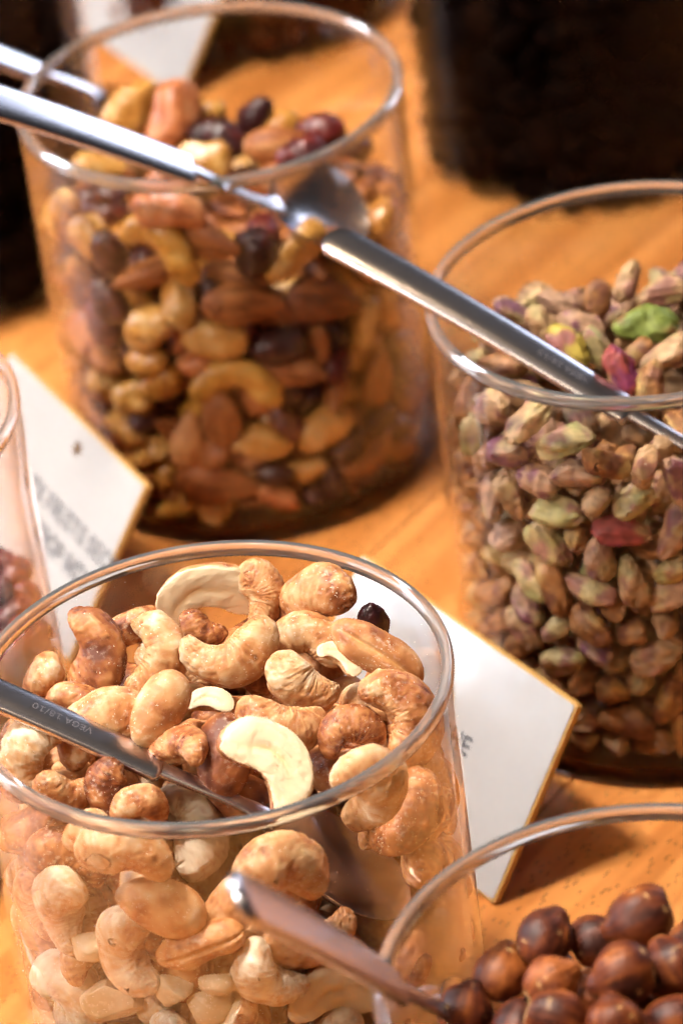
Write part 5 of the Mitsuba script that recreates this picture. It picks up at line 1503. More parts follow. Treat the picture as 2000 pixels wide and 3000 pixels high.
'pistachio': '''
pistachio 116 green 1 628 528 1107 762 601 -237 33 140 36
pistachio 100 bright_green 1 908 989 1170 861 490 29 -130 135 46
pistachio 102 yellow 1 682 959 1140 789 437 146 -405 124 54
pistachio 117 tan 1 545 597 1150 762 538 -325 153 124 56
pistachio 134 brown 1 732 467 180 731 661 -41 -164 130 58
pistachio 126 tan 1 483 650 874 639 202 -656 347 135 69
pistachio 129 green 1 567 556 749 593 668 55 -447 124 70
pistachio 128 magenta 1 764 453 841 733 666 -19 -141 119 71
pistachio 127 green 1 589 539 871 721 622 -246 -181 119 72
pistachio 123 green 1 803 445 941 744 632 -184 119 113 77
pistachio 101 magenta 1 816 783 1150 656 397 293 -571 108 78
pistachio 104 tan 1 988 1159 1170 869 493 -29 -34 119 80
pistachio 120 purple 1 649 500 1018 718 673 -124 -128 119 82
pistachio 118 tan 1 449 725 1122 729 525 -399 -183 119 84
pistachio 124 tan 1 838 438 1056 686 509 -324 405 103 85
pistachio 115 purple 1 475 659 1023 714 521 -413 -220 130 86
pistachio 113 brown 1 895 739 1130 712 367 -316 508 103 87
pistachio 133 green 1 571 551 364 738 581 -308 -151 119 88
pistachio 121 brown 1 733 460 1067 659 681 220 -231 103 92
pistachio 119 purple 1 551 564 969 687 658 -96 -293 108 96
pistachio 125 purple 1 918 436 994 530 532 478 -455 119 102
pistachio 108 purple 1 567 1173 1130 775 508 289 -240 113 103
pistachio 132 green 0 563 553 468 719 462 -510 100 108 107
pistachio 107 purple 1 690 1196 1150 851 485 51 -194 108 108
pistachio 106 brown 1 804 1194 1150 686 375 -343 521 97 109
pistachio 114 green 0 391 821 978 698 280 -659 -10 113 110
pistachio 105 tan 1 891 1231 1170 777 426 -263 381 92 114
pistachio 130 purple 1 496 621 521 546 592 -13 -593 108 115
pistachio 111 tan 1 965 846 1155 859 469 -134 156 113 116
pistachio 131 green 1 498 612 608 516 -37 -576 633 97 117
pistachio 103 green 1 772 988 1125 719 424 245 -492 97 118
pistachio 109 purple 1 740 1087 1135 842 483 90 -221 108 119
pistachio 122 tan 0 698 467 947 715 597 -358 57 81 122
pistachio 110 tan 1 630 1104 1125 634 465 384 -484 103 123
pistachio 112 brown 0 878 903 1125 784 451 -283 320 86 126
pistachio 3 tan 1 777 457 669 -699 229 -656 -166 133 140
pistachio 2 brown 1 519 1067 1046 -663 -719 207 32 130 142
pistachio 4 tan 1 828 445 415 13 -242 -275 930 128 143
pistachio 1 brown 1 848 438 266 719 431 -440 323 117 160
pistachio 1 brown 1 660 499 525 -846 -210 -253 420 118 162
pistachio 5 brown 1 571 559 623 -525 565 -585 -251 131 163
pistachio 1 tan 1 663 489 642 589 750 -130 -270 112 167
pistachio 2 brown 1 391 971 991 463 -260 841 101 130 168
pistachio 6 purple 1 697 477 749 -468 555 575 379 112 173
pistachio 8 purple 1 901 438 835 -352 309 -759 -452 120 174
pistachio 6 brown 1 550 573 261 601 -681 419 5 126 178
pistachio 6 purple 1 469 738 698 -34 446 -846 -289 130 192
pistachio 3 purple 1 434 738 821 -100 -786 81 -604 133 195
pistachio 2 tan 1 700 817 1002 168 -525 -783 286 128 200
pistachio 2 brown 0 763 489 480 -93 599 619 -500 134 207
pistachio 3 green 1 897 434 712 721 -671 -138 -104 112 211
pistachio 1 purple 1 900 440 619 -482 850 108 182 126 214
pistachio 6 tan 1 519 595 95 -437 790 -393 176 112 216
pistachio 5 brown 1 799 471 100 73 -512 -823 236 130 223
pistachio 4 tan 1 481 643 427 417 707 45 -569 115 228
pistachio 3 brown 0 699 502 268 556 -414 -47 -719 127 231
pistachio 5 purple 1 659 523 436 -688 -460 155 540 126 232
pistachio 3 tan 1 493 1258 1046 -407 -906 -65 -100 110 233
pistachio 4 brown 1 437 723 101 396 -335 -630 578 134 235
pistachio 8 tan 1 534 978 994 202 -963 179 -28 121 238
pistachio 4 brown 1 647 555 303 845 -323 -224 363 131 239
pistachio 4 tan 0 855 689 998 188 421 -870 174 115 250
pistachio 5 tan 1 648 545 168 -75 299 -833 459 124 256
pistachio 2 brown 0 428 722 506 555 55 642 525 114 262
pistachio 8 tan 0 867 474 514 331 496 -712 -372 120 264
pistachio 3 tan 0 783 493 301 491 546 610 297 131 267
pistachio 6 tan 0 427 738 196 -482 356 221 -770 126 269
pistachio 6 brown 1 650 553 802 -387 -728 -371 -426 118 272
pistachio 6 purple 1 588 1172 1015 887 380 68 -254 124 273
pistachio 8 brown 1 697 1183 947 224 652 -122 -714 132 285
pistachio 3 brown 0 614 539 94 -763 105 26 637 110 290
pistachio 3 tan 0 494 666 168 612 -155 99 -769 117 269
pistachio 2 brown 1 443 737 408 -326 133 -662 -662 122 301
pistachio 7 brown 1 373 922 796 333 -653 606 307 111 302
pistachio 7 brown 1 970 651 1029 -448 375 616 -529 116 307
pistachio 5 tan 0 699 511 95 325 -641 -607 339 113 312
pistachio 6 brown 0 877 880 956 506 -530 -247 635 130 315
pistachio 6 tan 1 970 982 954 35 -33 -682 730 115 316
pistachio 1 tan 1 894 439 136 606 -449 476 452 127 317
pistachio 3 tan 1 737 534 371 747 -347 -301 481 122 320
pistachio 3 tan 1 507 705 595 955 -273 109 -24 133 321
pistachio 6 brown 1 726 508 576 -655 -361 174 641 115 323
pistachio 3 brown 1 433 790 570 -214 -866 -268 363 132 324
pistachio 6 purple 0 497 674 253 -415 -91 690 587 117 336
pistachio 7 brown 1 757 1341 782 -112 326 827 -445 128 341
pistachio 6 brown 1 478 690 349 46 -296 709 638 110 301
pistachio 8 brown 0 377 895 474 -626 -186 -562 -507 116 262
pistachio 4 tan 1 562 601 168 -115 604 -775 146 120 312
pistachio 4 tan 0 390 1091 1006 4 -731 -521 441 112 347
pistachio 7 tan 1 613 1399 1041 298 -26 498 -814 121 349
pistachio 6 tan 1 793 752 943 -197 714 164 652 119 351
pistachio 8 tan 0 893 584 1007 643 438 584 232 123 356
pistachio 4 green 1 389 830 123 106 643 -147 744 113 357
pistachio 3 tan 0 439 1183 1001 370 -427 17 825 111 347
pistachio 6 brown 0 381 937 650 -226 -663 -630 337 134 363
pistachio 2 brown 1 435 832 780 -594 782 -96 -160 129 374
pistachio 2 brown 0 378 875 581 244 -628 -276 686 114 363
pistachio 7 green 0 382 904 371 -352 -658 666 25 131 379
pistachio 4 brown 0 419 823 681 -399 -250 853 225 123 385
pistachio 6 purple 1 711 559 884 -453 -698 -206 -515 111 392
pistachio 2 brown 0 789 569 998 -93 -452 852 -246 117 396
pistachio 5 tan 1 463 753 279 -150 -221 902 -340 128 399
pistachio 8 brown 1 462 768 961 -644 -699 10 -310 115 406
pistachio 5 brown 1 874 507 760 70 -7 750 657 132 412
pistachio 7 tan 0 828 1059 932 223 -710 -546 385 118 415
pistachio 5 tan 1 418 822 241 -141 163 714 667 113 399
pistachio 4 tan 1 888 511 914 -669 167 -699 -191 117 419
pistachio 5 tan 1 753 839 917 398 168 439 -788 129 420
pistachio 3 purple 1 801 534 876 -413 -477 592 -501 129 424
pistachio 3 purple 1 864 1372 1008 562 201 -10 -802 127 439
pistachio 3 purple 0 373 965 215 687 -287 508 433 119 442
pistachio 5 brown 1 434 812 451 769 -638 -37 0 115 443
pistachio 6 brown 0 966 889 914 -560 275 -34 -781 112 452
pistachio 3 green 1 709 557 683 -51 -938 218 -263 131 454
pistachio 4 brown 0 750 669 951 -264 -717 478 -433 113 457
pistachio 3 brown 1 648 1229 833 460 624 -307 552 120 272
pistachio 4 brown 1 931 471 372 -115 860 497 -31 124 459
pistachio 5 purple 1 1070 1337 1094 -774 -493 12 -397 134 464
pistachio 3 purple 1 681 573 969 -888 -162 278 -329 118 465
pistachio 3 purple 1 622 994 907 321 -156 903 -239 120 467
pistachio 8 purple 0 813 1347 686 483 -661 44 -572 123 472
pistachio 5 tan 1 736 1420 1011 988 29 -150 -17 113 473
pistachio 6 tan 0 893 1280 926 -614 396 243 638 131 477
pistachio 8 purple 1 426 825 329 -325 -45 125 936 115 481
pistachio 4 green 0 822 1205 925 451 -579 -77 -675 116 497
pistachio 2 tan 1 1014 1134 1009 -10 -733 -562 -383 117 502
pistachio 5 green 1 1040 1465 983 -222 388 460 767 124 504
pistachio 1 purple 1 533 1121 954 620 656 -348 -253 133 506
pistachio 8 brown 1 426 905 279 -136 972 163 -97 120 507
pistachio 1 brown 0 816 554 555 485 402 -569 -529 130 508
pistachio 8 brown 1 417 907 99 33 -7 -682 731 124 513
pistachio 4 tan 1 402 970 524 67 -326 -942 -40 124 228
pistachio 5 tan 1 461 897 993 186 377 -680 601 126 514
pistachio 3 brown 0 568 1212 880 400 211 833 318 115 516
pistachio 5 purple 1 1029 1391 897 -162 -718 -334 589 125 517
pistachio 1 purple 1 418 994 101 857 512 9 50 130 527
pistachio 7 brown 1 429 891 187 -486 868 -27 -100 132 513
pistachio 6 brown 1 386 1032 884 -659 -91 -685 297 131 168
pistachio 8 tan 1 843 507 187 291 -200 -627 -695 112 535
pistachio 6 tan 1 826 541 657 691 -553 230 -405 127 538
pistachio 3 tan 1 773 581 224 329 -531 739 -253 113 542
pistachio 5 purple 1 458 833 899 191 -297 767 536 116 467
pistachio 2 tan 1 394 1015 426 808 363 -397 240 127 544
pistachio 3 brown 1 580 657 656 813 -496 282 -116 119 546
pistachio 1 purple 1 557 734 1022 -725 -41 359 -586 130 553
pistachio 2 tan 1 703 1309 860 -959 160 144 183 132 560
pistachio 1 brown 0 381 1017 709 -11 724 -368 583 129 363
pistachio 7 tan 1 656 725 972 465 -346 -742 -337 112 569
pistachio 4 tan 1 824 1346 890 -534 -614 40 -580 111 351
pistachio 5 tan 0 965 1378 1005 -564 -27 -650 -509 114 572
pistachio 8 purple 1 582 648 392 -334 291 889 -120 124 573
pistachio 6 tan 0 833 565 416 623 -338 85 700 128 267
pistachio 6 tan 1 978 449 446 -297 128 900 291 133 576
pistachio 4 tan 1 407 1023 284 -234 -935 -231 131 124 399
pistachio 4 tan 1 816 604 735 97 66 920 375 130 583
pistachio 6 green 1 865 515 341 257 -37 -883 -391 112 586
pistachio 1 tan 1 1027 1319 778 873 -102 326 -349 112 590
pistachio 2 tan 1 577 898 920 -490 813 250 191 123 598
pistachio 5 brown 0 974 740 937 525 -253 -19 -812 118 452
pistachio 5 brown 1 951 1226 1029 558 -253 578 -539 115 601
pistachio 7 purple 1 530 714 499 731 -369 358 -449 120 604
pistachio 4 tan 1 773 1269 979 -30 504 -325 -800 119 605
pistachio 6 purple 1 505 1297 959 -491 83 -326 804 130 467
pistachio 4 tan 1 973 547 942 -160 733 -661 21 118 419
pistachio 5 purple 1 544 768 790 -851 114 -70 -508 129 615
pistachio 5 tan 0 873 556 96 323 -569 639 -404 118 317
pistachio 1 purple 1 587 825 982 -719 -534 21 444 116 617
pistachio 1 brown 1 589 639 817 -825 -52 540 160 127 621
pistachio 5 tan 1 655 1296 1038 -678 733 -50 32 133 622
pistachio 6 brown 1 1091 1384 986 -631 -535 -341 446 113 625
pistachio 2 tan 0 1029 764 1022 753 427 -464 -186 116 250
pistachio 4 tan 1 874 597 866 243 -777 -162 -558 118 419
pistachio 4 tan 1 533 795 613 -76 -201 318 -923 126 321
pistachio 8 brown 1 442 935 881 -698 253 597 -304 132 168
pistachio 4 green 1 1120 1282 953 34 -235 -595 -768 133 635
pistachio 2 purple 1 676 624 228 425 865 208 167 127 640
pistachio 8 tan 1 866 557 259 567 21 -61 821 127 641
pistachio 1 purple 1 619 639 981 -382 -234 -591 670 117 465
pistachio 2 brown 1 597 708 884 -37 -374 354 -856 132 645
pistachio 8 brown 1 432 1132 904 -203 478 834 -188 121 645
pistachio 1 brown 1 913 1123 927 -760 27 -249 600 117 651
pistachio 3 brown 0 985 1391 583 -384 683 -392 483 110 652
pistachio 7 brown 1 811 655 881 691 577 263 347 119 655
pistachio 6 brown 1 393 1095 226 543 329 -197 -747 125 656
pistachio 4 purple 1 603 722 742 -92 932 -18 350 117 657
pistachio 1 purple 1 423 1047 589 126 158 963 181 130 662
pistachio 2 tan 0 975 1478 912 45 -12 -85 -26 126 -1
pistachio 6 tan 0 606 1281 929 42 47 77 -10 133 -1
pistachio 4 purple 0 992 1333 686 -54 31 78 -4 124 -1
pistachio 3 brown 0 661 637 743 -82 -43 13 -35 131 -1
pistachio 7 brown 0 963 442 296 -33 -4 -94 10 126 -1
pistachio 5 brown 0 909 1331 616 -53 57 -44 -45 132 -1
pistachio 7 tan 0 918 554 438 43 45 -59 -51 119 -1
pistachio 1 tan 0 703 655 668 20 18 64 72 111 -1
pistachio 7 tan 0 552 680 97 -59 -68 31 30 121 -1
pistachio 2 tan 0 895 558 598 -17 66 -73 -6 116 -1
pistachio 2 brown 0 956 481 200 45 29 47 70 134 -1
pistachio 8 brown 0 731 637 589 -10 20 68 -70 122 -1
pistachio 1 brown 0 744 588 802 -16 71 68 11 119 -1
pistachio 3 tan 0 682 653 880 61 3 -75 -25 112 -1
pistachio 2 brown 0 450 1231 855 -54 -67 -23 -45 122 -1
pistachio 6 tan 0 424 1112 657 -25 -9 58 -77 112 -1
pistachio 1 brown 0 730 1463 570 95 12 29 6 114 -1
pistachio 1 purple 0 699 610 505 -70 -1 3 -72 125 -1
pistachio 4 purple 0 1067 597 500 -67 13 49 -55 125 -1
pistachio 3 brown 0 733 1414 318 -4 -58 -79 -19 127 -1
pistachio 8 purple 0 979 1478 343 -79 -6 -61 2 131 -1
pistachio 1 brown 0 975 516 110 -19 19 -83 -49 122 -1
pistachio 2 brown 0 615 731 534 73 50 -33 -33 120 -1
pistachio 6 brown 0 854 1479 948 24 -81 10 53 134 -1
pistachio 7 brown 0 572 722 299 -24 49 -58 60 130 -1
pistachio 6 tan 0 587 1222 517 65 65 -22 -33 120 -1
pistachio 1 purple 0 1151 1289 735 -73 -58 -27 -22 127 -1
pistachio 3 brown 0 857 1449 704 8 81 -45 -37 132 -1
pistachio 3 tan 0 766 1381 433 70 20 -65 20 123 -1
pistachio 1 tan 0 627 1404 821 -39 25 55 70 131 -1
pistachio 5 brown 0 560 797 882 22 -4 11 -97 133 -1
pistachio 2 tan 0 404 1117 499 43 -72 -44 32 133 -1
pistachio 2 tan 0 1112 1356 803 0 30 93 -23 116 -1
pistachio 6 purple 0 1061 1295 530 -67 -53 -33 40 131 -1
pistachio 6 green 0 1074 1451 406 74 24 -63 0 133 -1
pistachio 5 brown 0 1048 1334 164 25 -87 -37 21 111 -1
pistachio 1 brown 0 532 959 137 69 -22 60 33 128 -1
pistachio 6 brown 0 549 1354 729 85 36 -10 38 118 -1
pistachio 5 green 0 1097 1192 996 -70 -13 -47 53 125 -1
pistachio 4 purple 0 522 1325 557 -45 22 -23 84 118 -1
pistachio 8 tan 0 655 1234 399 13 74 18 -64 119 -1
pistachio 8 tan 0 782 581 119 -86 -5 -37 -34 131 -1
pistachio 5 brown 0 1151 1282 348 96 14 -5 22 125 -1
pistachio 4 brown 0 878 1487 806 43 -88 11 19 121 -1
pistachio 8 brown 0 518 1105 534 46 -86 18 15 129 -1
pistachio 4 tan 0 1174 1235 631 -65 -58 -42 24 123 -1
pistachio 1 tan 0 515 1310 809 -28 -49 16 81 131 -1
pistachio 4 green 0 623 725 369 15 42 82 37 114 -1
pistachio 3 tan 0 1094 628 1012 55 79 -22 -19 121 -1
pistachio 1 brown 0 647 1290 508 -25 25 56 -75 133 -1
pistachio 2 tan 0 1186 1381 959 -54 -29 -19 -77 115 -1
pistachio 6 purple 0 545 868 125 60 13 77 18 118 -1
pistachio 3 tan 0 1088 649 751 38 82 37 -21 116 -1
pistachio 2 brown 0 499 885 492 -7 18 -31 93 123 -1
pistachio 6 brown 0 1003 1352 94 -22 83 48 -14 112 -1
pistachio 8 brown 0 503 1065 445 21 6 64 74 127 -1
pistachio 5 purple 0 535 1159 446 63 78 -8 1 134 -1
pistachio 3 tan 0 593 1167 359 73 -11 -59 33 112 -1
pistachio 1 brown 0 1040 482 258 -13 64 -75 -1 112 -1
pistachio 7 purple 0 641 1324 659 -56 -74 -34 15 120 -1
pistachio 7 purple 0 1033 667 920 -15 -59 63 -48 115 -1
pistachio 6 tan 0 1126 1353 94 -97 8 -3 22 114 -1
pistachio 7 tan 0 1179 1364 658 -28 39 -78 40 115 -1
pistachio 2 brown 0 1124 1438 133 42 57 39 -59 121 -1
pistachio 3 tan 0 1004 574 434 25 66 -58 -41 111 -1
pistachio 3 brown 0 906 1485 598 5 31 -26 91 130 -1
pistachio 7 purple 0 624 612 559 -26 25 10 -93 117 -1
pistachio 7 purple 0 552 1317 164 -36 48 63 -50 115 -1
pistachio 5 tan 0 1001 1449 482 -53 -50 -66 -18 123 -1
pistachio 5 purple 0 1044 1442 177 -29 78 55 9 112 -1
pistachio 8 brown 0 902 1375 385 -60 27 -20 73 129 -1
pistachio 7 brown 0 457 1032 789 1 68 40 61 122 -1
pistachio 5 brown 0 721 1368 556 38 73 -19 53 123 -1
pistachio 2 tan 0 1026 482 512 -3 80 -53 28 113 -1
pistachio 8 green 0 518 1109 265 -2 1 4 -100 129 -1
pistachio 7 purple 0 894 1455 175 63 16 52 55 123 -1
pistachio 1 brown 0 1155 1416 543 -36 52 -15 -76 125 -1
pistachio 8 tan 0 607 679 231 69 63 27 24 122 -1
pistachio 7 brown 0 500 1153 347 -68 58 -10 -43 116 -1
pistachio 8 tan 0 527 800 343 -65 -69 -30 -4 129 -1
pistachio 4 tan 0 536 977 739 43 -56 -71 4 111 -1
pistachio 4 brown 0 553 1082 169 -52 33 29 73 133 -1
pistachio 6 brown 0 958 472 559 -57 -49 -23 -61 116 -1
pistachio 4 tan 0 823 1322 341 22 -21 -52 -80 127 -1
pistachio 7 tan 0 628 1292 231 0 -99 -11 -1 125 -1
pistachio 3 brown 0 740 1459 807 39 -8 -80 -45 129 -1
pistachio 2 purple 0 812 1466 99 73 58 26 24 123 -1
pistachio 4 tan 0 561 1250 329 -1 -47 56 -68 111 -1
pistachio 5 brown 0 1092 1274 96 21 -7 -47 85 120 -1
pistachio 4 brown 0 1126 1199 884 -40 90 -15 6 126 -1
pistachio 8 brown 0 457 1011 355 -44 61 60 -27 130 -1
pistachio 8 tan 0 483 1221 515 -84 35 -9 40 114 -1
pistachio 8 tan 0 468 1256 421 45 4 -61 -65 123 -1
pistachio 7 tan 0 968 1325 485 -46 65 42 43 116 -1
pistachio 7 brown 0 1069 1382 714 6 -38 -91 -15 124 -1
pistachio 7 purple 0 555 786 440 79 10 -29 54 125 -1
pistachio 7 brown 0 644 694 448 91 31 2 -28 125 -1
pistachio 6 brown 0 950 649 885 -10 -89 43 13 114 -1
pistachio 6 purple 0 1045 874 991 78 -21 -31 -49 115 -1
pistachio 1 brown 0 630 1368 172 -66 4 34 -67 132 -1
pistachio 5 tan 0 557 1363 641 -62 -72 -20 -25 113 -1
pistachio 2 brown 0 522 1105 779 -51 -83 2 22 116 -1
pistachio 8 tan 0 636 1404 294 -53 36 -77 7 124 -1
pistachio 6 purple 0 706 1405 229 -66 -44 30 53 126 -1
pistachio 6 brown 0 660 1418 678 -83 -39 -34 21 123 -1
pistachio 4 green 0 1087 470 816 0 -56 19 81 114 -1
pistachio 3 tan 0 963 563 275 -28 50 39 -72 130 -1
pistachio 6 green 0 776 617 457 29 12 94 -14 117 -1
pistachio 8 brown 0 1044 1465 790 94 -29 5 -14 123 -1
pistachio 1 tan 0 795 1328 251 -92 15 5 -37 123 -1
pistachio 3 brown 0 1064 594 679 -9 -51 -74 -43 112 -1
pistachio 8 green 0 635 1376 952 -90 23 10 36 120 -1
pistachio 4 tan 0 524 1035 877 41 74 30 -44 133 -1
pistachio 6 green 0 707 1446 455 27 -55 -21 -76 131 -1
pistachio 5 tan 0 1066 1426 541 4 71 69 13 116 -1
pistachio 5 purple 0 1188 1214 810 -94 -28 17 9 113 -1
pistachio 7 purple 0 523 861 245 -40 78 13 -47 120 -1
pistachio 5 tan 0 464 906 589 24 56 73 32 112 -1
pistachio 4 tan 0 960 1335 880 32 60 -8 73 111 -1
pistachio 8 brown 0 1046 588 310 0 -38 -92 8 113 -1
pistachio 1 brown 0 592 1391 95 -4 -97 -22 8 110 -1
pistachio 5 brown 0 765 1468 915 39 31 -58 65 114 -1
pistachio 1 brown 0 959 1449 691 -64 22 -62 40 131 -1
pistachio 8 tan 0 868 1363 102 -35 -44 -45 -70 123 -1
pistachio 6 purple 0 1082 1364 611 86 -35 34 -12 116 -1
pistachio 3 tan 0 1046 539 1005 -7 80 -27 -53 119 -1
pistachio 4 tan 0 506 868 401 -42 90 6 5 117 -1
pistachio 7 brown 0 1086 596 236 -80 -14 8 58 125 -1
pistachio 6 brown 0 487 955 432 -27 95 17 -2 133 -1
pistachio 6 brown 0 503 1062 704 97 -11 14 -14 119 -1
pistachio 4 tan 0 684 1304 319 4 16 93 34 133 -1
pistachio 4 brown 0 1013 1380 424 -40 26 -43 -77 127 -1
pistachio 6 brown 0 1032 1472 635 -20 -52 -35 75 121 -1
pistachio 3 brown 0 531 1329 461 -83 -20 -38 -37 126 -1
pistachio 8 tan 0 589 764 98 -36 20 49 -77 130 -1
pistachio 8 tan 0 539 1071 613 -37 51 77 -8 119 -1
pistachio 7 purple 0 630 1212 666 -15 -67 9 -72 125 -1
pistachio 1 tan 0 1021 1312 262 51 74 -38 20 124 -1
pistachio 8 brown 0 1063 1375 334 -81 -47 21 28 122 -1
pistachio 1 tan 0 760 1299 95 -38 91 17 -5 112 -1
pistachio 3 purple 0 934 1412 840 -75 47 -40 -25 131 -1
pistachio 2 tan 0 922 1397 292 -66 76 2 1 122 -1
pistachio 5 purple 0 430 1188 586 51 -20 33 -77 131 -1
pistachio 3 purple 0 1001 450 837 33 45 54 -62 123 -1
pistachio 6 brown 0 552 1249 710 -50 23 -81 19 113 -1
pistachio 6 purple 0 444 1189 756 -10 75 -64 -13 116 -1
pistachio 4 purple 0 1037 550 864 63 -41 -4 -65 115 -1
pistachio 4 brown 0 1076 593 391 39 41 72 41 121 -1
pistachio 1 tan 0 615 733 637 -50 4 62 -61 116 -1
pistachio 1 brown 0 817 1480 492 -79 -40 34 -31 116 -1
pistachio 8 purple 0 548 867 561 48 -59 65 -2 110 -1
pistachio 6 purple 0 1121 1092 1012 0 32 -44 -84 121 -1
pistachio 8 purple 0 461 1244 326 83 -5 35 43 129 -1
pistachio 4 purple 0 1166 1397 382 24 -66 -57 -42 130 -1
pistachio 6 tan 0 898 1486 452 -21 40 -45 -77 127 -1
pistachio 2 tan 0 1091 1320 414 -28 50 -80 19 115 -1
pistachio 1 brown 0 739 1295 452 -42 -38 -49 66 132 -1
pistachio 7 purple 0 451 1201 244 70 -54 -18 -43 117 -1
pistachio 1 brown 0 395 1106 783 -38 58 -53 -50 118 -1
pistachio 1 purple 0 639 656 301 -94 -14 -3 -30 110 -1
pistachio 3 green 0 928 552 684 -71 0 -9 69 126 -1
pistachio 3 tan 0 627 1388 569 -14 56 -70 42 126 -1
pistachio 5 tan 0 724 640 126 4 56 16 -81 123 -1
pistachio 1 purple 0 1175 1127 941 -72 -46 5 -51 119 -1
pistachio 5 brown 0 653 1234 143 63 44 60 -22 119 -1
pistachio 4 brown 0 577 1267 93 -94 2 4 -34 114 -1
pistachio 8 tan 0 1015 609 607 -93 -20 -17 -24 125 -1
pistachio 3 tan 0 472 1273 669 -60 49 -37 -51 111 -1
pistachio 4 purple 0 1011 569 754 -4 -84 48 -24 126 -1
pistachio 5 tan 0 1198 1393 777 17 -23 -36 89 125 -1
pistachio 7 tan 0 575 1268 412 63 58 52 -4 117 -1
pistachio 1 purple 0 690 623 377 11 49 -85 13 111 -1
pistachio 4 green 0 1054 495 353 25 -89 39 -3 121 -1
pistachio 8 tan 0 796 1453 271 -9 64 -68 -35 121 -1
pistachio 4 purple 0 544 859 680 42 31 81 26 127 -1
pistachio 2 green 0 563 1196 234 2 -44 -79 -43 131 -1
pistachio 1 tan 0 563 1365 361 43 -85 -30 6 122 -1
pistachio 4 brown 0 890 1329 209 24 -88 -15 -38 127 -1
pistachio 4 purple 0 1037 488 598 54 -39 22 -71 118 -1
pistachio 2 green 0 1170 1265 440 -23 -6 23 94 123 -1
pistachio 1 brown 0 789 1383 171 -18 -2 -67 72 121 -1
pistachio 2 tan 0 1186 1359 476 69 68 22 10 126 -1
pistachio 2 purple 0 935 597 354 -15 2 -97 20 124 -1
pistachio 3 tan 0 500 977 648 -32 6 93 -15 127 -1
pistachio 1 tan 0 692 1450 107 -21 -90 -27 27 112 -1
pistachio 5 brown 0 511 1060 94 -13 95 -26 9 113 -1
pistachio 7 brown 0 1122 1439 652 8 80 -19 57 121 -1
pistachio 5 tan 0 506 993 526 79 42 -30 -32 134 -1
pistachio 4 tan 0 1135 1434 287 -6 -57 8 -82 119 -1
pistachio 2 tan 0 640 1220 283 -21 92 23 -24 112 -1
pistachio 1 brown 0 808 1446 366 -30 43 85 -11 121 -1
pistachio 4 tan 0 1136 1356 225 -46 55 -31 -63 131 -1
pistachio 1 brown 0 1004 1474 112 -77 -57 -10 27 131 -1
pistachio 6 purple 0 532 915 808 -78 -5 -43 46 130 -1
pistachio 5 brown 0 548 1346 260 35 72 56 -21 120 -1
pistachio 7 tan 0 392 1087 118 -47 -59 -66 0 132 -1
pistachio 2 purple 0 826 1405 808 -30 -71 14 -62 121 -1
pistachio 3 purple 0 1151 1015 937 -55 32 68 36 117 -1
pistachio 8 tan 0 730 1327 687 59 5 -22 78 113 -1
pistachio 2 green 0 462 1021 188 -66 21 9 72 133 -1
pistachio 2 tan 0 553 1181 594 55 72 -25 -33 130 -1
pistachio 7 purple 0 491 1292 98 -25 29 -47 80 119 -1
pistachio 8 tan 0 1078 750 942 46 70 -53 15 120 -1
pistachio 6 brown 0 1014 486 695 -66 -28 58 39 130 -1
pistachio 3 purple 0 581 1183 120 25 -30 -67 -63 123 -1
pistachio 1 purple 0 1010 1248 928 -43 -54 71 -17 128 -1
pistachio 1 brown 0 709 1273 600 -78 -33 -53 5 112 -1
pistachio 5 tan 0 973 1449 220 -62 -20 -34 -68 118 -1
pistachio 8 purple 0 1151 1285 159 88 22 19 36 111 -1
pistachio 4 tan 0 1132 1418 874 -12 -41 -89 -13 128 -1
pistachio 1 tan 0 948 586 523 99 2 -10 -13 134 -1
pistachio 2 brown 0 588 1274 606 -40 -88 -6 25 116 -1
pistachio 5 tan 0 1155 1264 532 19 -64 74 4 113 -1
pistachio 5 brown 0 979 1321 345 17 -23 41 86 126 -1
pistachio 1 green 0 742 1294 174 10 5 -25 -96 114 -1
pistachio 3 tan 0 886 594 175 -61 79 -8 -1 130 -1
pistachio 1 green 0 575 762 196 -62 -30 -6 72 125 -1
pistachio 7 tan 0 525 984 260 -73 -40 21 51 118 -1
pistachio 3 tan 0 1056 1419 254 -54 44 -66 28 118 -1
pistachio 4 tan 0 613 1406 464 82 23 51 7 117 -1
pistachio 1 brown 0 489 1266 194 41 55 18 70 123 -1
pistachio 3 green 0 666 1353 403 -69 49 4 -54 128 -1
pistachio 6 brown 0 1116 834 951 14 -61 -22 75 111 -1
pistachio 5 tan 0 452 1151 179 -83 -55 14 -3 118 -1
pistachio 7 tan 0 944 565 819 -78 -16 49 36 122 -1
pistachio 5 purple 0 1011 445 94 -5 -3 42 91 112 -1
pistachio 1 tan 0 819 1417 573 83 0 -56 3 113 -1
pistachio 4 tan 0 485 806 136 76 -23 -45 -40 132 -1
pistachio 1 tan 0 1120 1260 247 26 -88 14 -37 131 -1
pistachio 2 green 0 771 620 312 -25 -7 -66 -70 116 -1
pistachio 3 purple 0 401 1117 326 -80 -4 -25 -54 131 -1
pistachio 5 brown 0 1013 573 195 57 -21 -18 77 121 -1
pistachio 3 green 0 893 1346 769 11 -83 -23 49 130 -1
pistachio 7 brown 0 457 922 737 -59 33 73 13 121 -1
pistachio 5 tan 0 766 1459 668 84 -6 45 29 134 -1
pistachio 2 tan 0 644 662 141 -25 -64 54 48 121 -1
pistachio 2 brown 0 1086 1279 645 29 -48 -59 -58 118 -1
pistachio 6 tan 0 531 931 337 75 1 -23 62 129 -1
pistachio 1 brown 0 776 1472 182 -37 -90 -7 -20 124 -1
pistachio 3 brown 0 740 1376 930 32 -23 28 87 125 -1
pistachio 1 tan 0 889 1485 293 -64 13 72 23 132 -1
pistachio 2 brown 0 401 1135 411 9 61 -78 -8 112 -1
pistachio 3 purple 0 557 1189 781 3 26 78 57 122 -1
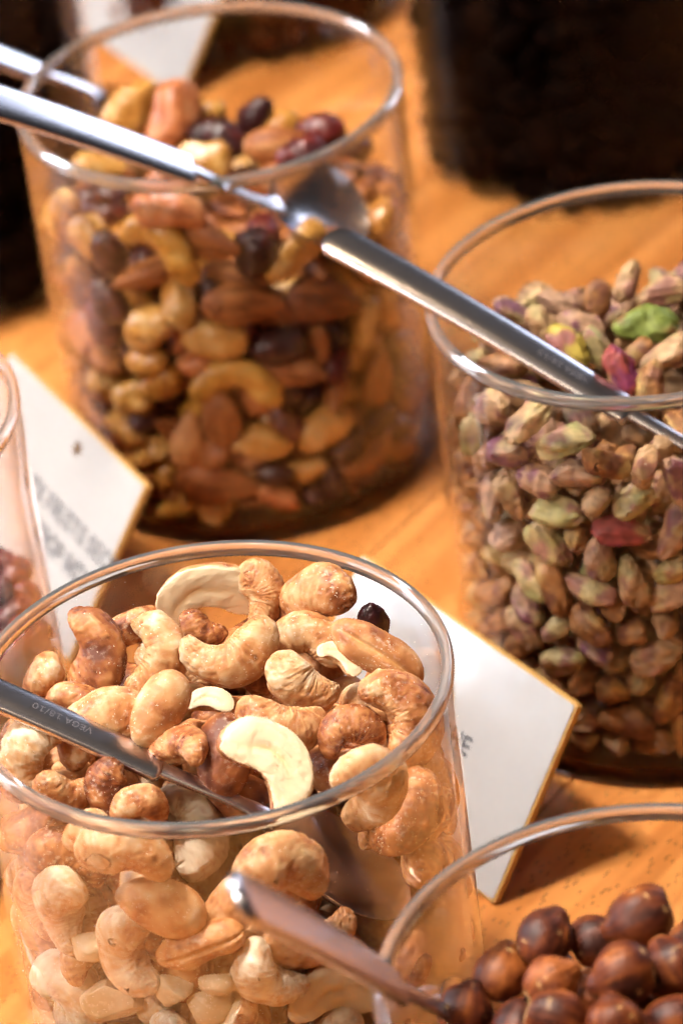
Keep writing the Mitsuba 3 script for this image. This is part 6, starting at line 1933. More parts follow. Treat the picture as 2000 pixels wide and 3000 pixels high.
pistachio 2 brown 0 960 1364 160 -7 -68 73 3 112 -1
pistachio 3 brown 0 1166 1310 1034 30 24 53 76 111 -1
pistachio 2 green 0 699 1361 94 18 -7 37 -91 118 -1
pistachio 6 purple 0 554 1149 694 -9 -30 2 -95 113 -1
pistachio 5 purple 0 926 1427 93 24 -52 -74 35 111 -1
pistachio 7 purple 0 1085 1292 851 -64 13 69 -31 114 -1
pistachio 8 tan 0 662 1295 751 -65 -64 9 41 127 -1
pistachio 2 tan 0 549 1073 356 59 -10 70 -39 130 -1
pistachio 1 purple 0 845 1362 453 2 -68 73 -7 112 -1
pistachio 2 purple 0 1002 598 98 -88 -47 1 9 130 -1
pistachio 8 purple 0 816 1322 570 32 85 23 -36 133 -1
pistachio 2 green 0 532 1136 859 85 47 -12 -21 115 -1
pistachio 7 purple 0 469 1174 101 -30 -92 23 14 133 -1
pistachio 6 purple 0 913 1402 509 -28 -51 31 -76 133 -1
pistachio 4 tan 0 457 1187 668 93 18 13 -29 112 -1
''',
'hazelnut': '''
hazelnut 100 48 1 580 -1545 1121 -91 -76 -420 900 112 12
hazelnut 105 42 1 512 -1747 1118 -53 -55 -417 906 110 15
hazelnut 101 36 1 349 -1548 1085 814 373 -204 396 98 32
hazelnut 103 72 1 235 -1571 1018 732 333 -260 535 95 33
hazelnut 107 30 1 142 -1658 997 776 354 -225 471 95 44
hazelnut 108 62 1 341 -1829 1091 883 409 80 -217 98 55
hazelnut 104 85 1 346 -1697 1079 891 408 -100 174 93 57
hazelnut 102 26 1 467 -1518 1036 889 411 -106 171 92 63
hazelnut 106 48 1 637 -1683 1068 513 207 -367 748 105 75
hazelnut 109 56 1 470 -1880 1087 635 269 -317 652 98 93
hazelnut 110 46 1 613 -1847 1060 67 -5 -416 907 98 98
hazelnut 8 50 1 255 -1732 988 -211 335 -915 -72 100 259
hazelnut 1 65 1 461 -1581 920 317 940 -70 104 100 319
hazelnut 8 65 1 701 -1489 959 330 365 -552 -674 104 499
hazelnut 6 50 1 519 -1694 972 115 749 -306 -576 99 500
hazelnut 8 50 1 358 -1494 940 -397 279 703 520 96 532
hazelnut 4 50 1 454 -1468 843 345 25 -574 -742 98 574
hazelnut 7 50 1 326 -1631 915 158 640 -745 -106 107 630
hazelnut 8 50 1 599 -1585 964 -380 -411 53 827 97 500
hazelnut 2 65 1 302 -1526 817 366 261 -133 -883 102 659
hazelnut 1 65 0 568 -1461 918 -40 82 34 -23 98 -1
hazelnut 2 50 0 692 -1627 818 47 -41 -77 -11 101 -1
hazelnut 3 50 0 651 -1973 987 -27 -53 -2 80 95 -1
hazelnut 3 35 0 566 -1568 831 51 -58 -59 -21 102 -1
hazelnut 6 65 0 653 -1767 956 -50 -22 51 66 97 -1
hazelnut 2 35 0 722 -1640 954 -33 12 -79 50 99 -1
hazelnut 3 65 0 672 -1478 821 -20 -11 -36 -90 100 -1
hazelnut 5 65 0 747 -1739 867 -16 -85 -48 10 94 -1
hazelnut 3 35 0 506 -1830 954 -58 -53 -40 48 101 -1
''',
'berry': '''
cranberry 1 0 0 -972 538 593 217 593 -82 -771 101 204
cranberry 7 0 0 -957 775 590 -171 -343 761 523 98 266
cranberry 3 0 0 -950 929 634 -178 823 481 -243 90 278
cranberry 6 0 0 -941 641 608 -667 -77 237 -703 88 291
cranberry 4 0 0 -1008 485 486 28 -378 922 77 103 318
cranberry 6 0 0 -922 878 575 -138 643 -117 744 92 291
cranberry 4 0 0 -910 766 526 -165 708 539 -425 90 382
cranberry 7 0 0 -1025 471 595 -607 -65 730 -308 103 428
cranberry 1 0 0 -968 940 556 113 -406 354 -835 103 436
cranberry 4 0 0 -976 531 402 455 194 -613 -616 103 475
cranberry 6 0 0 -983 1003 610 -876 235 -283 -311 90 480
cranberry 6 0 0 -1094 398 192 -831 -557 -13 18 90 482
cranberry 2 0 0 -923 671 497 -185 -724 -509 426 96 485
cranberry 6 0 0 -1034 440 113 -504 -168 842 96 98 512
cranberry 4 0 0 -1099 370 114 552 618 488 -274 95 521
cranberry 8 0 0 -991 587 533 -909 -377 -173 -38 91 523
cranberry 6 0 0 -943 606 447 823 -117 171 529 102 485
cranberry 1 0 0 -913 751 422 447 532 28 -718 96 548
cranberry 1 0 0 -998 667 560 -815 -483 -197 -253 103 318
cranberry 5 0 0 -1034 836 625 -802 -137 113 571 99 580
cranberry 1 0 0 -944 971 427 157 -713 -146 -667 89 589
cranberry 5 0 0 -924 907 397 -557 491 452 495 88 608
cranberry 5 0 0 -1007 1072 573 196 605 -470 612 93 611
cranberry 7 0 0 -1023 493 193 876 -129 427 -185 103 512
cranberry 7 0 0 -1008 924 496 -492 100 655 565 91 665
cranberry 3 0 0 -947 862 482 -791 389 -472 10 95 666
cranberry 3 0 0 -1112 474 91 72 -49 35 -35 102 -1
cranberry 6 0 0 -1005 824 543 -21 15 95 -15 101 -1
cranberry 7 0 0 -1053 418 253 -83 38 12 -40 99 -1
cranberry 4 0 0 -914 845 364 75 0 -62 -21 91 -1
cranberry 4 0 0 -1048 563 614 23 -36 61 -66 95 -1
cranberry 5 0 0 -921 679 308 -38 -65 -39 -53 96 -1
cranberry 8 0 0 -947 683 156 -97 20 3 11 90 -1
cranberry 1 0 0 -956 564 205 -44 -42 27 75 93 -1
cranberry 4 0 0 -999 740 416 74 -51 -3 -44 104 -1
cranberry 3 0 0 -1000 722 228 50 -81 17 25 92 -1
cranberry 3 0 0 -1079 575 163 14 -79 -23 55 93 -1
cranberry 3 0 0 -1081 987 279 -50 1 -42 -75 90 -1
cranberry 2 0 0 -971 673 374 -8 2 45 -89 102 -1
cranberry 3 0 0 -929 810 283 -93 -21 -1 32 89 -1
cranberry 1 0 0 -993 628 271 -71 41 11 -57 104 -1
cranberry 7 0 0 -1024 932 373 20 20 88 -40 101 -1
cranberry 2 0 0 -914 752 90 -10 69 68 -20 99 -1
cranberry 1 0 0 -1042 896 210 -56 55 -12 61 94 -1
cranberry 7 0 0 -1064 1007 348 4 16 29 -94 91 -1
cranberry 2 0 0 -1110 527 274 48 61 46 -43 89 -1
cranberry 5 0 0 -1090 971 508 68 61 -9 -38 97 -1
cranberry 4 0 0 -1120 493 568 -61 -77 -15 -3 102 -1
cranberry 2 0 0 -968 535 126 -42 38 -72 40 89 -1
cranberry 3 0 0 -1038 892 444 -16 52 68 -49 96 -1
cranberry 2 0 0 -929 838 127 82 -38 -14 -41 95 -1
cranberry 5 0 0 -1125 438 246 -26 -36 75 49 93 -1
cranberry 6 0 0 -1010 728 510 -1 12 -18 98 94 -1
cranberry 7 0 0 -990 977 318 -33 -13 -88 -33 91 -1
cranberry 1 0 0 -1242 282 84 9 -15 84 -51 90 -1
cranberry 6 0 0 -1059 537 89 28 0 -11 95 99 -1
cranberry 1 0 0 -1056 982 573 -26 94 4 -24 99 -1
cranberry 5 0 0 -1001 678 87 3 0 99 -11 94 -1
cranberry 4 0 0 -1041 668 211 -50 -36 78 10 92 -1
cranberry 4 0 0 -1148 335 548 35 7 -75 -56 93 -1
cranberry 8 0 0 -1027 741 109 -30 66 14 -67 98 -1
cranberry 2 0 0 -1030 707 316 -61 16 -53 57 99 -1
cranberry 1 0 0 -1009 793 470 4 90 13 -41 91 -1
cranberry 8 0 0 -1002 851 387 5 -29 -21 93 101 -1
cranberry 7 0 0 -1134 354 624 17 -15 40 -89 103 -1
cranberry 3 0 0 -1128 565 541 40 5 84 -37 94 -1
cranberry 1 0 0 -1141 444 146 -90 32 -14 25 93 -1
cranberry 4 0 0 -1015 632 153 70 -64 4 -32 99 -1
cranberry 6 0 0 -962 1004 121 30 -68 -6 -66 98 -1
cranberry 1 0 0 -1107 497 174 31 -16 -79 -51 105 -1
cranberry 4 0 0 -1005 937 87 55 19 29 76 97 -1
cranberry 4 0 0 -1053 727 592 74 -39 -12 -54 99 -1
cranberry 6 0 0 -1049 463 323 -29 -94 7 -18 104 -1
cranberry 3 0 0 -1204 327 202 28 -29 -85 35 88 -1
cranberry 8 0 0 -1110 368 433 79 -47 -33 22 103 -1
cranberry 1 0 0 -929 926 84 -47 -32 -47 -67 89 -1
cranberry 2 0 0 -1058 549 327 -10 89 -33 -31 104 -1
cranberry 2 0 0 -1068 556 426 33 -17 -75 -54 97 -1
cranberry 2 0 0 -1196 395 156 -85 33 -6 41 104 -1
cranberry 3 0 0 -937 621 112 -61 10 -77 -15 90 -1
cranberry 6 0 0 -1059 998 442 72 -54 -40 -20 98 -1
cranberry 3 0 0 -1011 872 300 -52 -6 -20 83 104 -1
cranberry 1 0 0 -1071 492 404 -41 -20 89 -5 88 -1
cranberry 6 0 0 -1026 973 233 54 62 -57 -5 104 -1
cranberry 8 0 0 -1009 875 152 -68 -66 31 2 99 -1
cranberry 7 0 0 -1027 665 488 13 14 -67 71 91 -1
cranberry 8 0 0 -1154 409 565 -19 32 -1 93 98 -1
cranberry 1 0 0 -919 689 229 -9 -61 74 27 94 -1
cranberry 1 0 0 -962 552 320 -37 38 -48 70 95 -1
cranberry 1 0 0 -1020 599 87 -78 -57 15 22 98 -1
cranberry 4 0 0 -1026 788 167 -60 37 -6 -71 95 -1
cranberry 5 0 0 -947 783 347 98 -12 0 -15 100 -1
cranberry 6 0 0 -1118 498 494 -9 9 -13 98 94 -1
cranberry 3 0 0 -1155 441 448 -86 29 30 28 100 -1
cranberry 4 0 0 -1049 581 233 8 39 -7 91 96 -1
cranberry 4 0 0 -959 1001 254 -42 73 -25 48 94 -1
cranberry 3 0 0 -978 760 281 -83 -53 11 16 96 -1
cranberry 5 0 0 -990 513 262 -70 -16 44 54 89 -1
cranberry 7 0 0 -956 917 217 -6 52 -80 30 103 -1
cranberry 1 0 0 -1061 406 539 -25 67 -30 -62 91 -1
cranberry 4 0 0 -1050 422 392 76 -38 -51 13 98 -1
cranberry 7 0 0 -1175 440 303 -50 -20 39 74 105 -1
cranberry 4 0 0 -1097 611 502 -2 93 -36 0 90 -1
cranberry 6 0 0 -1172 416 89 15 -51 -82 20 100 -1
cranberry 7 0 0 -940 758 156 4 94 -23 25 102 -1
cranberry 2 0 0 -1034 619 437 -55 -4 -73 -40 103 -1
cranberry 8 0 0 -1175 314 122 15 -35 22 -90 89 -1
cranberry 3 0 0 -950 919 149 96 6 0 -26 92 -1
cranberry 5 0 0 -1122 372 329 52 60 60 5 103 -1
cranberry 4 0 0 -923 893 277 28 56 27 73 95 -1
cranberry 4 0 0 -1023 617 346 17 -11 30 93 93 -1
cranberry 6 0 0 -1007 830 85 -88 33 -14 31 92 -1
cranberry 1 0 0 -1129 444 631 96 25 6 -9 100 -1
cranberry 4 0 0 -1045 982 141 10 -46 88 -3 93 -1
cranberry 2 0 0 -1129 463 371 59 39 45 55 105 -1
cranberry 5 0 0 -1142 340 241 -9 -61 18 -76 97 -1
cranberry 7 0 0 -959 811 217 12 1 -99 11 104 -1
''',
'prune_right': '''
prune 5 0 0 1201 3761 651 -283 468 -516 -659 81 139
prune 6 0 0 668 3874 732 687 596 -386 -155 78 146
prune 6 0 0 858 3756 323 495 506 332 -623 72 148
prune 6 0 0 1270 3804 523 822 386 98 406 79 153
prune 1 0 0 1278 3791 135 -529 -693 159 -464 77 154
prune 4 0 0 1003 3748 390 211 90 -95 -969 80 156
prune 4 0 0 786 3780 448 678 688 -157 -206 70 157
prune 5 0 0 617 3935 152 194 408 575 682 81 158
prune 2 0 0 938 3753 484 903 -36 -199 -379 77 169
prune 1 0 0 769 3817 673 423 -391 -58 816 76 170
prune 7 0 0 1028 3746 106 345 -18 8 939 76 171
prune 6 0 0 1249 3797 290 -81 971 -110 -198 77 176
prune 5 0 0 709 3828 549 -328 -81 -709 -619 67 157
prune 8 0 0 753 3842 321 242 -950 -46 192 80 180
prune 8 0 0 1063 3750 621 327 -809 -489 -2 70 181
prune 8 0 0 906 3747 129 -117 -670 -232 -695 68 182
prune 5 0 0 926 3747 694 215 870 -388 216 71 184
prune 5 0 0 1060 3757 204 -348 -35 -103 -931 79 171
prune 3 0 0 1069 3744 729 243 -27 17 969 69 186
prune 6 0 0 1104 3749 301 -90 208 966 -123 72 188
prune 2 0 0 562 4022 414 323 -390 -588 631 77 193
prune 3 0 0 567 4014 621 -96 588 395 -699 78 194
prune 6 0 0 870 3792 797 -241 27 289 -926 73 196
prune 8 0 0 832 3785 575 664 300 647 228 71 170
prune 6 0 0 799 3796 210 -26 85 -996 -13 72 201
prune 3 0 0 959 3745 267 -860 -196 370 291 73 188
prune 1 0 0 1321 3834 660 -211 -662 -530 486 73 205
prune 1 0 0 1165 3754 132 815 164 -548 -93 70 154
prune 8 0 0 657 3923 589 104 -321 446 829 78 213
prune 7 0 0 681 3894 443 167 -970 96 147 80 219
prune 6 0 0 802 3817 107 14 718 696 -11 77 220
prune 7 0 0 1247 3801 403 783 63 249 567 72 226
prune 6 0 0 1062 3738 502 153 496 316 794 63 230
prune 7 0 0 941 3755 587 -34 803 -584 111 65 234
prune 3 0 0 645 3952 331 -157 26 -972 176 82 245
prune 1 0 0 695 3877 232 -270 920 23 -283 73 180
prune 1 0 0 1144 3764 400 -393 -480 -411 -668 65 249
prune 6 0 0 548 4037 256 229 -671 -48 -703 67 281
prune 3 0 0 567 4073 110 -9 946 -323 -17 82 305
prune 4 0 0 537 4130 636 -265 -461 602 -596 69 314
prune 5 0 0 1044 3750 834 6 964 -266 -29 79 186
prune 3 0 0 1145 3819 512 -867 -197 -446 -98 71 230
prune 7 0 0 573 4146 492 994 -48 84 41 81 219
prune 5 0 0 1363 3879 347 809 -103 -28 578 79 389
prune 1 0 0 538 4166 284 899 -98 93 417 70 245
prune 2 0 0 532 4197 380 176 815 -551 25 76 395
prune 4 0 0 1357 3857 454 -50 -242 -97 964 67 153
prune 3 0 0 531 4188 186 25 -905 425 -2 71 158
prune 7 0 0 1233 3880 729 -110 -259 242 929 71 423
prune 8 0 0 745 3929 112 -704 534 418 -209 65 448
prune 2 0 0 1190 3853 217 -126 -318 918 203 73 154
prune 4 0 0 537 4294 451 866 -224 163 416 78 219
prune 1 0 0 754 3882 832 558 620 273 -479 63 489
prune 8 0 0 518 4233 99 -850 -30 -50 524 63 158
prune 4 0 0 1137 3860 802 607 -77 -356 706 79 490
prune 7 0 0 528 4254 575 141 455 -877 -55 73 213
prune 7 0 0 784 3994 712 320 -179 925 100 66 505
prune 8 0 0 1395 3920 560 681 -461 -164 -545 79 510
prune 1 0 0 1065 3888 692 -71 143 -82 984 75 184
prune 2 0 0 654 3994 751 555 803 195 -98 65 146
prune 1 0 0 1372 3891 237 52 -128 988 -65 82 176
prune 3 0 0 532 4321 239 670 -384 -40 634 73 395
prune 7 0 0 886 3903 738 692 226 -103 677 81 549
prune 6 0 0 849 3924 621 -27 -122 -976 -178 81 550
prune 3 0 0 855 3860 407 -663 403 -480 -410 67 561
prune 1 0 0 1021 3865 588 -939 -31 -342 -29 72 234
prune 3 0 0 968 4011 686 -660 -27 231 -715 77 139
prune 6 0 0 919 3875 122 -559 681 -137 453 77 171
prune 3 0 0 543 4071 795 577 208 672 416 78 585
prune 2 0 0 687 4011 212 43 250 514 819 78 593
prune 5 0 0 967 3851 333 -527 820 221 -33 63 156
prune 7 0 0 784 3932 503 -608 437 -139 648 72 602
prune 8 0 0 1030 3846 455 121 -83 458 877 64 169
prune 6 0 0 1372 3934 690 -336 -704 -597 190 70 205
prune 7 0 0 543 4408 340 410 391 -588 -577 81 245
prune 1 0 0 922 3883 522 -959 8 19 284 69 169
prune 4 0 0 527 4213 699 -694 511 -227 -453 70 314
prune 2 0 0 1109 3873 337 279 361 -878 144 72 188
prune 5 0 0 1156 3933 426 -371 847 293 -243 74 660
prune 7 0 0 861 3756 920 -338 184 -707 -593 79 667
prune 4 0 0 1397 3877 118 -71 -56 -41 -9 73 -1
prune 6 0 0 1308 3929 121 -66 -60 -44 -6 74 -1
prune 1 0 0 1137 3949 561 4 -73 55 -41 76 -1
prune 8 0 0 929 3946 290 15 -4 39 91 68 -1
prune 2 0 0 947 3938 420 -15 13 87 46 75 -1
prune 1 0 0 1063 3864 251 -23 -39 87 -17 63 -1
prune 2 0 0 1066 3866 128 -9 34 66 66 79 -1
prune 2 0 0 649 4199 588 -54 -4 82 19 72 -1
prune 7 0 0 663 4184 122 -9 -34 -81 46 79 -1
prune 7 0 0 1416 4059 262 -26 -58 67 39 68 -1
prune 1 0 0 637 3916 880 70 -29 63 -18 65 -1
prune 6 0 0 1428 4163 185 53 1 7 -84 68 -1
prune 2 0 0 1489 4425 621 73 54 35 -22 74 -1
prune 4 0 0 680 4410 702 27 -46 -48 70 79 -1
prune 5 0 0 654 4424 403 73 27 58 24 81 -1
prune 8 0 0 762 3979 816 79 51 -4 -34 65 -1
prune 4 0 0 1413 4108 399 47 -18 -81 -31 67 -1
prune 5 0 0 1359 4069 521 -16 40 35 -83 66 -1
prune 2 0 0 513 4293 798 -65 -1 -76 7 72 -1
prune 4 0 0 1530 4119 227 -25 72 8 -64 75 -1
prune 1 0 0 1326 4011 371 -68 40 62 8 73 -1
prune 5 0 0 1053 3948 932 2 6 97 25 82 -1
prune 6 0 0 1537 4154 369 -71 -22 -66 -10 76 -1
prune 5 0 0 755 3842 941 66 5 22 -71 66 -1
prune 6 0 0 820 3952 371 54 -83 3 16 66 -1
prune 3 0 0 1298 3989 230 -15 -41 68 60 67 -1
prune 1 0 0 1434 4141 797 64 -14 -62 -43 68 -1
prune 8 0 0 665 4048 625 -50 -8 -69 -52 68 -1
prune 4 0 0 711 4280 195 -7 -64 -76 -12 67 -1
prune 5 0 0 614 4325 131 41 -69 -23 55 80 -1
prune 1 0 0 547 4126 921 21 54 81 -10 74 -1
prune 6 0 0 1153 3785 921 51 -41 -46 60 76 -1
prune 1 0 0 718 4409 551 80 19 -51 26 64 -1
prune 4 0 0 927 3862 928 -54 79 -13 -26 72 -1
prune 5 0 0 1372 3849 815 71 -53 -46 0 66 -1
prune 3 0 0 702 4454 119 -65 -59 48 9 71 -1
prune 6 0 0 1461 4227 296 32 57 -54 -53 75 -1
prune 2 0 0 1510 4182 617 -22 35 49 77 79 -1
prune 6 0 0 1551 4283 399 -18 -68 13 70 63 -1
prune 2 0 0 1518 4403 119 32 -51 -49 62 76 -1
prune 3 0 0 1263 3937 476 49 -20 45 -72 78 -1
prune 3 0 0 1537 4308 625 -25 -72 14 63 78 -1
prune 1 0 0 1494 4064 725 62 -23 30 69 72 -1
prune 3 0 0 1245 3909 606 -49 76 20 -38 67 -1
prune 6 0 0 530 4392 118 43 67 25 56 70 -1
prune 7 0 0 1485 3998 627 -32 72 -2 -62 72 -1
prune 8 0 0 1367 4242 260 -73 -14 -67 -8 65 -1
prune 4 0 0 1455 4457 356 58 -5 24 78 68 -1
prune 5 0 0 1478 4004 319 -40 66 61 -20 71 -1
prune 4 0 0 1399 4109 629 70 -1 39 61 73 -1
prune 2 0 0 753 3995 927 -23 -16 6 96 71 -1
prune 6 0 0 751 4093 221 -56 -16 71 -39 66 -1
prune 2 0 0 651 4151 258 53 -53 -28 61 76 -1
prune 6 0 0 931 3877 232 -90 27 -14 -31 64 -1
prune 8 0 0 1488 4114 519 -88 44 -7 17 76 -1
prune 2 0 0 1327 3938 875 28 64 -23 68 72 -1
prune 8 0 0 638 4127 748 -45 -40 -76 -26 74 -1
prune 5 0 0 1423 3947 420 -4 -22 -41 -88 66 -1
prune 4 0 0 1407 4243 425 -86 -6 -28 -41 79 -1
prune 3 0 0 1429 4336 183 -22 64 72 -13 75 -1
prune 3 0 0 1365 4375 354 -31 75 -53 24 66 -1
prune 7 0 0 874 3962 885 17 58 -48 -63 77 -1
prune 5 0 0 668 4416 241 -50 81 19 -23 78 -1
prune 8 0 0 1390 4246 561 81 43 13 -37 75 -1
prune 2 0 0 1405 4346 622 41 73 26 -49 63 -1
prune 3 0 0 1025 3767 951 -50 -6 -5 86 82 -1
prune 2 0 0 770 4469 703 -28 25 58 -72 67 -1
prune 1 0 0 1227 3986 788 -37 21 -46 78 64 -1
prune 3 0 0 1372 4225 688 58 59 -49 -28 65 -1
prune 2 0 0 1296 4036 675 -22 -56 45 66 74 -1
prune 4 0 0 1335 4479 255 63 18 66 -36 64 -1
prune 8 0 0 798 4042 569 95 -3 6 29 71 -1
prune 5 0 0 648 4078 889 44 -53 -10 72 68 -1
prune 4 0 0 533 4384 613 27 -85 -36 27 63 -1
prune 6 0 0 1264 3811 879 -3 68 33 -65 81 -1
prune 3 0 0 1412 4188 97 61 2 2 -79 62 -1
prune 3 0 0 543 4423 491 -22 54 -45 68 75 -1
prune 7 0 0 615 4271 330 68 46 -19 -54 67 -1
prune 1 0 0 1335 4050 120 -61 -71 -33 5 73 -1
prune 5 0 0 759 4041 339 -72 -14 55 -40 67 -1
prune 3 0 0 726 4143 663 71 -21 62 -27 77 -1
prune 6 0 0 1504 4464 225 -28 49 51 -65 63 -1
prune 4 0 0 596 4320 701 -66 -60 22 39 79 -1
prune 6 0 0 1001 3935 810 18 71 -64 -22 81 -1
prune 5 0 0 646 4337 567 -2 -48 -36 80 79 -1
prune 7 0 0 1472 4024 463 -38 -44 76 -30 77 -1
prune 7 0 0 1492 4071 109 -1 -67 -74 1 80 -1
prune 2 0 0 1333 4120 255 40 -71 -15 56 62 -1
prune 3 0 0 1225 3941 313 33 -80 0 -51 76 -1
prune 5 0 0 680 4038 502 98 6 15 14 76 -1
prune 1 0 0 660 4265 446 -78 32 38 -37 68 -1
prune 4 0 0 1531 4238 107 -86 6 -12 -49 72 -1
prune 1 0 0 740 4114 814 56 -26 -76 19 71 -1
prune 3 0 0 1348 4296 119 -23 68 47 -51 73 -1
prune 3 0 0 1430 4395 279 81 -6 -8 -58 68 -1
prune 2 0 0 1461 3966 850 -75 32 58 11 76 -1
prune 6 0 0 1383 4454 108 2 47 88 -1 79 -1
prune 8 0 0 1537 4363 309 43 47 53 56 65 -1
prune 7 0 0 1531 4224 482 26 -32 88 24 64 -1
prune 6 0 0 1438 3981 168 -39 17 -86 -28 66 -1
prune 4 0 0 1538 4270 211 -37 72 -55 20 71 -1
prune 7 0 0 654 4082 387 30 -41 -46 73 72 -1
prune 5 0 0 594 4221 822 27 46 -63 -56 67 -1
prune 6 0 0 1493 4466 472 -68 51 -48 22 75 -1
prune 4 0 0 1368 4024 769 84 11 52 -11 69 -1
prune 2 0 0 713 4244 786 -59 -39 69 -14 67 -1
prune 3 0 0 1379 4460 441 9 -88 23 -41 68 -1
prune 3 0 0 817 3929 216 72 -35 59 -11 71 -1
prune 2 0 0 1372 4437 550 -3 -83 -54 -14 68 -1
prune 1 0 0 1195 3896 115 53 -44 -68 27 67 -1
prune 2 0 0 709 4338 302 42 -75 -52 1 73 -1
prune 8 0 0 724 4054 103 -1 -89 -46 2 71 -1
prune 7 0 0 1458 4340 486 -21 -55 -66 47 74 -1
''',
'prune_left': '''
prune 1 0 0 -1015 3478 135 -529 -693 159 -464 77 144
prune 5 0 0 -775 3789 886 -39 -722 213 657 82 150
prune 2 0 0 -832 3653 850 -745 317 577 108 76 155
prune 7 0 0 -808 3685 627 -316 721 -23 -617 72 166
prune 5 0 0 -921 3536 815 711 -534 -457 0 66 177
prune 2 0 0 -919 3548 942 -448 702 554 8 63 183
prune 8 0 0 -897 3607 560 681 -461 -164 -545 79 190
prune 1 0 0 -972 3521 660 -211 -662 -530 486 73 191
prune 4 0 0 -936 3544 454 -50 -242 -97 964 67 210
prune 6 0 0 -1023 3491 523 822 386 98 406 79 210
prune 6 0 0 -1044 3484 290 -81 971 -110 -198 77 224
prune 4 0 0 -911 3734 935 169 774 -603 95 78 244
prune 7 0 0 -821 3711 463 -379 -442 757 -295 77 263
prune 5 0 0 -929 3566 347 809 -103 -28 578 79 270
prune 3 0 0 -896 3876 921 124 -144 744 640 67 280
prune 1 0 0 -799 3751 725 621 -228 305 686 72 289
prune 2 0 0 -783 3868 617 -220 349 494 765 79 166
prune 7 0 0 -1046 3488 403 783 63 249 567 72 329
prune 6 0 0 -921 3621 690 -336 -704 -597 190 70 191
prune 1 0 0 -921 3578 237 52 -128 988 -65 82 224
prune 5 0 0 -761 3919 911 -336 355 684 541 65 333
prune 2 0 0 -752 3897 757 602 -429 -556 379 78 155
prune 5 0 0 -869 3634 420 -39 -217 -414 -883 66 354
prune 4 0 0 -896 3564 118 -709 -564 -414 -91 73 359
prune 8 0 0 -805 3800 519 -878 442 -68 169 76 354
prune 6 0 0 -895 3985 917 243 120 701 -660 74 280
prune 3 0 0 -756 3995 625 -254 -721 138 630 78 468
prune 7 0 0 -762 3910 482 258 -322 879 239 64 470
prune 6 0 0 -756 3841 369 -711 -224 -658 -103 76 487
prune 6 0 0 -742 3969 399 -184 -678 135 699 63 487
prune 6 0 0 -1029 3497 879 -33 678 335 -654 81 244
prune 1 0 0 -1128 3441 132 815 164 -548 -93 70 144
prune 5 0 0 -815 3690 319 -399 657 608 -197 71 487
prune 4 0 0 -893 3796 629 696 -12 385 606 73 191
prune 2 0 0 -1103 3539 217 -126 -318 918 203 73 144
prune 7 0 0 -1060 3567 729 -110 -259 242 929 71 177
prune 2 0 0 -966 3625 875 280 642 -228 677 72 183
prune 4 0 0 -781 4091 771 -416 -431 -561 -571 81 643
prune 5 0 0 -933 3756 521 -164 403 349 -830 66 644
prune 1 0 0 -763 4008 874 532 138 486 -680 63 150
prune 2 0 0 -928 4099 909 -249 -633 249 690 67 183
prune 4 0 0 -925 3711 769 842 105 517 -112 69 661
prune 3 0 0 -1048 3596 606 -49 76 20 -38 67 -1
prune 6 0 0 -985 3616 121 -66 -60 -44 -6 74 -1
prune 5 0 0 -851 3982 741 1 -65 -26 -71 71 -1
prune 6 0 0 -1048 4063 953 -3 -95 30 1 77 -1
prune 1 0 0 -859 3828 797 64 -14 -62 -43 68 -1
prune 1 0 0 -892 4112 770 26 73 -10 -63 66 -1
prune 7 0 0 -877 3746 262 -26 -58 67 39 68 -1
prune 6 0 0 -864 3850 185 53 1 7 -84 68 -1
prune 1 0 0 -1047 3958 883 -7 -40 -90 18 70 -1
prune 2 0 0 -804 4112 621 73 54 35 -22 74 -1
prune 4 0 0 -880 3794 399 47 -18 -81 -31 67 -1
prune 1 0 0 -1070 3659 927 58 -14 71 -36 81 -1
prune 4 0 0 -763 3806 227 -25 72 8 -64 75 -1
prune 1 0 0 -967 3697 371 -68 40 62 8 73 -1
prune 7 0 0 -1265 3433 106 34 -2 1 94 76 -1
prune 5 0 0 -1137 3620 426 -37 85 29 -24 74 -1
prune 1 0 0 -1172 3990 900 -76 -30 -49 -31 66 -1
prune 8 0 0 -1007 4222 930 -11 -76 56 30 75 -1
prune 3 0 0 -995 3675 230 -15 -41 68 60 67 -1
prune 1 0 0 -1149 3451 400 -39 -48 -41 -67 65 -1
prune 6 0 0 -1140 3471 921 51 -41 -46 60 76 -1
prune 1 0 0 -919 3911 810 -6 25 -77 -59 62 -1
prune 6 0 0 -831 3913 296 32 57 -54 -53 75 -1
prune 2 0 0 -775 4090 119 32 -51 -49 62 76 -1
prune 3 0 0 -1030 3624 476 49 -20 45 -72 78 -1
prune 4 0 0 -1156 3547 802 61 -8 -36 71 79 -1
prune 6 0 0 -1189 3436 301 -9 21 97 -12 72 -1
prune 1 0 0 -1156 3636 561 4 -73 55 -41 76 -1
prune 8 0 0 -926 3928 260 -73 -14 -67 -8 65 -1
prune 4 0 0 -837 4144 356 58 -5 24 78 68 -1
prune 3 0 0 -1148 3506 512 -87 -20 -45 -10 71 -1
prune 2 0 0 -1184 3560 337 28 36 -88 14 72 -1
prune 4 0 0 -886 3929 425 -86 -6 -28 -41 79 -1
prune 3 0 0 -942 4138 664 -79 -28 -41 -37 71 -1
prune 3 0 0 -864 4023 183 -22 64 72 -13 75 -1
prune 6 0 0 -925 4314 867 -51 -72 -4 47 77 -1
prune 3 0 0 -927 4062 354 -31 75 -53 24 66 -1
prune 8 0 0 -903 3933 561 81 43 13 -37 75 -1
prune 2 0 0 -888 4033 622 41 73 26 -49 63 -1
prune 1 0 0 -1230 3551 251 -23 -39 87 -17 63 -1
prune 2 0 0 -1227 3552 128 -9 34 66 66 79 -1
prune 1 0 0 -1066 3672 788 -37 21 -46 78 64 -1
prune 5 0 0 -1092 3447 651 -28 47 -52 -66 81 -1
prune 6 0 0 -1230 3425 502 15 50 32 79 63 -1
prune 3 0 0 -921 3912 688 58 59 -49 -28 65 -1
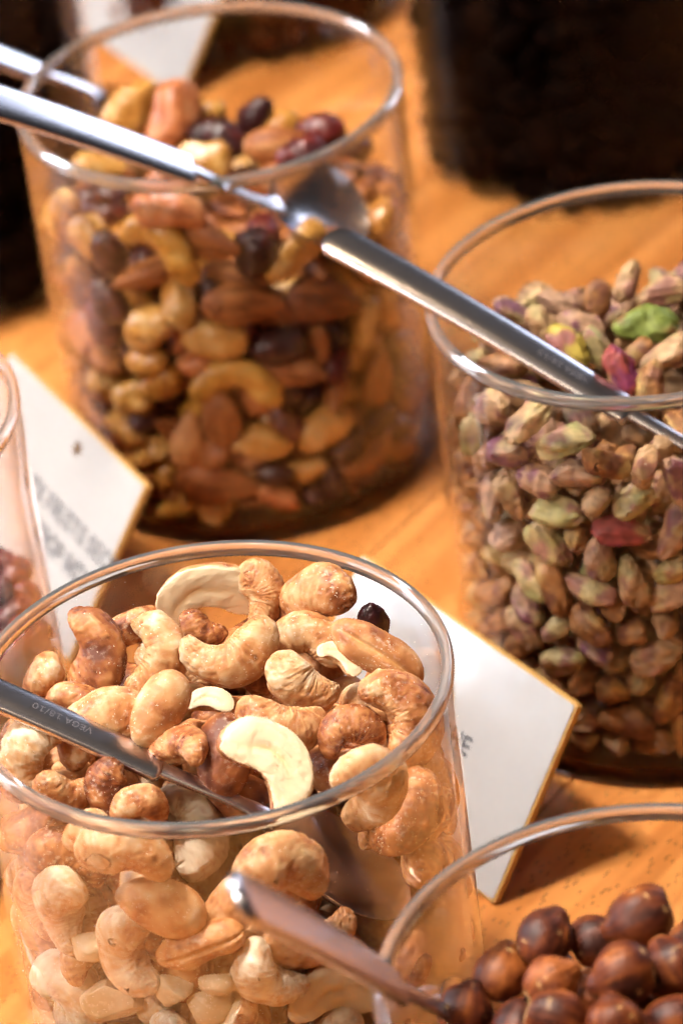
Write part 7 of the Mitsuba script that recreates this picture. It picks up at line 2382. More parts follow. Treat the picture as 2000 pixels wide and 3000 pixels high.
prune 2 0 0 -997 3723 675 -22 -56 45 66 74 -1
prune 4 0 0 -958 4166 255 63 18 66 -36 64 -1
prune 8 0 0 -1049 3844 964 -3 50 84 -18 67 -1
prune 1 0 0 -811 4107 920 -1 49 -51 -71 76 -1
prune 3 0 0 -881 3875 97 61 2 2 -79 62 -1
prune 5 0 0 -1233 3443 204 -35 -4 -10 -93 79 -1
prune 1 0 0 -958 3737 120 -61 -71 -33 5 73 -1
prune 6 0 0 -789 4151 225 -28 49 51 -65 63 -1
prune 7 0 0 -801 3758 109 -1 -67 -74 1 80 -1
prune 2 0 0 -959 3807 255 40 -71 -15 56 62 -1
prune 3 0 0 -1068 3628 313 33 -80 0 -51 76 -1
prune 4 0 0 -762 3924 107 -86 6 -12 -49 72 -1
prune 3 0 0 -945 3983 119 -23 68 47 -51 73 -1
prune 2 0 0 -1064 4396 916 -95 29 -11 -3 65 -1
prune 3 0 0 -862 4082 279 81 -6 -8 -58 68 -1
prune 1 0 0 -855 4210 885 39 -23 -77 -46 74 -1
prune 6 0 0 -910 4141 108 2 47 88 -1 79 -1
prune 8 0 0 -756 4050 309 43 47 53 56 65 -1
prune 6 0 0 -855 3668 168 -39 17 -86 -28 66 -1
prune 4 0 0 -755 3957 211 -37 72 -55 20 71 -1
prune 6 0 0 -800 4153 472 -68 51 -48 22 75 -1
prune 8 0 0 -1112 4293 897 -6 76 44 -48 68 -1
prune 3 0 0 -914 4147 441 9 -88 23 -41 68 -1
prune 2 0 0 -921 4124 550 -3 -83 -54 -14 68 -1
prune 1 0 0 -1097 3583 115 53 -44 -68 27 67 -1
prune 7 0 0 -981 4038 782 63 -63 12 -43 78 -1
prune 7 0 0 -835 4027 486 -21 -55 -66 47 74 -1
''',
'date': '''
date 1 0 0 148 5228 135 -529 -693 159 -464 77 179
date 7 0 0 -102 5183 106 345 -18 8 939 76 197
date 5 0 0 -514 5372 152 194 408 575 682 81 199
date 8 0 0 -224 5184 129 -117 -670 -232 -695 68 208
date 5 0 0 -70 5194 204 -348 -35 -103 -931 79 197
date 6 0 0 -331 5233 210 -26 85 -996 -13 72 237
date 1 0 0 35 5191 132 815 164 -548 -93 70 179
date 6 0 0 -328 5254 107 14 718 696 -11 77 251
date 4 0 0 266 5314 118 -709 -564 -414 -91 73 282
date 3 0 0 -171 5182 267 -860 -196 370 291 73 330
date 1 0 0 -435 5315 232 -270 920 23 -283 73 353
date 3 0 0 -563 5511 110 -9 946 -323 -17 82 367
date 6 0 0 -272 5193 323 495 506 332 -623 72 437
date 8 0 0 -385 5366 112 -704 534 418 -209 65 486
date 2 0 0 60 5290 217 -126 -318 918 203 73 179
date 6 0 0 -211 5312 122 -559 681 -137 453 77 197
date 6 0 0 -26 5186 301 -90 208 966 -123 72 330
date 8 0 0 -377 5279 321 242 -950 -46 192 80 353
date 8 0 0 -612 5671 99 -850 -30 -50 524 63 199
date 7 0 0 361 5508 109 -14 -668 -743 15 80 618
date 6 0 0 -582 5474 256 23 -67 -5 -70 67 -1
date 7 0 0 286 5497 262 -26 -58 67 39 68 -1
date 1 0 0 -593 5603 284 90 -10 9 42 70 -1
date 6 0 0 298 5600 185 53 1 7 -84 68 -1
date 4 0 0 399 5556 227 -25 72 8 -64 75 -1
date 2 0 0 -192 5190 484 90 -4 -20 -38 77 -1
date 8 0 0 -201 5383 290 15 -4 39 91 68 -1
date 2 0 0 -183 5376 420 -15 13 87 46 75 -1
date 6 0 0 -311 5389 371 54 -83 3 16 66 -1
date 3 0 0 168 5426 230 -15 -41 68 60 67 -1
date 1 0 0 13 5201 400 -39 -48 -41 -67 65 -1
date 5 0 0 -163 5288 333 -53 82 22 -3 63 -1
date 4 0 0 -419 5717 195 -7 -64 -76 -12 67 -1
date 5 0 0 -517 5762 131 41 -69 -23 55 80 -1
date 5 0 0 233 5317 347 81 -10 -3 58 79 -1
date 3 0 0 -428 5891 119 -65 -59 48 9 71 -1
date 2 0 0 388 5840 119 32 -51 -49 62 76 -1
date 6 0 0 -600 5829 118 43 67 25 56 70 -1
date 3 0 0 -485 5389 331 -16 3 -97 18 82 -1
date 2 0 0 -443 5448 212 4 25 51 82 78 -1
date 5 0 0 347 5441 319 -40 66 61 -20 71 -1
date 6 0 0 -380 5530 221 -56 -16 71 -39 66 -1
date 7 0 0 117 5239 403 78 6 25 57 72 -1
date 2 0 0 -479 5588 258 53 -53 -28 61 76 -1
date 8 0 0 -101 5283 455 12 -8 46 88 64 -1
date 6 0 0 -199 5315 232 -90 27 -14 -31 64 -1
date 3 0 0 -599 5626 186 3 -90 43 0 71 -1
date 1 0 0 242 5328 237 5 -13 99 -6 82 -1
date 4 0 0 -127 5185 390 21 9 -10 -97 80 -1
date 2 0 0 -21 5310 337 28 36 -88 14 72 -1
date 1 0 0 -67 5301 251 -23 -39 87 -17 63 -1
date 2 0 0 -64 5303 128 -9 34 66 66 79 -1
date 3 0 0 -276 5297 407 -66 40 -48 -41 67 -1
date 6 0 0 -68 5175 502 15 50 32 79 63 -1
date 3 0 0 282 5625 97 61 2 2 -79 62 -1
date 2 0 0 -568 5459 414 32 -39 -59 63 77 -1
date 1 0 0 205 5488 120 -61 -71 -33 5 73 -1
date 5 0 0 -371 5479 339 -72 -14 55 -40 67 -1
date 7 0 0 -449 5331 443 17 -97 10 15 80 -1
date 2 0 0 203 5557 255 40 -71 -15 56 62 -1
date 3 0 0 94 5379 313 33 -80 0 -51 76 -1
date 7 0 0 -467 5622 122 -9 -34 -81 46 79 -1
date 4 0 0 401 5675 107 -86 6 -12 -49 72 -1
date 3 0 0 218 5733 119 -23 68 47 -51 73 -1
date 4 0 0 -345 5217 448 68 69 -16 -21 70 -1
date 6 0 0 253 5891 108 2 47 88 -1 79 -1
date 6 0 0 177 5366 121 -66 -60 -44 -6 74 -1
date 6 0 0 308 5418 168 -39 17 -86 -28 66 -1
date 7 0 0 -477 5519 387 30 -41 -46 73 72 -1
date 6 0 0 119 5234 290 -8 97 -11 -20 77 -1
date 3 0 0 -314 5366 216 72 -35 59 -11 71 -1
date 3 0 0 -599 5758 239 67 -38 -4 63 73 -1
date 1 0 0 65 5333 115 53 -44 -68 27 67 -1
date 8 0 0 -406 5491 103 -1 -89 -46 2 71 -1
''',
}
LABELS = '''golden cashew at the front right whose lower end shows through the glass
tan cashew pressed to the glass left of the spoon bowl
creamy white cashew at the front rim, half of it seen through the glass
large pinkish tan cashew arching behind the front glass
whole tan cashew nut curled open towards the top, in the middle of the heap
toasted orange pointed cashew standing at the right wall of its cup
smooth tan cashew open upwards, right of the middle of the heap
orange nut behind the glass, crossed by the blurred spoon
dark brown shiny cashew nut standing at the far left of the heap
plump tan cashew lying underneath the spoon handle, left of the oval nut
pale golden cashew with a split end, behind the smooth tan cashew
pale cream cashew standing on end behind the front glass
largest hazelnut at the top of the heap with a pale edge
pale greenish cream cashew opening upwards behind the glass, low down
rounded tan nut behind the front glass, below the large arching cashew
round dark hazelnut with a small pale fleck in the middle of the heap
pale speckled cashew below the spoon handle at the left rim
pale blurry cashew at the left behind the glass of its cup
long brown nut with a pale seam along its back, at the right of the heap
wrinkled orange cashew nut open to the left, at the back left of the heap
yellow curved strip of dried fruit behind the front glass
big golden yellow piece of dried fruit at the back left of the heap
bright white cashew half shaped like a crescent, in front of the heap
smooth oval tan nut with a pale tip, above the spoon handle
olive yellow arched strip of fruit low behind the glass
brown knobbly cashew at the back right of the heap
rough reddish brown nut slanting behind the front glass
bright orange piece of dried fruit at the back of the heap
dark brown nut in the shade left of the white crescent half
bright yellow chunk behind the glass left of the pistachio spoon tip
dark brown nut between the white crescent and the toasted pointed one
salmon pink fruit piece behind the glass below the spoon
dark hazelnut at the back left of the heap
light brown hazelnut at the left of the heap
split cashew half at the back of the heap showing its creamy cut face and arch
dark brown cashew below the spoon handle near the front rim
long kernel with a green edge, high behind the glass
cream cashew half low behind the glass, left of the hazelnut cup
orange cashew with peeling skin at the front left rim
dark brown almond at the right behind the glass
round amber slice below the long brown almond
upright brown cashew end standing right of the split half at the back
brown almond lying at the bottom of the cup
long brown almond in the middle of the cup behind the glass
dark purplish hazelnut at the lower left of the heap
yellow round slice right of the end of the spoon handle
bright green pistachio kernel on top of the heap
pinkish long fruit piece along the left wall of the cup
round amber lump near the bottom of the cup
small orange nut just behind the front rim
pale yellow chunk at the right wall of the cup
plump tan cashew half hidden right behind the middle cashew
large cream nut chunk at the lower left behind the glass
golden lump at the left of the middle behind the glass
yellow green pistachio kernel just above the spoon handle
reddish hazelnut with a white spot at the bottom edge
grey tan kernel just below the rim behind the glass
bright orange brown knobbly hazelnut in the left of the heap
large amber brown kernel near the bottom of the cup
thin brown curved cashew just above the neck of the spoon
dull yellow lump at the lower right behind the glass
golden chunk left of the long brown almond
black raisin right of the round amber slice
very dark hazelnut between the two at the back
black raisin in the upper middle behind the glass
tan orange fruit piece right below the rim, behind the spoon
orange wrinkled cashew at the left edge, above the spoon handle
small brown nut beneath the neck of the spoon
purple black cluster raisin lower left behind the glass
tall tan twin kernel with a knobbly top behind the glass
olive kernel behind the glass, below the middle
dark red kernel behind the glass in the middle of the cup
olive tan kernel behind the glass in the middle of the cup
large black raisin in the middle of the heap
pale yellow chunk at the upper left behind the glass
hazelnut at the right edge of the picture
red wrinkled berry in the right of the heap near the front rim
pale kernel with a dark broken face behind the glass
vivid magenta pistachio kernel right of the spoon handle
brown almond behind the glass below the pink fruit
long yellowish kernel at the back of the heap by the right edge
orange brown almond at the lower right behind the glass
upright tan and violet kernel behind the glass
pale lump at the lower left behind the glass
orange tan kernel just below the rim at the left
pale orange kernel behind the glass near the right edge
large purple tan kernel at the upper left behind the glass
dark orange brown kernel right of the magenta one
grey green kernel directly above the edge of the price card
small brown nut just above the spoon handle at the left
cream coloured chunk at the left behind the glass
yellow piece peeping out below the spoon handle
brown kernel behind the glass right of the tan and violet one
brown hazelnut at the bottom edge below the round dark one
dark raisin at the left behind the glass
pale almond standing on end near the bottom of the cup
round kernel with a violet cap behind the glass
small tan nut at the front left just beneath the rim
hazelnut in the bottom right corner of the picture
small dark curled cashew tucked inside the bend of the middle cashew
tan raisin at the lower left behind the glass
cracked cream fragment near the bottom edge of the picture
violet brown kernel behind the glass at the right edge
tan and purple kernel at the left end of the heap above the spoon
dark plump raisin at the back right of the heap
dark red berry at the right of the heap
brown cashew mostly hidden behind the two left nuts at the back
pale yellow green kernel low behind the glass, above the price card
purple brown kernel at the back left of the heap
round brown kernel at the back, left of the pale upright one
pale greenish kernel at the upper left behind the glass
brown almond lying flat in the right of the heap
dark red berry lower left behind the glass
angular tan fragment behind the glass, low in the middle
small pale kernel standing at the very top of the heap
tan kernel with a purple base at the lower left behind the glass
pale tan kernel at the right edge below the bright green one
pale yellow kernel at the lower left behind the glass
small dull green kernel between the yellow one and the bright green one
purple patched kernel in the middle of the heap
small cream fragment behind the glass, low in the middle
small white nut chunk behind the glass at the left
small pale round kernel behind the glass
tan kernel in the heap left of the yellow green one
small nearly black raisin at the back right of the cashew heap
small pale crescent of nut right of the oval tan nut
small brown kernel below the bright green one
pale split tip of nut sticking up right of the middle of the heap
tan raisin behind the brown almond
small amber raisin at the back of the heap
brown cashew opening left, halfway, right behind cashew cup glass
big brown cashew opening up, on the heap, front right of cashew cup
big brown cashew edge on, upper middle, far right behind cashew cup glass
big light tan cashew opening down, high up, centre behind cashew cup glass
big cream cashew opening left, halfway, right behind cashew cup glass
big cream cashew opening up, lower middle, far right behind cashew cup glass
brown cashew opening down, on the heap, front far left of cashew cup
big brown cashew edge on, on the heap, middle far left of cashew cup
cream cashew opening down, halfway, far left behind cashew cup glass
small black prune upright, halfway, centre behind upper right cup glass
big tan pistachio kernel upright, halfway, left behind pistachio cup glass
big brown cashew edge on, upper middle, right behind cashew cup glass
big brown pistachio kernel lying level, on the heap, middle far left of pistachio cup
big tan pistachio kernel rising right, low down, centre behind pistachio cup glass
small black prune rising right, near the bottom, right behind upper left cup glass
big long nut rising left, halfway, far right behind cashew cup glass
small black prune lying level, upper middle, far left behind upper right cup glass
big brown cashew opening down, halfway, right behind cashew cup glass
small black prune upright, low down, left behind upper right cup glass
orange fruit piece rising right, high up, right behind fruit cup glass
small black prune upright, high up, far right behind upper left cup glass
big cream cashew opening left, lower middle, right behind cashew cup glass
big light tan cashew edge on, upper middle, far left behind cashew cup glass
small black prune rising right, lower middle, right behind upper right cup glass
small black prune rising right, near the bottom, right behind upper right cup glass
small black prune upright, upper middle, far right behind upper left cup glass
small black prune rising right, low down, centre behind upper right cup glass
small black prune lying level, lower middle, left behind upper right cup glass
small black prune rising left, near the bottom, far left behind upper right cup glass
yellow fruit chunk low down, left behind fruit cup glass
big brown pistachio kernel upright, low down, centre behind pistachio cup glass
almond upright, lower middle, centre behind fruit cup glass
big brown pistachio kernel rising left, lower middle, left behind pistachio cup glass
big brown pistachio kernel upright, halfway, far left behind pistachio cup glass
big almond upright, low down, far right behind fruit cup glass
almond lying level, high up, left behind fruit cup glass
small black prune rising left, halfway, far right behind upper left cup glass
big tan pistachio kernel rising left, halfway, left behind pistachio cup glass
big brown pistachio kernel upright, high up, far left behind pistachio cup glass
small black prune lying level, lower middle, centre behind upper right cup glass
small black prune end on, halfway, left behind upper right cup glass
small black prune lying level, near the bottom, centre behind upper right cup glass
big cream cashew edge on, lower middle, centre behind cashew cup glass
big purplish pistachio kernel upright, upper middle, left behind pistachio cup glass
big purplish pistachio kernel rising right, upper middle, centre behind pistachio cup glass
small orange fruit piece rising left, near the bottom, centre behind fruit cup glass
small black prune lying level, low down, right behind upper right cup glass
small black prune rising right, upper middle, right behind upper left cup glass
big brown pistachio kernel rising left, low down, left behind pistachio cup glass
small brown date rising right, near the bottom, right behind farthest cup glass
small black prune lying level, low down, left behind upper right cup glass
small black prune rising right, halfway, centre behind upper right cup glass
small black prune upright, near the bottom, centre behind upper right cup glass
small black prune upright, high up, right behind upper left cup glass
small black prune lying level, halfway, centre behind upper right cup glass
big split cashew half edge on, upper middle, centre behind cashew cup glass
small black prune lying level, upper middle, centre behind upper right cup glass
big cream cashew opening left, lower middle, centre behind cashew cup glass
small black prune lying level, low down, centre behind upper right cup glass
big yellow fruit chunk halfway, far right behind fruit cup glass
small black prune end on, lower middle, right behind upper left cup glass
small black prune end on, halfway, right behind upper left cup glass
big purplish pistachio kernel rising right, halfway, far left behind pistachio cup glass
small black prune rising left, low down, far left behind upper right cup glass
small black prune end on, halfway, far left behind upper right cup glass
big purplish pistachio kernel upright, upper middle, far left behind pistachio cup glass
small black prune lying level, upper middle, left behind upper right cup glass
small brown date lying level, near the bottom, centre behind farthest cup glass
almond upright, upper middle, far right behind fruit cup glass
small brown date rising left, near the bottom, far left behind farthest cup glass
big tan pistachio kernel rising left, on the heap, middle left of pistachio cup
small black prune lying level, near the bottom, left behind upper right cup glass
big amber raisin lying level, halfway, left behind fruit cup glass
light tan cashew opening down, halfway, far left behind cashew cup glass
red berry upright, halfway, far right behind left edge cup glass
small black prune end on, halfway, right behind upper right cup glass
yellow fruit chunk low down, far left behind fruit cup glass
big brown pistachio kernel end on, lower middle, left behind pistachio cup glass
small brown date upright, near the bottom, centre behind farthest cup glass
almond rising right, near the bottom, right behind fruit cup glass
small black prune rising right, lower middle, right behind upper left cup glass
big greenish pistachio kernel rising right, halfway, centre behind pistachio cup glass
big yellow fruit chunk near the bottom, right behind fruit cup glass
small black prune rising right, halfway, far left behind upper right cup glass
big purplish pistachio kernel rising right, halfway, centre behind pistachio cup glass
big brown cashew edge on, high up, centre behind cashew cup glass
big tan pistachio kernel rising left, near the bottom, far left behind pistachio cup glass
big yellow fruit chunk high up, left behind fruit cup glass
yellow fruit chunk near the bottom, centre behind fruit cup glass
small black prune lying level, lower middle, far left behind upper right cup glass
small black prune upright, near the bottom, left behind upper right cup glass
big yellow fruit chunk high up, right behind fruit cup glass
amber raisin upright, high up, far right behind fruit cup glass
big brown pistachio kernel rising left, near the bottom, centre behind pistachio cup glass
small black prune lying level, low down, right behind upper left cup glass
amber raisin rising right, upper middle, right behind fruit cup glass
small black prune end on, low down, right behind upper right cup glass
big brown cashew edge on, halfway, centre behind cashew cup glass
big tan pistachio kernel rising left, lower middle, far left behind pistachio cup glass
big brown cashew opening up, on the heap, back centre of cashew cup
small black prune rising left, lower middle, centre behind upper right cup glass
big brown pistachio kernel end on, low down, left behind pistachio cup glass
big purplish pistachio kernel rising left, lower middle, left behind pistachio cup glass
big tan pistachio kernel lying level, just below the rim, far left behind pistachio cup glass
small black prune rising left, halfway, centre behind upper right cup glass
big brown pistachio kernel rising left, near the bottom, far left behind pistachio cup glass
small almond lying level, high up, centre behind fruit cup glass
small brown date lying level, near the bottom, left behind farthest cup glass
big tan pistachio kernel lying level, on the heap, middle far left of pistachio cup
big brown pistachio kernel rising right, low down, left behind pistachio cup glass
red berry rising right, lower middle, right behind fruit cup glass
orange tan cashew opening down, high up, far right behind cashew cup glass
black raisin rising right, low down, right behind fruit cup glass
almond lying level, high up, right behind fruit cup glass
small black prune end on, high up, right behind upper left cup glass
small black prune rising right, low down, far left behind upper right cup glass
big brown cashew edge on, on the heap, middle right of cashew cup
red berry lying level, high up, far left behind fruit cup glass
red berry rising left, low down, centre behind fruit cup glass
small black prune rising left, low down, centre behind upper right cup glass
big tan pistachio kernel lying level, on the heap, front centre of pistachio cup
small brown date upright, near the bottom, left behind farthest cup glass
small curved fruit strip opening left, near the bottom, left behind fruit cup glass
small black raisin lying level, near the bottom, centre behind fruit cup glass
big almond end on, halfway, right behind fruit cup glass
big orange tan cashew edge on, upper middle, centre behind cashew cup glass
big tan pistachio kernel lying level, near the bottom, left behind pistachio cup glass
almond lying level, low down, left behind fruit cup glass
almond end on, high up, centre behind fruit cup glass
brown hazelnut on the heap, back far left of hazelnut cup
black raisin upright, near the bottom, right behind fruit cup glass
black raisin rising right, low down, far right behind fruit cup glass
big brown pistachio kernel end on, lower middle, far left behind pistachio cup glass
small black prune rising left, lower middle, far right behind upper left cup glass
big tan pistachio kernel rising right, lower middle, centre behind pistachio cup glass
big split cashew half edge on, halfway, centre behind cashew cup glass
red berry rising right, halfway, far right behind left edge cup glass
big tan pistachio kernel end on, low down, centre behind pistachio cup glass
big light tan cashew edge on, upper middle, left behind cashew cup glass
big tan pistachio kernel end on, near the bottom, far left behind pistachio cup glass
small black prune rising right, low down, right behind upper left cup glass
big amber raisin rising right, near the bottom, left behind fruit cup glass
big brown pistachio kernel upright, upper middle, left behind pistachio cup glass
big purplish pistachio kernel rising left, on the heap, back far left of pistachio cup
curved fruit strip opening up, upper middle, right behind fruit cup glass
cream cashew opening right, halfway, left behind cashew cup glass
big amber raisin rising left, upper middle, far left behind fruit cup glass
almond lying level, near the bottom, far right behind fruit cup glass
small red berry rising right, halfway, far right behind left edge cup glass
black raisin rising right, lower middle, far right behind fruit cup glass
small black prune rising right, high up, right behind upper left cup glass
small black prune upright, low down, far left behind upper right cup glass
small brown date lying level, near the bottom, far right behind farthest cup glass
almond rising right, lower middle, far left behind fruit cup glass
orange tan cashew edge on, on the heap, middle right of cashew cup
big brown pistachio kernel upright, high up, left behind pistachio cup glass
dark smooth oval nut upright, lower middle, far left behind cashew cup glass
black raisin lying level, high up, right behind fruit cup glass
black raisin rising right, low down, left behind fruit cup glass
small black prune end on, upper middle, far right behind upper left cup glass
big brown pistachio kernel end on, near the bottom, left behind pistachio cup glass
small red berry upright, halfway, far right behind left edge cup glass
big yellow fruit chunk high up, centre behind fruit cup glass
orange fruit piece upright, upper middle, right behind fruit cup glass
orange fruit piece lying level, halfway, centre behind fruit cup glass
almond rising left, upper middle, centre behind fruit cup glass
almond end on, near the bottom, left behind fruit cup glass
light tan cashew opening right, on the heap, back left of cashew cup
small black raisin lying level, near the bottom, far right behind fruit cup glass
big almond upright, lower middle, right behind fruit cup glass
big almond end on, high up, right behind fruit cup glass
big brown pistachio kernel rising right, low down, far left behind pistachio cup glass
big brown pistachio kernel upright, upper middle, far left behind pistachio cup glass
dark smooth oval nut upright, upper middle, left behind cashew cup glass
orange fruit piece lying level, high up, left behind fruit cup glass
small black prune lying level, near the bottom, far left behind upper right cup glass
black raisin rising left, near the bottom, far left behind fruit cup glass
big brown pistachio kernel rising left, on the heap, front centre of pistachio cup
split cashew half opening down, halfway, right behind cashew cup glass
big split cashew half edge on, lower middle, far right behind cashew cup glass
small black raisin rising right, lower middle, right behind fruit cup glass
big yellow fruit chunk lower middle, far left behind fruit cup glass
big tan pistachio kernel upright, near the bottom, left behind pistachio cup glass
orange fruit piece upright, lower middle, centre behind fruit cup glass
small black prune rising left, halfway, far left behind upper right cup glass
big brown pistachio kernel end on, on the heap, middle centre of pistachio cup
big tan pistachio kernel lying level, on the heap, middle centre of pistachio cup
big tan pistachio kernel upright, near the bottom, centre behind pistachio cup glass
red berry rising right, lower middle, far right behind left edge cup glass
light brown hazelnut high up, left behind hazelnut cup glass
big tan pistachio kernel rising right, low down, left behind pistachio cup glass
big tan pistachio kernel lying level, halfway, far left behind pistachio cup glass
big orange fruit piece rising right, high up, right behind fruit cup glass
big brown pistachio kernel upright, halfway, left behind pistachio cup glass
big brown pistachio kernel rising left, lower middle, far left behind pistachio cup glass
big brown cashew opening down, high up, far right behind cashew cup glass
small almond end on, high up, right behind fruit cup glass
yellow fruit chunk lower middle, right behind fruit cup glass
black raisin end on, near the bottom, far right behind fruit cup glass
small black prune end on, low down, right behind upper left cup glass
small brown date lying level, low down, centre behind farthest cup glass
light tan cashew edge on, high up, left behind cashew cup glass
almond lying level, high up, centre behind fruit cup glass
small black prune rising left, high up, far right behind upper left cup glass
almond lying level, low down, far left behind fruit cup glass
big red berry end on, halfway, centre behind fruit cup glass
big purplish pistachio kernel lying level, low down, far left behind pistachio cup glass
black raisin end on, near the bottom, right behind fruit cup glass
orange fruit piece rising right, halfway, left behind fruit cup glass
big almond rising left, low down, right behind fruit cup glass
small black raisin upright, halfway, right behind fruit cup glass
big brown pistachio kernel lying level, upper middle, left behind pistachio cup glass
cream cashew opening down, halfway, left behind cashew cup glass
big brown cashew opening left, on the heap, back far left of cashew cup
almond rising right, high up, centre behind fruit cup glass
almond upright, low down, far left behind fruit cup glass
black raisin lying level, high up, far left behind fruit cup glass
big tan pistachio kernel end on, just below the rim, far left behind pistachio cup glass
big brown cashew opening up, high up, right behind cashew cup glass
big tan pistachio kernel rising right, just below the rim, far left behind pistachio cup glass
big yellow fruit chunk upper middle, centre behind fruit cup glass
big tan pistachio kernel upright, high up, left behind pistachio cup glass
big brown cashew edge on, upper middle, centre behind cashew cup glass
small brown date lying level, low down, left behind farthest cup glass
small black prune lying level, lower middle, far right behind upper left cup glass
almond rising right, near the bottom, far right behind fruit cup glass
big tan pistachio kernel end on, on the heap, front centre of pistachio cup
big greenish pistachio kernel upright, near the bottom, far left behind pistachio cup glass
big black raisin upright, low down, far right behind fruit cup glass
small black prune lying level, near the bottom, far right behind upper left cup glass
small yellow fruit chunk low down, right behind fruit cup glass
tan smooth oval nut upright, upper middle, left behind cashew cup glass
brown cashew edge on, upper middle, far right behind cashew cup glass
big brown pistachio kernel end on, halfway, far left behind pistachio cup glass
red berry upright, upper middle, far right behind fruit cup glass
black raisin rising left, high up, far right behind fruit cup glass
almond rising right, high up, right behind fruit cup glass
small brown date lying level, near the bottom, far left behind farthest cup glass
big brown cashew edge on, upper middle, left behind cashew cup glass
black raisin upright, lower middle, centre behind fruit cup glass
big red berry upright, upper middle, right behind fruit cup glass
big brown cashew edge on, high up, left behind cashew cup glass
curved fruit strip edge on, lower middle, left behind fruit cup glass
almond lying level, lower middle, far right behind fruit cup glass
big brown pistachio kernel lying level, upper middle, far left behind pistachio cup glass
big almond lying level, upper middle, far left behind fruit cup glass
almond rising left, upper middle, right behind fruit cup glass
black raisin lying level, lower middle, far left behind fruit cup glass
big brown cashew opening left, on the heap, back centre of cashew cup
big greenish pistachio kernel end on, low down, far left behind pistachio cup glass
split cashew half edge on, lower middle, far left behind cashew cup glass
almond rising left, low down, far right behind fruit cup glass
small red berry end on, lower middle, far right behind left edge cup glass
small black raisin rising left, high up, left behind fruit cup glass
tan smooth oval nut lying level, on the heap, middle right of cashew cup
big brown pistachio kernel lying level, halfway, far left behind pistachio cup glass
amber raisin lying level, near the bottom, far left behind fruit cup glass
brown cashew edge on, high up, far left behind cashew cup glass
big cream nut fragment low down, far right behind cashew cup glass
small black prune rising right, low down, right behind upper right cup glass
big red berry rising left, on the heap, front centre of fruit cup
big black raisin rising left, upper middle, centre behind fruit cup glass
big purplish pistachio kernel upright, high up, left behind pistachio cup glass
big almond end on, near the bottom, left behind fruit cup glass
black raisin rising left, lower middle, left behind fruit cup glass
small black prune end on, low down, far left behind upper right cup glass
big brown pistachio kernel lying level, on the heap, front left of pistachio cup
black raisin upright, halfway, far right behind fruit cup glass
amber raisin rising left, upper middle, left behind fruit cup glass
big tan pistachio kernel lying level, low down, far left behind pistachio cup glass
big almond rising right, near the bottom, centre behind fruit cup glass
small black raisin end on, upper middle, far left behind fruit cup glass
big cream cashew edge on, lower middle, far right behind cashew cup glass
big long nut end on, halfway, centre behind cashew cup glass
tan smooth oval nut upright, on the heap, front left of cashew cup
big brown cashew opening down, on the heap, middle centre of cashew cup
big brown pistachio kernel rising right, on the heap, front far left of pistachio cup
big orange tan cashew opening up, just below the rim, centre behind cashew cup glass
small almond upright, low down, far left behind fruit cup glass
brown cashew edge on, upper middle, centre behind cashew cup glass
big light tan cashew edge on, on the heap, back left of cashew cup
red berry end on, low down, far right behind fruit cup glass
big brown pistachio kernel lying level, upper middle, centre behind pistachio cup glass
yellow fruit chunk upper middle, centre behind fruit cup glass
almond lying level, high up, far left behind fruit cup glass
big tan pistachio kernel end on, high up, left behind pistachio cup glass
big almond end on, halfway, far left behind fruit cup glass
cream cashew edge on, lower middle, right behind cashew cup glass
big red berry lying level, low down, far left behind fruit cup glass
big tan pistachio kernel upright, high up, centre behind pistachio cup glass
big tan pistachio kernel rising right, high up, left behind pistachio cup glass
big curved fruit strip edge on, near the bottom, far left behind fruit cup glass
small almond rising right, near the bottom, far left behind fruit cup glass
small black prune rising right, upper middle, right behind upper right cup glass
big purplish pistachio kernel rising left, high up, left behind pistachio cup glass
cream cashew opening down, low down, far right behind cashew cup glass
big almond end on, lower middle, centre behind fruit cup glass
small yellow fruit chunk near the bottom, far right behind fruit cup glass
red berry rising left, halfway, far right behind left edge cup glass
split cashew half opening right, halfway, right behind cashew cup glass
brown cashew edge on, on the heap, middle left of cashew cup
small almond rising left, near the bottom, far right behind fruit cup glass
light tan cashew edge on, halfway, far right behind cashew cup glass
big cream cashew edge on, lower middle, left behind cashew cup glass
big cream cashew edge on, lower middle, far left behind cashew cup glass
cream nut fragment lower middle, far right behind cashew cup glass
red berry lying level, lower middle, far right behind left edge cup glass
small brown date upright, low down, left behind farthest cup glass
black raisin rising right, high up, right behind fruit cup glass
big purplish pistachio kernel upright, on the heap, back left of pistachio cup
big curved fruit strip edge on, high up, far left behind fruit cup glass
cream cashew opening up, lower middle, centre behind cashew cup glass
big purplish pistachio kernel upright, near the bottom, far left behind pistachio cup glass
big brown pistachio kernel lying level, lower middle, far left behind pistachio cup glass
almond rising left, near the bottom, right behind fruit cup glass
cream cashew opening up, halfway, far right behind cashew cup glass
big tan smooth oval nut rising left, halfway, far left behind cashew cup glass
brown cashew edge on, halfway, centre behind cashew cup glass
small black prune rising right, near the bottom, left behind upper right cup glass
big light tan cashew opening down, on the heap, back left of cashew cup
black raisin lying level, high up, far right behind fruit cup glass
big brown cashew edge on, on the heap, back centre of cashew cup
big brown pistachio kernel end on, high up, centre behind pistachio cup glass
brown cashew edge on, on the heap, back far left of cashew cup
big greenish pistachio kernel rising right, halfway, left behind pistachio cup glass
tan smooth oval nut end on, halfway, centre behind cashew cup glass
big yellow fruit chunk low down, left behind fruit cup glass
big brown pistachio kernel upright, on the heap, front left of pistachio cup
split cashew half edge on, high up, left behind cashew cup glass
big brown pistachio kernel rising right, low down, centre behind pistachio cup glass
red berry lying level, low down, far right behind fruit cup glass
big black raisin rising right, upper middle, centre behind fruit cup glass
light tan cashew opening right, high up, centre behind cashew cup glass
big almond lying level, low down, centre behind fruit cup glass
big purplish pistachio kernel rising right, on the heap, back centre of pistachio cup
big purplish pistachio kernel rising right, on the heap, front left of pistachio cup
almond lying level, near the bottom, centre behind fruit cup glass
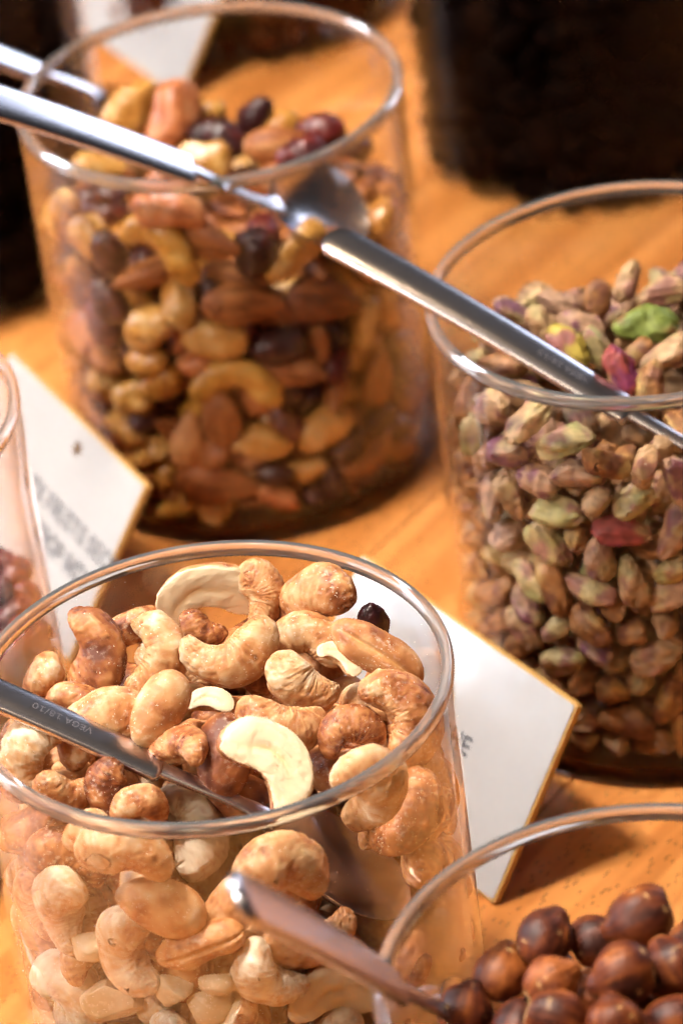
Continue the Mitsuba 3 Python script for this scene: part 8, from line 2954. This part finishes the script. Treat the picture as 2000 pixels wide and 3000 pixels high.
big purplish pistachio kernel rising right, high up, far left behind pistachio cup glass
small black prune upright, halfway, far right behind upper left cup glass
black raisin upright, halfway, centre behind fruit cup glass
small black prune rising right, lower middle, far right behind upper left cup glass
amber raisin lying level, low down, centre behind fruit cup glass
big purplish pistachio kernel end on, halfway, left behind pistachio cup glass
big tan pistachio kernel lying level, on the heap, back left of pistachio cup
big orange fruit piece lying level, low down, centre behind fruit cup glass
red berry rising right, low down, far right behind left edge cup glass
almond rising right, low down, centre behind fruit cup glass
big tan pistachio kernel end on, high up, centre behind pistachio cup glass
cream nut fragment low down, far right behind cashew cup glass
almond rising left, high up, left behind fruit cup glass
small red berry lying level, halfway, far right behind left edge cup glass
big purplish pistachio kernel rising right, low down, far left behind pistachio cup glass
small red berry lying level, near the bottom, right behind left edge cup glass
big brown cashew opening down, halfway, far left behind cashew cup glass
big yellow fruit chunk low down, far right behind fruit cup glass
red berry end on, lower middle, far right behind left edge cup glass
small brown date rising right, near the bottom, left behind farthest cup glass
small black prune upright, low down, far right behind upper left cup glass
brown cashew opening up, upper middle, left behind cashew cup glass
small black prune rising left, upper middle, left behind upper right cup glass
small black prune rising left, upper middle, centre behind upper right cup glass
brown cashew edge on, high up, left behind cashew cup glass
black raisin rising right, low down, far left behind fruit cup glass
red berry rising right, near the bottom, far left behind fruit cup glass
big curved fruit strip edge on, upper middle, far right behind fruit cup glass
curved fruit strip opening down, near the bottom, far left behind fruit cup glass
big light tan cashew edge on, on the heap, middle far left of cashew cup
big greenish pistachio kernel end on, high up, left behind pistachio cup glass
almond end on, upper middle, far left behind fruit cup glass
big light brown hazelnut high up, centre behind hazelnut cup glass
brown hazelnut on the heap, back centre of hazelnut cup
big light tan cashew opening left, on the heap, back far left of cashew cup
big tan pistachio kernel upright, on the heap, middle centre of pistachio cup
big orange tan cashew edge on, high up, left behind cashew cup glass
big greenish pistachio kernel rising left, high up, centre behind pistachio cup glass
small black prune rising right, halfway, left behind upper right cup glass
big purplish pistachio kernel lying level, on the heap, middle far left of pistachio cup
big brown pistachio kernel lying level, low down, far left behind pistachio cup glass
big brown pistachio kernel end on, lower middle, centre behind pistachio cup glass
big long nut end on, lower middle, left behind cashew cup glass
small black prune end on, lower middle, right behind upper right cup glass
amber raisin rising right, high up, left behind fruit cup glass
red berry rising left, near the bottom, far right behind left edge cup glass
big brown pistachio kernel lying level, near the bottom, far left behind pistachio cup glass
big tan pistachio kernel rising left, on the heap, middle far left of pistachio cup
big almond lying level, low down, far left behind fruit cup glass
big brown pistachio kernel lying level, high up, far left behind pistachio cup glass
big purplish pistachio kernel upright, high up, centre behind pistachio cup glass
big almond rising right, halfway, centre behind fruit cup glass
big cream nut fragment lower middle, far left behind cashew cup glass
small yellow fruit chunk halfway, far right behind fruit cup glass
red berry rising left, near the bottom, right behind left edge cup glass
small almond lying level, low down, right behind fruit cup glass
small red berry lying level, lower middle, far right behind left edge cup glass
dark smooth oval nut end on, lower middle, left behind cashew cup glass
big almond rising right, upper middle, left behind fruit cup glass
big cream nut fragment low down, far left behind cashew cup glass
big purplish pistachio kernel lying level, near the bottom, far left behind pistachio cup glass
big almond rising right, halfway, left behind fruit cup glass
small almond lying level, upper middle, far left behind fruit cup glass
cream cashew edge on, low down, far right behind cashew cup glass
black raisin lying level, low down, left behind fruit cup glass
brown hazelnut high up, left behind hazelnut cup glass
yellow fruit chunk high up, far left behind fruit cup glass
big cream cashew edge on, low down, right behind cashew cup glass
big tan pistachio kernel rising left, near the bottom, centre behind pistachio cup glass
small black raisin upright, halfway, far left behind fruit cup glass
orange tan cashew edge on, upper middle, far right behind cashew cup glass
big tan pistachio kernel rising left, halfway, centre behind pistachio cup glass
big black raisin rising right, high up, centre behind fruit cup glass
curved fruit strip edge on, high up, centre behind fruit cup glass
brown cashew opening right, high up, centre behind cashew cup glass
big tan pistachio kernel upright, low down, centre behind pistachio cup glass
dark smooth oval nut rising left, halfway, right behind cashew cup glass
big tan pistachio kernel rising right, lower middle, far left behind pistachio cup glass
small almond rising left, low down, right behind fruit cup glass
big brown pistachio kernel rising left, halfway, far left behind pistachio cup glass
big curved fruit strip opening right, upper middle, far left behind fruit cup glass
red berry upright, lower middle, far right behind left edge cup glass
small black prune upright, upper middle, left behind upper right cup glass
small black prune lying level, halfway, left behind upper right cup glass
tan smooth oval nut rising right, on the heap, back right of cashew cup
small almond lying level, upper middle, right behind fruit cup glass
big purplish pistachio kernel upright, on the heap, front far left of pistachio cup
small almond lying level, lower middle, far right behind fruit cup glass
red berry rising right, upper middle, far left behind fruit cup glass
almond rising left, near the bottom, centre behind fruit cup glass
small black raisin lying level, lower middle, left behind fruit cup glass
almond lying level, upper middle, far left behind fruit cup glass
big orange tan cashew edge on, high up, right behind cashew cup glass
big tan pistachio kernel lying level, high up, left behind pistachio cup glass
small black prune rising left, low down, left behind upper right cup glass
curved fruit strip edge on, near the bottom, far right behind fruit cup glass
small almond rising right, lower middle, far left behind fruit cup glass
yellow fruit chunk upper middle, right behind fruit cup glass
big black raisin rising right, upper middle, left behind fruit cup glass
big yellow fruit chunk low down, centre behind fruit cup glass
big cream cashew opening right, lower middle, left behind cashew cup glass
big black raisin upright, high up, far left behind fruit cup glass
big tan pistachio kernel rising left, on the heap, front left of pistachio cup
almond upright, lower middle, far right behind fruit cup glass
split cashew half edge on, lower middle, centre behind cashew cup glass
big tan pistachio kernel end on, on the heap, back centre of pistachio cup
big purplish pistachio kernel rising left, low down, left behind pistachio cup glass
brown hazelnut upper middle, left behind hazelnut cup glass
big split cashew half opening up, low down, right behind cashew cup glass
big tan pistachio kernel rising left, lower middle, centre behind pistachio cup glass
yellow fruit chunk near the bottom, far left behind fruit cup glass
almond lying level, upper middle, left behind fruit cup glass
amber raisin lying level, on the heap, front far left of fruit cup
red berry rising left, halfway, right behind left edge cup glass
cream nut fragment low down, centre behind cashew cup glass
big split cashew half opening left, halfway, centre behind cashew cup glass
big tan pistachio kernel lying level, upper middle, centre behind pistachio cup glass
small red berry rising left, upper middle, far left behind fruit cup glass
small black prune end on, upper middle, far left behind upper right cup glass
big greenish pistachio kernel lying level, low down, centre behind pistachio cup glass
black raisin end on, upper middle, centre behind fruit cup glass
curved fruit strip edge on, halfway, right behind fruit cup glass
small red berry upright, lower middle, far right behind left edge cup glass
big tan pistachio kernel rising left, upper middle, centre behind pistachio cup glass
big cream cashew opening down, lower middle, right behind cashew cup glass
small yellow fruit chunk lower middle, right behind fruit cup glass
small black prune rising left, near the bottom, left behind upper right cup glass
big tan smooth oval nut lying level, on the heap, middle right of cashew cup
big brown cashew opening up, halfway, right behind cashew cup glass
small black raisin lying level, high up, right behind fruit cup glass
small yellow fruit chunk high up, centre behind fruit cup glass
big tan pistachio kernel rising right, high up, far left behind pistachio cup glass
small amber raisin rising left, low down, far right behind fruit cup glass
big cream nut fragment low down, right behind cashew cup glass
big brown pistachio kernel upright, on the heap, back centre of pistachio cup
small black prune end on, lower middle, left behind upper right cup glass
yellow fruit chunk lower middle, centre behind fruit cup glass
big purplish pistachio kernel rising left, lower middle, far left behind pistachio cup glass
big tan pistachio kernel rising right, on the heap, back left of pistachio cup
cream cashew edge on, lower middle, far right behind cashew cup glass
light tan cashew opening left, upper middle, far left behind cashew cup glass
small red berry upright, low down, far right behind left edge cup glass
small yellow fruit chunk halfway, centre behind fruit cup glass
big yellow fruit chunk halfway, right behind fruit cup glass
small red berry rising left, halfway, far right behind left edge cup glass
yellow fruit chunk halfway, far left behind fruit cup glass
small almond rising left, upper middle, centre behind fruit cup glass
big almond rising left, upper middle, centre behind fruit cup glass
big purplish pistachio kernel rising right, upper middle, far left behind pistachio cup glass
small almond upright, upper middle, centre behind fruit cup glass
big purplish pistachio kernel rising left, on the heap, middle far left of pistachio cup
small brown date upright, near the bottom, far right behind farthest cup glass
cream cashew edge on, low down, far left behind cashew cup glass
brown cashew opening down, halfway, left behind cashew cup glass
big brown pistachio kernel rising right, upper middle, far left behind pistachio cup glass
big tan pistachio kernel lying level, on the heap, back far left of pistachio cup
big red berry lying level, lower middle, far right behind fruit cup glass
brown cashew opening right, just below the rim, right behind cashew cup glass
big brown pistachio kernel rising left, on the heap, back centre of pistachio cup
yellow fruit chunk high up, left behind fruit cup glass
black raisin lying level, near the bottom, right behind fruit cup glass
small amber raisin upright, halfway, right behind fruit cup glass
yellow fruit chunk upper middle, far left behind fruit cup glass
big brown hazelnut high up, left behind hazelnut cup glass
small black raisin end on, low down, centre behind fruit cup glass
almond end on, halfway, left behind fruit cup glass
black raisin rising right, upper middle, left behind fruit cup glass
big orange fruit piece rising left, low down, right behind fruit cup glass
big greenish pistachio kernel lying level, on the heap, back centre of pistachio cup
black raisin lying level, near the bottom, centre behind fruit cup glass
black raisin end on, lower middle, left behind fruit cup glass
orange tan cashew opening up, upper middle, left behind cashew cup glass
brown cashew opening right, halfway, centre behind cashew cup glass
big purplish pistachio kernel rising right, low down, left behind pistachio cup glass
big tan pistachio kernel rising left, low down, centre behind pistachio cup glass
almond upright, upper middle, far left behind fruit cup glass
small black prune rising left, upper middle, far right behind upper left cup glass
small black prune lying level, lower middle, right behind upper left cup glass
big brown pistachio kernel rising left, high up, far left behind pistachio cup glass
brown cashew opening left, halfway, left behind cashew cup glass
big black raisin lying level, lower middle, centre behind fruit cup glass
big yellow fruit chunk lower middle, left behind fruit cup glass
big almond rising left, near the bottom, centre behind fruit cup glass
big cream cashew opening right, low down, right behind cashew cup glass
big brown pistachio kernel upright, high up, centre behind pistachio cup glass
big brown pistachio kernel end on, halfway, centre behind pistachio cup glass
big cream cashew opening down, low down, left behind cashew cup glass
orange tan cashew edge on, high up, far left behind cashew cup glass
big brown pistachio kernel rising right, high up, left behind pistachio cup glass
big brown pistachio kernel upright, low down, far left behind pistachio cup glass
big purplish pistachio kernel rising right, upper middle, left behind pistachio cup glass
big black raisin upright, upper middle, far left behind fruit cup glass
light brown hazelnut upper middle, left behind hazelnut cup glass
small black prune rising right, lower middle, centre behind upper right cup glass
small black prune rising left, upper middle, right behind upper left cup glass
big purplish pistachio kernel lying level, halfway, far left behind pistachio cup glass
small almond rising right, lower middle, right behind fruit cup glass
small black raisin rising left, halfway, left behind fruit cup glass
small red berry rising left, lower middle, far right behind left edge cup glass
red berry rising left, lower middle, far right behind left edge cup glass
small black prune rising right, high up, left behind upper right cup glass'''.split(chr(10))
CUPNAME = {'cashew': 'cashew cup', 'mixed': 'fruit cup', 'pistachio': 'pistachio cup', 'hazelnut': 'hazelnut cup', 'berry': 'left edge cup', 'prune_right': 'upper right cup', 'prune_left': 'upper left cup', 'date': 'farthest cup'}
PLURAL = {'cashew': 'cashew nuts', 'half': 'cashew halves', 'almond': 'almonds', 'tan_almond': 'smooth oval nuts', 'longnut': 'long nuts', 'hazelnut': 'hazelnuts', 'pistachio': 'pistachio kernels', 'raisin': 'raisins', 'cranberry': 'red berries', 'goldraisin': 'amber raisins', 'chunk': 'yellow fruit chunks', 'papaya': 'orange fruit pieces', 'bit': 'nut fragments', 'ringpiece': 'curved fruit strips', 'prune': 'prunes', 'date': 'dates'}
SPOONS = [[[-0.12719, -0.05142, 0.14848], [-0.05105, -0.07711, 0.11262], [-0.02855, -0.0847, 0.10202], [0.00542, -0.0906, 0.07348]], [[-0.1048, 0.15901, 0.19066], [-0.03151, 0.1861, 0.13548], [-0.01002, 0.19806, 0.11425], [0.01822, 0.22307, 0.09795]], [[0.00493, 0.11979, 0.14591], [0.08282, 0.06429, 0.10988], [0.10569, 0.048, 0.0993], [0.13998, 0.02356, 0.07544]], [[-0.03072, -0.23063, 0.19364], [0.00026, -0.18325, 0.1241], [0.01063, -0.1674, 0.10083], [0.02618, -0.14363, 0.06594]], [[-0.12738, 0.31816, 0.13209], [-0.08117, 0.33244, 0.09925], [-0.06537, 0.33732, 0.08801], [-0.04165, 0.34465, 0.05116]]]
# ------------------------------------------------------------------ the cups where they stand
CUPS = {'cashew': (-0.03705, -0.06617), 'mixed': (-0.02525, 0.24569), 'pistachio': (0.09005, 0.09623), 'hazelnut': (0.05444, -0.19624),
        'berry': (-0.14459, 0.07795), 'prune_right': (0.10275, 0.42415), 'prune_left': (-0.12653, 0.39283), 'date': (-0.01028, 0.56787)}
cup('glass_cup', CUPS['cashew'], 'clear glass cup full of cashew nuts, in focus at lower left', 900, 3, 'm_pane_clear')
cup('glass_cup_001', CUPS['mixed'], 'clear glass cup of mixed nuts, raisins and yellow dried fruit', 0, 4)
cup('glass_cup_002', CUPS['pistachio'], 'clear glass cup full of shelled pistachios at the right edge', 700, 5)
cup('glass_cup_003', CUPS['hazelnut'], 'clear glass cup of dark round hazelnuts at lower right', 60, 6)
cup('glass_cup_004', CUPS['berry'], 'glass cup of dark red dried berries cut off by the left edge')
cup('glass_cup_005', CUPS['prune_right'], 'dark blurred glass cup of black prunes behind the pistachio cup', pane='m_pane_plain')
cup('glass_cup_006', CUPS['prune_left'], 'dark blurred glass cup of black prunes behind the left price card', pane='m_pane_plain')
cup('glass_cup_007', CUPS['date'], 'blurred glass cup of brown dates at the top, farthest from the camera', pane='m_pane_plain')

# ------------------------------------------------------------------ price cards
card('price_card', (-0.08652, 0.13373, 0.0), (-0.42286, 0.90619, 0), (0.50461, 0.23547, 0.83062), 0.0975, 0.0614,
     'white price card with two printed lines, left of the mixed fruit cup', (('MIX FRUITS SECS', 0.0620, 0.0311, 0.0054), ('TROP MIX', 0.0455, 0.0211, 0.0056)), (0.0407, 0.0537))
card('price_card_001', (0.03025, -0.00564, 0.0), (-0.52877, 0.84876, 0), (0.4725, 0.2944, 0.8306), 0.1010, 0.0614,
     'white price card with brown edge between the cashew and pistachio cups', (('PISTACHE', 0.0672, 0.0300, 0.0052),))
card('price_card_002', (-0.0411, 0.4927, 0.0), (-0.47, 0.8827, 0), (0.49, 0.261, 0.8317), 0.0990, 0.0614,
     'blurred white price card shining behind the mixed fruit cup at the top')

card('price_card_003', (-0.1000, -0.1665, 0.0), (-0.45, 0.893, 0), (0.49, 0.26, 0.832), 0.1000, 0.0614,
     'white price card whose corner just shows at the bottom left of the picture')

# ------------------------------------------------------------------ spoons
SP = SPOONS
spoon('spoon', *SP[0], 'steel spoon with stamped handle lying across the cashew cup', tipw=5.9, shw=4.8, text='VEGA 18/10', text_at=19.0)
spoon('spoon_001', *SP[1], 'shiny steel spoon across the mixed fruit cup, handle leaving the left edge', tipw=7.2, shw=5.9, up=(0.5, -0.30, 0.80), bowl_up=(0.1, -0.62, 0.75), depth=6.0)
spoon('spoon_002', *SP[2], 'steel spoon with rounded handle end stuck in the pistachios', tipw=7.0, shw=5.4, text='VEGA 18/10', text_at=15.0)
spoon('spoon_003', *SP[3], 'blurred steel spoon leaning on the rim of the hazelnut cup', tipw=7.0, shw=5.4, up=(0.25, -0.40, 0.88))
spoon('spoon_004', *SP[4], 'blurred bright steel spoon in the dark cup at the upper left', tipw=6.6, shw=5.1, up=(0.0, -0.30, 0.95))

# ------------------------------------------------------------------ the nuts and fruit: kind seed tone near x y z (0.1 mm) quaternion (1/1000) scale (1/100) name label-index
def unpack(text):
    for row in text.split('\n'):
        f = row.split()
        if not f: continue
        yield f[0], int(f[1]), f[2], int(f[3]), np.array(f[4:7], float) * 1e-4, nrm(np.array(f[7:11], float)), int(f[11]) / 100, int(f[12])
_count = {}
def newkey(name):
    i = _count.get(name, 0); _count[name] = i + 1
    return name + (f'_{i:03d}' if i else '')
NAMES = {'cashew': ('cashew_nut', 'cashew'), 'half': ('cashew_half', 'cashew'), 'almond': ('almond', 'almond'), 'tan_almond': ('almond', 'almond'), 'longnut': ('long_nut', 'nut'),
         'hazelnut': ('hazelnut', 'hazelnut'), 'pistachio': ('pistachio', 'pistachio'), 'raisin': ('raisin', 'raisin'), 'cranberry': ('dried_berry', 'dried berry'), 'goldraisin': ('golden_raisin', 'raisin'),
         'chunk': ('dried_pineapple', 'dried fruit'), 'papaya': ('dried_papaya', 'dried fruit'), 'bit': ('nut_fragment', 'nut'), 'ringpiece': ('dried_fruit_ring', 'dried fruit'), 'prune': ('prune', 'prune'), 'date': ('date', 'date')}
def tone_of(kind, t):
    if kind == 'pistachio': return t
    if kind in ('cashew', 'half', 'almond', 'tan_almond', 'longnut', 'hazelnut'): return int(t) / 100
    return None
LOOSE = {}
for cupname, text in PIECES.items():
    for kind, seed, tone, near, pos, q, s, li in unpack(text):
        m4 = m4_of(pos, q, s); tone = tone_of(kind, tone)
        if li < 0:                                                    # hidden depths of the cup: joined, too many to part
            LOOSE.setdefault((cupname, kind), []).append((seed, tone, m4)); continue
        name, cat = NAMES[kind]
        lab, grp = LABELS[li], PLURAL[kind] + ' in the ' + CUPNAME[cupname]
        piece(newkey(name), kind, seed, tone, near > 0, m4, lab, cat, grp)
for (cupname, kind), items in LOOSE.items():
    Vs, Fs, Cs, o = [], [], [], 0
    for seed, tone, m4 in items:
        V, F, c = piece_mesh(kind, seed, tone, False)
        Vs.append(V @ m4[:3, :3].T + m4[:3, 3]); Fs.append(F + o); Cs.append(c); o += len(V)
    name = {'pistachio': 'pistachio_kernels', 'hazelnut': 'hazelnut_kernels'}.get(kind, NAMES[kind][0] + '_filling')
    key = newkey(name)
    scene[key] = mikit.ply((np.vstack(Vs), np.vstack(Fs)), KIND[kind][1], smooth=True, color=np.vstack(Cs))
    tag(key, 'mass of small %s packed deep inside the %s' % (NAMES[kind][0].replace('_', ' ') + 's', CUPNAME[cupname]), NAMES[kind][1], None, 'stuff')
